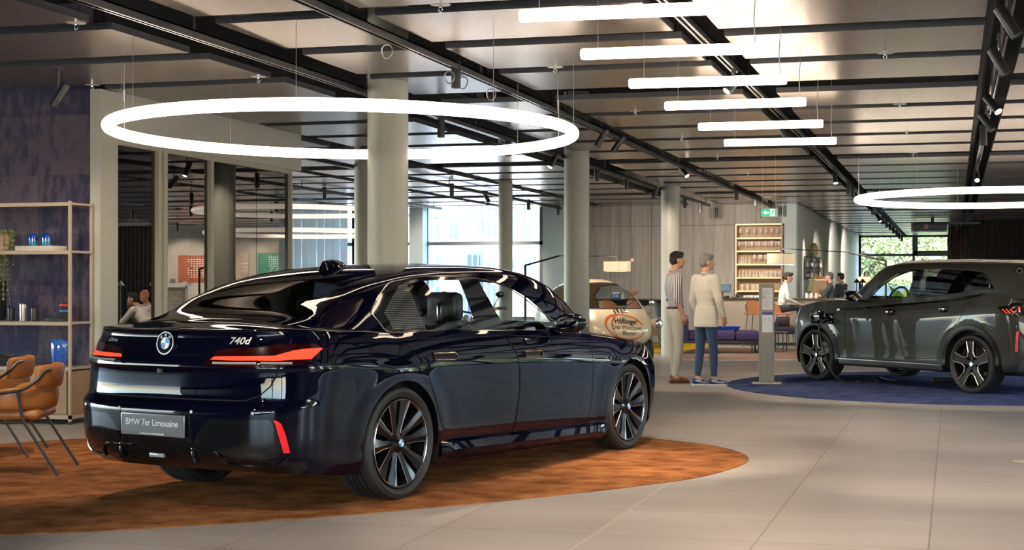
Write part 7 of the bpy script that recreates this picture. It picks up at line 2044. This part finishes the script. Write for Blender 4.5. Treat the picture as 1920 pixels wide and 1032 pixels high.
def figure(label, loc, rz, H, J, top, leg, shoe, hair, skin=(0.52, 0.27, 0.18), vox=0.012, look=(0, 0), jacket=False, belt=None, sleeve=1.0, hair_style='short', grp=None, hide_legs=False, palm=None, curl=0.45, bare_ankle=False):
    t = None
    s = H / 1.80
    j = dict(pel=(0, 0, .95), wai=(0, 0, 1.10), che=(0, 0, 1.30), nec=(-.015, 0, 1.50), hea=(0.025, 0, 1.665),
             hR=(0, -.09, .93), hL=(0, .09, .93), kR=(.01, -.10, .51), kL=(.01, .10, .51), aR=(-.03, -.105, .09), aL=(-.03, .105, .09),
             sR=(-.01, -.185, 1.44), sL=(-.01, .185, 1.44), eR=(-.03, -.235, 1.15), eL=(-.03, .235, 1.15), wR=(.05, -.235, .92), wL=(.05, .235, .92), fR=(1, -.1, 0), fL=(1, .1, 0))
    j.update(J)
    P = {k: Vector(v) * (s if k[0] != 'f' else 1) for k, v in j.items()}
    up = (P['nec'] - P['pel']).normalized()
    fwd = Vector((1, 0, 0)); fwd = (fwd - up * fwd.dot(up)).normalized()
    R = Matrix((fwd, up.cross(fwd), up)).transposed()
    def torso(k, long=0.0):
        g = [ell(P['pel'], .105 * s * k, .155 * s * k, .13 * s * k, R), ell(P['wai'], .098 * s * k, .142 * s * k, .14 * s * k, R), ell(mid(P['wai'], P['che'], .55), .105 * s * k, .152 * s * k, .14 * s * k, R),
             ell(P['che'], .112 * s * k, .162 * s * k, .17 * s * k, R), ell(mid(P['che'], P['nec'], .55), .085 * s * k, .165 * s * k, .085 * s * k, R), cap(P['sR'], .062 * s * k, P['sL'], .062 * s * k)]
        if long: g += [sheet_cyl([(P['pel'].z + z_, .118 * s * k * m_, .166 * s * k * m_) for z_, m_ in ((-long - .06, 1.06), (-long, 1.05), (0, 1.02), (.12, .92))], P['pel'])]
        return g
    def arm(S_, k, frac=1.0):
        a, e, w = P['s' + S_], P['e' + S_], P['w' + S_]
        g = [cap(a, .058 * s * k, e, .044 * s * k)]
        if frac > 0: g.append(cap(e, .044 * s * k, mid(e, w, frac), (.044 - .014 * frac) * s * k))
        return g
    def legs(k, frac=1.0):
        g = []
        for S_ in 'RL':
            h, kn, a = P['h' + S_], P['k' + S_], P['a' + S_]
            g += [cap(h, .092 * s * k, kn, .060 * s * k), cap(kn, .060 * s * k, mid(kn, a, .35), .057 * s * k), cap(mid(kn, a, .35), .057 * s * k, mid(kn, a, frac), (.050 - .012 * frac) * s * (k if k == 1 else k * 1.12))]
        return g + [ell(P['pel'] - up * .01, .112 * s * k, .158 * s * k, .13 * s * k, R)]
    # body: head with brow, nose, jaw, ears, neck, torso, limbs, hands
    hc = P['hea']; lz, ly = look
    HR = Matrix.Rotation(lz, 3, 'Z') @ Matrix.Rotation(ly, 3, 'Y')
    hp = lambda x, y, z: hc + HR @ (Vector((x, y, z)) * s)
    hd = [ell(hp(-.012, 0, .03), .094 * s, .074 * s, .088 * s, HR), ell(hp(.018, 0, -.03), .070 * s, .060 * s, .085 * s, HR), ell(hp(.045, 0, -.075), .036 * s, .036 * s, .030 * s, HR), cap(hp(.076, 0, .012), .010 * s, hp(.098, 0, -.022), .014 * s, 8),
          cap(hp(.072, -.03, .030), .010 * s, hp(.072, .03, .030), .010 * s, 8), cap(hp(.075, -.018, -.058), .009 * s, hp(.075, .018, -.058), .009 * s, 8), ell(hp(-.012, -.074, -.01), .020 * s, .009 * s, .032 * s, HR), ell(hp(-.012, .074, -.01), .020 * s, .009 * s, .032 * s, HR),
          cap(hp(-.02, 0, -.06), .052 * s, P['nec'], .056 * s), cap(P['nec'], .056 * s, mid(P['nec'], P['che'], .4), .075 * s)]
    body = hd + torso(.90) + arm('R', .86) + arm('L', .86) + legs(.86)
    for S_, sd in (('R', 1), ('L', -1)):
        d = (P['w' + S_] - P['e' + S_]).normalized()
        dd = Vector(j['d' + S_]) if 'd' + S_ in j else d
        pn = Vector(palm[S_]) if palm and S_ in palm else Vector((0, 1 if S_ == 'R' else -1, 0))
        body += hand(P['w' + S_], dd, pn, s, curl, sd)
        if not hide_legs: body.append(cap(P['a' + S_] - Vector((0, 0, .02)), .042 * s, P['a' + S_] + Vector(j['f' + S_]).normalized() * .12 * s - Vector((0, 0, .055 * s)), .030 * s))
    M_sk = mat('skin_%d' % int(skin[0] * 100), skin, 0.55)
    b = remesh('person', join(*body), M_sk, min(vox, 0.008), None, 3)
    b.location = loc; b.rotation_euler = (0, 0, rz)
    tag(b, label, 'person', grp)
    ew, ed, lp = face_mats()
    for sy in (-1, 1):
        obj('eye', xf(ball(0, 0, 0, .012 * s, .015 * s, .010 * s, 10, 6), Matrix.Translation(hp(.066, sy * .028, .010))), ew, b); obj('pupil', xf(ball(0, 0, 0, .005 * s, .007 * s, .007 * s, 8, 6), Matrix.Translation(hp(.075, sy * .029, .010))), ed, b)
    obj('mouth', tube([hp(.080, -.022, -.058), hp(.0865, 0, -.057), hp(.080, .022, -.058)], .0045 * s, 6), lp, b)
    # hair
    if hair:
        hs = [ell(hp(-.020, 0, .050), .098 * s, .080 * s, .078 * s, HR), ell(hp(-.050, 0, .0), .066 * s, .077 * s, .072 * s, HR), ell(hp(.035, 0, .092), .05 * s, .062 * s, .030 * s, HR)]
        if hair_style == 'side': hs = [ell(hp(-.050, 0, -.01), .060 * s, .078 * s, .05 * s, HR)]
        if hair_style == 'quiff': hs += [ell(hp(.045, 0, .100), .052 * s, .060 * s, .036 * s, HR)]
        remesh('hair', join(*hs), mat('hair_%d_%d' % (int(hair[0] * 1000), int(hair[2] * 1000)), hair, 0.7, bump=(160, 0.6)), 0.009, b, 2)
    # clothes
    sh = torso(1.04 if not jacket else 1.12, .10 if jacket else 0.0) + arm('R', 1.08 if not jacket else 1.3, sleeve) + arm('L', 1.08 if not jacket else 1.3, sleeve)
    remesh('jacket' if jacket else 'shirt', join(*sh), top, vox, b)
    cg = [tuple(P['nec'] + Vector((.0 + .057 * s * math.cos(a), .057 * s * math.sin(a), (.012 + .014 * -math.cos(a)) * s))) for a in [2 * PI * k / 20 for k in range(20)]]
    obj('collar', tube(cg, .011 * s, 8, closed=True), top if not jacket else mat('pale_blue_shirt', (0.45, 0.52, 0.62), 0.7), b)
    if sleeve < .5:
        for S_ in 'RL':
            e, w = P['e' + S_], P['w' + S_]
            obj('cuff', cap(mid(e, w, sleeve), .049 * s, mid(e, w, sleeve + .10), .047 * s), top, b, 60)
    if not hide_legs:
        remesh('trousers', join(*legs(1.06, .93 if not bare_ankle else .86)), leg, vox, b)
        for S_ in 'RL':
            a, f = P['a' + S_], Vector(j['f' + S_]).normalized()
            sd = Vector((-f.y, f.x, 0))
            z0 = a.z - .09 * s
            g = [cap(a + Vector((0, 0, -.035 * s)) - f * .035 * s, .046 * s, a + Vector((0, 0, -.045 * s)) + f * .07 * s, .044 * s), cap(a + Vector((0, 0, -.05 * s)) + f * .06 * s, .044 * s, a + Vector((0, 0, -.058 * s)) + f * .165 * s, .031 * s)]
            so_ = remesh('shoe', join(*g), shoe, 0.010, b, 3)
            for v in so_.data.vertices:
                if v.co.z < z0 + 0.012 * s: v.co.z = z0 + 0.012 * s
            out = [a + f * (l * s) + sd * (w_ * s) for l, w_ in ((-.085, 0), (-.07, .034), (0, .040), (.08, .047), (.16, .036), (.20, 0), (.16, -.036), (.08, -.047), (0, -.040), (-.07, -.034))]
            obj('sole', prism([(p.x, p.y) for p in smooth_loop([(p.x, p.y, 0) for p in out], 4)], z0, z0 + .022 * s), mat('sole_white', (0.6, 0.58, 0.55), 0.6) if bare_ankle else mat('sole_brown', (0.07, 0.03, 0.015), 0.6), so_)
            if bare_ankle: obj('side_stripe', tube([a + f * .14 * s + sd * -.038 * s + Vector((0, 0, -.05 * s)), a + f * .05 * s + sd * -.047 * s + Vector((0, 0, -.045 * s)), a + f * -.05 * s + sd * -.044 * s + Vector((0, 0, -.02 * s))], .008 * s, 6), mat('stripe_white', (0.62, 0.62, 0.62), 0.5), so_)
    if belt:
        obj('belt', tube([tuple(P['pel'] + R @ (Vector((.098 * math.cos(a), .147 * math.sin(a), .075)) * s)) for a in [2 * PI * k / 28 for k in range(28)]], .016 * s, 8, closed=True), mat('belt_leather', (0.06, 0.025, 0.012), 0.5), b)
    return b
def cloth(nm, c, c2=None, sc=9): return mat(nm, c, 0.85, sheen=0.2, bump=(sc * 2.5, 0.35))
def stripe_cloth():
    m = mat('striped_shirt_cloth', (0.62, 0.60, 0.60), 0.85)
    t = m.node_tree; b = t.nodes['Principled BSDF']
    tc = t.nodes.new('ShaderNodeTexCoord'); sp = t.nodes.new('ShaderNodeSeparateXYZ'); t.links.new(tc.outputs['Object'], sp.inputs[0])
    at2 = t.nodes.new('ShaderNodeMath'); at2.operation = 'ARCTAN2'; t.links.new(sp.outputs[1], at2.inputs[0]); t.links.new(sp.outputs[0], at2.inputs[1])
    at = t.nodes.new('ShaderNodeMath'); at.operation = 'MULTIPLY'; at.inputs[1].default_value = 9.0; t.links.new(at2.outputs[0], at.inputs[0])
    fr = t.nodes.new('ShaderNodeMath'); fr.operation = 'FRACT'; t.links.new(at.outputs[0], fr.inputs[0])
    lt = t.nodes.new('ShaderNodeMath'); lt.operation = 'LESS_THAN'; lt.inputs[1].default_value = 0.42; t.links.new(fr.outputs[0], lt.inputs[0])
    mx = t.nodes.new('ShaderNodeMix'); mx.data_type = 'RGBA'; t.links.new(lt.outputs[0], mx.inputs[0])
    mx.inputs[6].default_value = (0.62, 0.60, 0.60, 1); mx.inputs[7].default_value = (0.07, 0.055, 0.075, 1)
    t.links.new(mx.outputs[2], b.inputs['Base Color'])
    return m
M_beigetr = cloth('stone_chinos', (0.42, 0.38, 0.32)); M_jean = cloth('blue_denim', (0.018, 0.045, 0.10)); M_jack = cloth('cream_linen', (0.58, 0.52, 0.42))
M_wsh = cloth('white_shirt_cloth', (0.66, 0.64, 0.63)); M_navy = cloth('navy_trousers', (0.012, 0.014, 0.03)); M_polo = cloth('slate_polo', (0.035, 0.045, 0.055)); M_dk = cloth('dark_navy_top', (0.016, 0.02, 0.03))
q = at_z(1266, 718.5, 0)
figure('man in a striped shirt and stone trousers standing with brown shoes, hand at his hip', (q.x, q.y, 0), math.radians(28), 1.89,
       dict(hea=(.035, 0, 1.665), eR=(-.06, -.235, 1.16), wR=(.045, -.195, .94), dR=(.25, .12, -1), eL=(-.02, .235, 1.16), wL=(.07, .22, .93), aR=(-.03, -.09, .09), aL=(.02, .10, .09), kR=(.02, -.10, .51), fR=(1, -.15, 0), fL=(1, .1, 0), che=(-.03, 0, 1.30), nec=(-.02, 0, 1.50), wai=(.005, 0, 1.10)),
       stripe_cloth(), M_beigetr, mat('brown_shoe', (0.16, 0.05, 0.018), 0.35), (0.018, 0.012, 0.009), sleeve=0.12, belt=True, look=(0.0, 0.05), vox=0.011, curl=0.55, palm={'R': (0.3, 1, 0)})
q = at_z(1324, 723, 0)
figure('grey haired man in a cream jacket and blue jeans, seen from behind', (q.x, q.y, 0), math.radians(52), 1.845,
       dict(eR=(.0, -.255, 1.16), wR=(.085, -.245, .94), eL=(-.02, .25, 1.15), wL=(.08, .24, .93), aR=(.05, -.10, .09), aL=(-.08, .085, .09), kR=(.03, -.11, .51), kL=(-.02, .10, .51), fR=(1, -.35, 0), fL=(1, -.3, 0)),
       M_jack, M_jean, mat('navy_sneaker', (0.02, 0.05, 0.13), 0.5), (0.20, 0.18, 0.165), jacket=True, sleeve=0.92, look=(-0.45, 0.0), vox=0.011, bare_ankle=True, hair_style='short')
SIT = dict(pel=(0, 0, .0), wai=(.03, 0, .16), che=(.07, 0, .36), nec=(.10, 0, .56), hea=(.16, 0, .715), hR=(.02, -.09, .0), hL=(.02, .09, .0), kR=(.43, -.12, .02), kL=(.43, .12, .02), aR=(.40, -.12, -.40), aL=(.42, .12, -.40),
           sR=(.085, -.185, .50), sL=(.085, .185, .50), eR=(.14, -.24, .22), eL=(.16, .24, .22), wR=(.36, -.10, .12), wL=(.37, .08, .12))
def seated(**k): d = dict(SIT); d.update(k); return d
figure('man in a white shirt sitting sideways on a tan bar stool at the bar', (ST2.x - 0.02, ST2.y, 0.875), math.radians(12), 1.80, seated(hea=(.17, 0, .70)), M_wsh, M_navy, mat('brown_shoe', (0.16, 0.05, 0.018), 0.35), (0.025, 0.016, 0.010), sleeve=0.9, vox=0.014, look=(0, 0.2), hair_style='quiff', palm={'R': (-.3, 0.5, -1), 'L': (-.3, -.5, -1)})
q = at_y(1556, 540, 34.2)
figure('barman in a slate polo shirt reaching along the counter', (q.x, 34.25, 0), math.radians(185), 1.73, dict(eR=(.20, -.22, 1.22), wR=(.45, -.16, 1.20), eL=(.16, .22, 1.20), wL=(.42, .12, 1.17)), M_polo, M_dk, mat('black_shoe', (0.012, 0.012, 0.012), 0.4), (0.10, 0.09, 0.085), sleeve=0.0, vox=0.014)
q = at_y(1577, 540, 37.0)
figure('dark dressed man behind the barman, in front of the bright window', (q.x, 37.0, 0), math.radians(150), 1.74, dict(eR=(.05, -.26, 1.17), wR=(.25, -.22, 1.10), eL=(.0, .26, 1.15), wL=(.15, .25, 1.0)), M_dk, M_dk, mat('black_shoe'), (0.015, 0.014, 0.014), sleeve=0.9, vox=0.016)
# two seated men behind the glass and their table
YG = 21.5
q = at_y(262, 600, YG)
dt = thing('cafe_table', 'dark table between the two seated men behind the glass', 'table', (at_y(226, 600, YG).x - 0.1, YG + 0.15, 0))
obj('tabletop', lathe([(0, .71), (.42, .71), (.42, .735), (0, .735)], 32, cap=False), M_black, dt); obj('pole', cyl((0, 0, 0.02), (0, 0, .71), .03, 12), M_black, dt); obj('base', cyl((0, 0, 0), (0, 0, .02), .24, 24), M_black, dt)
lounge_chair((q.x + 0.28, YG, 0), PI, 'cognac armchair of the man in the white shirt behind the glass', 'cognac armchairs')
figure('dark haired man in white shirt leaning on the table behind the glass', (q.x + 0.24, YG, 0.56), PI - 0.1, 1.78, seated(wai=(.07, 0, .14), che=(.19, 0, .30), nec=(.29, 0, .47), hea=(.40, 0, .60), sR=(.26, -.18, .42), sL=(.26, .18, .42), eR=(.50, -.20, .22), wR=(.52, -.06, .44), eL=(.46, .22, .20), wL=(.62, .02, .24), dR=(-.1, .3, 1), dL=(.4, -1, .1)),
       M_wsh, M_navy, mat('black_shoe'), (0.02, 0.013, 0.010), sleeve=0.9, vox=0.013, look=(0.30, 0.05), palm={'R': (-1, 0.2, 0)}, hair_style='quiff')
q = at_y(288, 600, YG + 1.4)
lounge_chair((q.x - 0.1, YG + 1.35, 0), -PI / 2 - .4, 'cognac armchair of the bald man behind the glass', 'cognac armchairs')
figure('bald man in a pale shirt sitting behind the white shirted man in the glass room', (q.x - 0.05, YG + 1.4, 0.50), -PI / 2 - 0.3, 1.76, seated(), M_wsh, M_navy, mat('black_shoe'), None, skin=(0.55, 0.25, 0.17), sleeve=0.9, vox=0.014)
# ================================================================ OUTSIDE
M_grass = mat('outdoor_lawn', (0.10, 0.16, 0.05), 0.9, noise=((0.5, 0.5, 0.5), (0.16, 0.22, 0.07), 0.2))
M_pave = mat('outdoor_paving', (0.42, 0.40, 0.37), 0.85)
struct('ground_outside', join(box(-60, 80, 60.4, 130, -0.4, -0.12), box(10.05, 80, -60, 60.4, -0.4, -0.12), box(-90, 10.2, -60, -9.3, -0.4, -0.12), box(-60, X_cc - 0.5, 44.5, 60.4, -0.4, -0.12), box(XA + .3, X_cc - 0.5, 35.3, 44.5, -0.4, -0.12)), M_pave)
def leafy(label, x, y, z, rx, ry, rz, seed, n, cols, leaf=0.13, trunk=True, grp='trees outside'):
    rn = random.Random(seed)
    t = thing('tree', label, 'tree', (x, y, -0.12), 0, grp)
    V, Fc = [], []
    blobs = [(rn.uniform(-.55, .55), rn.uniform(-.5, .5), rn.uniform(-.55, .6), rn.uniform(.35, .6)) for _ in range(13)]
    for k in range(n):
        bx_, by_, bz_, br = blobs[k % 13]
        a, b = rn.uniform(0, 2 * PI), math.acos(rn.uniform(-1, 1))
        r = br * rn.uniform(.75, 1.05)
        c = Vector(((bx_ + r * math.sin(b) * math.cos(a)) * rx, (by_ + r * math.sin(b) * math.sin(a)) * ry, z + (bz_ + r * math.cos(b)) * rz))
        if c.z < 0.05: continue
        u = Vector((rn.gauss(0, 1), rn.gauss(0, 1), rn.gauss(0, .6))).normalized(); w = u.cross(Vector((rn.gauss(0, 1), rn.gauss(0, 1), rn.gauss(0, 1)))).normalized()
        L = leaf * rn.uniform(.6, 1.3)
        k0 = len(V); V += [c - u * L, c + w * L * .5, c + u * L, c - w * L * .5]; Fc.append((k0, k0 + 1, k0 + 2, k0 + 3))
    tag(obj('foliage', (V, Fc), cols, t, None), None, None, None, 'stuff')
    if trunk:
        tr = [cyl((0, 0, 0), (0, 0, z), 0.14, 10, 0.08)]
        for k in range(5):
            a = 2 * PI * k / 5
            tr.append(tube([(0, 0, z * .5), (rx * .3 * math.cos(a), ry * .3 * math.sin(a), z * .9), (rx * .5 * math.cos(a), ry * .5 * math.sin(a), z + rz * .3)], [.07, .045, .02], 6))
        obj('trunk', join(*tr), mat('bark', (0.09, 0.065, 0.045), 0.9), t)
    return t
M_lf1 = mat('leaf_green', (0.20, 0.29, 0.12), 0.6, noise=((1.6, 1.6, 1.6), (0.62, 0.64, 0.38), 0.16)); M_lf2 = mat('leaf_blossom', (0.34, 0.42, 0.22), 0.6, noise=((1.8, 1.8, 1.8), (0.85, 0.76, 0.64), 0.10))
for i, (px, y_, rx, rz, z, m, l) in enumerate([(1540, 64, 2.6, 2.2, 2.4, M_lf2, 'pale blossoming bush outside at the left of the green window'), (1600, 66, 3.2, 3.0, 3.2, M_lf1, 'green tree outside behind the left window mullion'), (1655, 63.5, 2.8, 2.8, 3.0, M_lf1, 'dense green bush outside at the middle of the green window'),
        (1700, 65, 2.6, 2.6, 2.9, M_lf2, 'pale flecked bush outside at the right of the green window'), (1760, 64, 2.8, 2.8, 3.0, M_lf1, 'green tree outside at the right edge of the green window'), (1630, 72, 5.5, 5.0, 5.0, M_lf1, 'large green tree farther out behind the bushes'), (1740, 73, 5.5, 4.8, 5.0, M_lf1, 'second large green tree farther out behind the bushes')]):
    leafy(l, at_y(px, 500, y_).x, y_, z, rx, rx * .7, rz, 20 + i, 20000 if i < 5 else 15000, m, 0.075 if i < 5 else 0.12)
# trees beyond the right hand glazing (they show only as reflections in the cars)
for m_ in (M_lf1, M_lf2):
    t_ = m_.node_tree; b_ = t_.nodes['Principled BSDF']; tl_ = t_.nodes.new('ShaderNodeBsdfTranslucent'); mx_ = t_.nodes.new('ShaderNodeMixShader'); mx_.inputs[0].default_value = 0.45
    t_.links.new(b_.inputs['Base Color'].links[0].from_socket, tl_.inputs[0]); t_.links.new(b_.outputs[0], mx_.inputs[1]); t_.links.new(tl_.outputs[0], mx_.inputs[2]); t_.links.new(mx_.outputs[0], t_.nodes['Material Output'].inputs[0])
base_t = None
for i, (x, y_, z) in enumerate([(17, 5, 3.2), (18, 11, 3.0), (17, 17, 3.3), (19, 23.5, 3.1), (17.5, 30, 3.2), (19, -3, 3.0), (18, 37, 3.0)]):
    if base_t is None: base_t = leafy('green tree beyond the glazing to the right of the hall', x, y_, z, 3.4, 2.6, 2.9, 50, 9000, M_lf1, 0.17)
    else:
        o = dup(base_t, (x, y_, -0.12), i * 1.1, 'green tree beyond the glazing to the right of the hall')
for o in [o for o in C.objects if o.get('label') == 'green tree beyond the glazing to the right of the hall']: o['group'] = 'trees beyond the right glazing'
# white building opposite the back window
def building(x0, x1, y, z1, label, m, nx, nz, seed):
    t = thing('building', label, 'building', ((x0 + x1) / 2, y, -0.12))
    w = (x1 - x0) / 2
    obj('wall', box(-w, w, 0, 6, 0, z1), m, t)
    rn = random.Random(seed)
    dx, dz = 2 * w / nx, z1 / nz
    for i in range(nx):
        for k in range(nz):
            if rn.random() < 0.22: continue
            cx0, cz0 = -w + dx * (i + .5), dz * (k + .52)
            a, b = dx * .33, dz * .38
            f = obj('window', join(box(cx0 - a, cx0 + a, -0.05, 0.02, cz0 - b, cz0 + b)), mat('facade_glass', (0.07, 0.14, 0.24), 0.2), t)
            obj('window_bars', join(box(cx0 - .03, cx0 + .03, -0.08, -0.05, cz0 - b, cz0 + b), box(cx0 - a, cx0 + a, -0.08, -0.05, cz0 + b * .2, cz0 + b * .2 + .06), box(cx0 - a, cx0 - a + .06, -0.08, -.05, cz0 - b, cz0 + b), box(cx0 + a - .06, cx0 + a, -0.08, -.05, cz0 - b, cz0 + b)), mat('facade_white', (0.40, 0.43, 0.46), 0.7), f)
    return t
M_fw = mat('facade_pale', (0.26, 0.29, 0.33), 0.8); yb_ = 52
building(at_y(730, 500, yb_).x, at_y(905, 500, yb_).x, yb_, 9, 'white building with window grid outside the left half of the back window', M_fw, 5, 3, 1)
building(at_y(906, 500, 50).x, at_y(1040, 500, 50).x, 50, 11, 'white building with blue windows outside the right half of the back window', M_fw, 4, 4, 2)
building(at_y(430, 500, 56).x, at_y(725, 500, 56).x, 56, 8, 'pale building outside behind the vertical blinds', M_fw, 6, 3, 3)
q = at_y(995, 560, 40)
tag(obj('planter_wall', box(-1.0, 1.0, 0, 0.4, 0, 2.0), mat('patchy_render', (0.52, 0.47, 0.42), 0.8, noise=((2, 2, 2), (0.66, 0.63, 0.6), 0.1)), None, None, (at_y(995, 500, 42).x, 42, -0.12)), 'patchy pale wall outside low in the back window', 'wall')
# vehicles outside the green window
def parked(px, y_, w, h, d, label, m):
    q = at_y(px, 540, y_)
    t = thing('parked_van', label, 'van', (q.x, y_, -0.12))
    prof = [(-w, .35), (-w, h * .92), (-w * .9, h), (w * .45, h), (w * .72, h * .62), (w, h * .55), (w, .35)]
    obj('body', prism(prof, -d, d, 'XZ'), m, t, 30)
    obj('side_window', prism([(w * .12, h * .63), (w * .12, h * .92), (w * .43, h * .92), (w * .66, h * .63)], -d - .01, -d, 'XZ'), mat('facade_glass'), t)
    for x in (-w * .6, w * .62):
        obj('wheel', mv(make_tyre(.34, .22, .2), x, -d + .08, .34), M_tyre, t)
M_vanw = mat('white_van_paint', (0.75, 0.75, 0.75), 0.25, coat=.6)
parked(1585, 61.0, 1.2, 2.05, .8, 'white van parked outside the green window behind the dark dressed man', M_vanw); parked(1722, 61.2, 2.1, 1.5, .85, 'white car parked outside behind the SUV bonnet', M_vanw)
# ================================================================ SPOT BEAMS: TRACK LIGHT AND ADDED FILL
WARM = (1.0, 0.84, 0.68)
def beam(loc, tgt, e, ang=45, blend=0.6, col=WARM, size=0.05):
    return lamp('spot_beam', 'SPOT', loc, e * 0.72, col, size, tgt, ang, blend)
# unseen fixtures, added to go with the foreground fill beams
fx_ = [(TA, 3.0), (TA, 5.2), (TB, 3.4), (TB, 5.6), (TC, 4.5), (TB, 8.0)]
for i, (x, y) in enumerate(fx_):
    src = [o for o in C.objects if o.name.startswith('spotlight') and o.get('category')][0]
    o = dup(src, (x, y, 3.16), 0, 'spotlight over the foreground tiles, above the picture edge', 'spotlights over the foreground')
for p, t, e, a in [
    ((TA, 5.2, 3.0), (-1.6, 8.6, 0), 480, 62), ((TB, 5.6, 3.0), (0.0, 8.8, 0), 480, 62), ((TB, 8.0, 3.0), (0.2, 11.5, 0), 440, 62), ((TA, 3.0, 3.0), (-1.2, 6.5, 0), 400, 62), ((TB, 3.4, 3.0), (-0.2, 7.0, 0), 420, 62),  # fill beams added to brighten the foreground floor
    ((TC, 4.5, 3.0), (-2.9, 7.6, 0), 520, 60),
    ((TA, 9.0, 3.05), (-2.2, 11.2, 0), 520, 44), ((TA, 11.6, 3.05), (-2.6, 10.6, 0), 420, 46),          # right end of the orange rug
    ((TC, 9.4, 3.05), (-3.0, 9.2, 0.3), 320, 50), ((TC, 12.0, 3.05), (-3.2, 12.4, 0.2), 260, 50),
    ((TD, 7.6, 3.05), (-6.4, 8.8, 0), 300, 55), ((-7.6, 10.2, 3.1), (-8.9, 12.3, 1.2), 240, 60), ((-7.2, 10.0, 3.1), (-7.3, 10.4, 0.2), 260, 60),
    ((TA, 16.5, 3.1), (-1.2, 18.2, 0), 320, 60), ((TB, 15.5, 3.1), (0.2, 18.0, 0), 320, 60), ((TB, 21.0, 3.1), (-0.6, 20.2, 0.5), 320, 60), ((TA, 23.0, 3.1), (-2.0, 21.0, 0), 320, 60),
    ((TB, 11.5, 3.1), (0.3, 14.0, 0), 220, 64), ((TA, 14.0, 3.1), (-1.4, 14.5, 0), 190, 64),
    ((TC, 17.5, 3.1), (-3.4, 19.4, 0.6), 360, 56), ((TC, 19.0, 3.1), (-4.4, 23.2, 0.8), 420, 56),
    ((TC, 25.0, 3.1), (-4.4, 27.8, 0.2), 420, 66), ((TC, 28.0, 3.1), (-3.4, 28.2, 0.2), 380, 66), ((TC, 30.2, 3.1), (-4.2, 33.0, 0.9), 420, 70), ((TC, 31.6, 3.1), (-2.6, 33.0, 0.9), 380, 70),
    ((TD, 28.6, 3.1), (-7.0, 32.0, 0.8), 420, 74), ((TD, 31.0, 3.1), (-6.5, 34.8, 2.0), 420, 80), ((TD, 25.4, 3.1), (-6.0, 30.0, 0), 380, 70), ((TD, 22.4, 3.1), (-6.2, 23.8, 0.8), 420, 60), ((TC, 31.0, 3.1), (-4.4, 34.8, 2.0), 420, 80),
    ((-3.0, 36.2, 3.3), (X_cc, 36.6, 1.7), 330, 44), ((TA, 38.5, 3.1), (X_cc, 40, 1.4), 420, 70), ((TA, 30.0, 3.1), (-1.0, 33.0, 0), 360, 70), ((TA, 40, 3.1), (-1.5, 44, 0), 500, 80),
    ((TD, 14.6, 3.1), (-6.0, 16.5, 0), 300, 60), ((TD, 18.0, 3.1), (-6.8, 19.5, 0), 300, 60)]:
    beam(p, t, e, a)
# beams on the wall pictures and over the seated men behind the glass
for px, e in ((350, 900), (455, 420), (512, 500)):
    q = at_y(px, 470, YL); beam((q.x, YL - 3.2, 3.1), (q.x, YL, 1.2), e * 2.4, 62, 0.4)
beam((at_y(250, 500, 20).x, 20.0, 3.1), (at_y(255, 590, 21.5).x, 21.5, 0.8), 900, 60)
beam((at_y(330, 500, 25).x, 25.0, 3.1), (at_y(330, 590, 24).x, 24.0, 0.8), 900, 70)
beam((at_y(230, 500, 36).x, 37.0, 3.1), (at_y(240, 480, 40).x, 40.0, 1.2), 500, 80)
beam((-8.9, 15.6, 3.1), (-9.45, 17.0, 1.6), 330, 60)  # fill beam added to brighten the column behind the glass
beam((-12.3, 30.5, 3.1), (-12.6, YB, 1.6), 1100, 52); beam((-11.6, 31.0, 3.1), (-11.6, YB, 1.6), 900, 46)  # fill beams added to brighten the vertical blinds
for x, y in ((-11.5, 18.5), (-13, 24), (-15, 30)): beam((x, y, 3.1), (x - .5, y + .5, 0), 700, 90)
beam((TA, 49, 3.1), (X_cc, 50.5, 1.9), 700, 80); beam((TA, 44, 3.1), (X_cc, 45.5, 1.9), 500, 80)  # fill beams added to lift the pale panelled wall
# glow of the lit lamp shades
for o in [o for o in C.objects if o.name.startswith('arc_lamp')][:2]:
    s_ = [c for c in o.children if c.name.startswith('lamp_shade')][0]
    bb = sum((Vector(v) for v in s_.bound_box), Vector()) / 8
    lamp('shade_bulb', 'POINT', o.location + bb, 45, (1, 0.75, 0.45), 0.08)
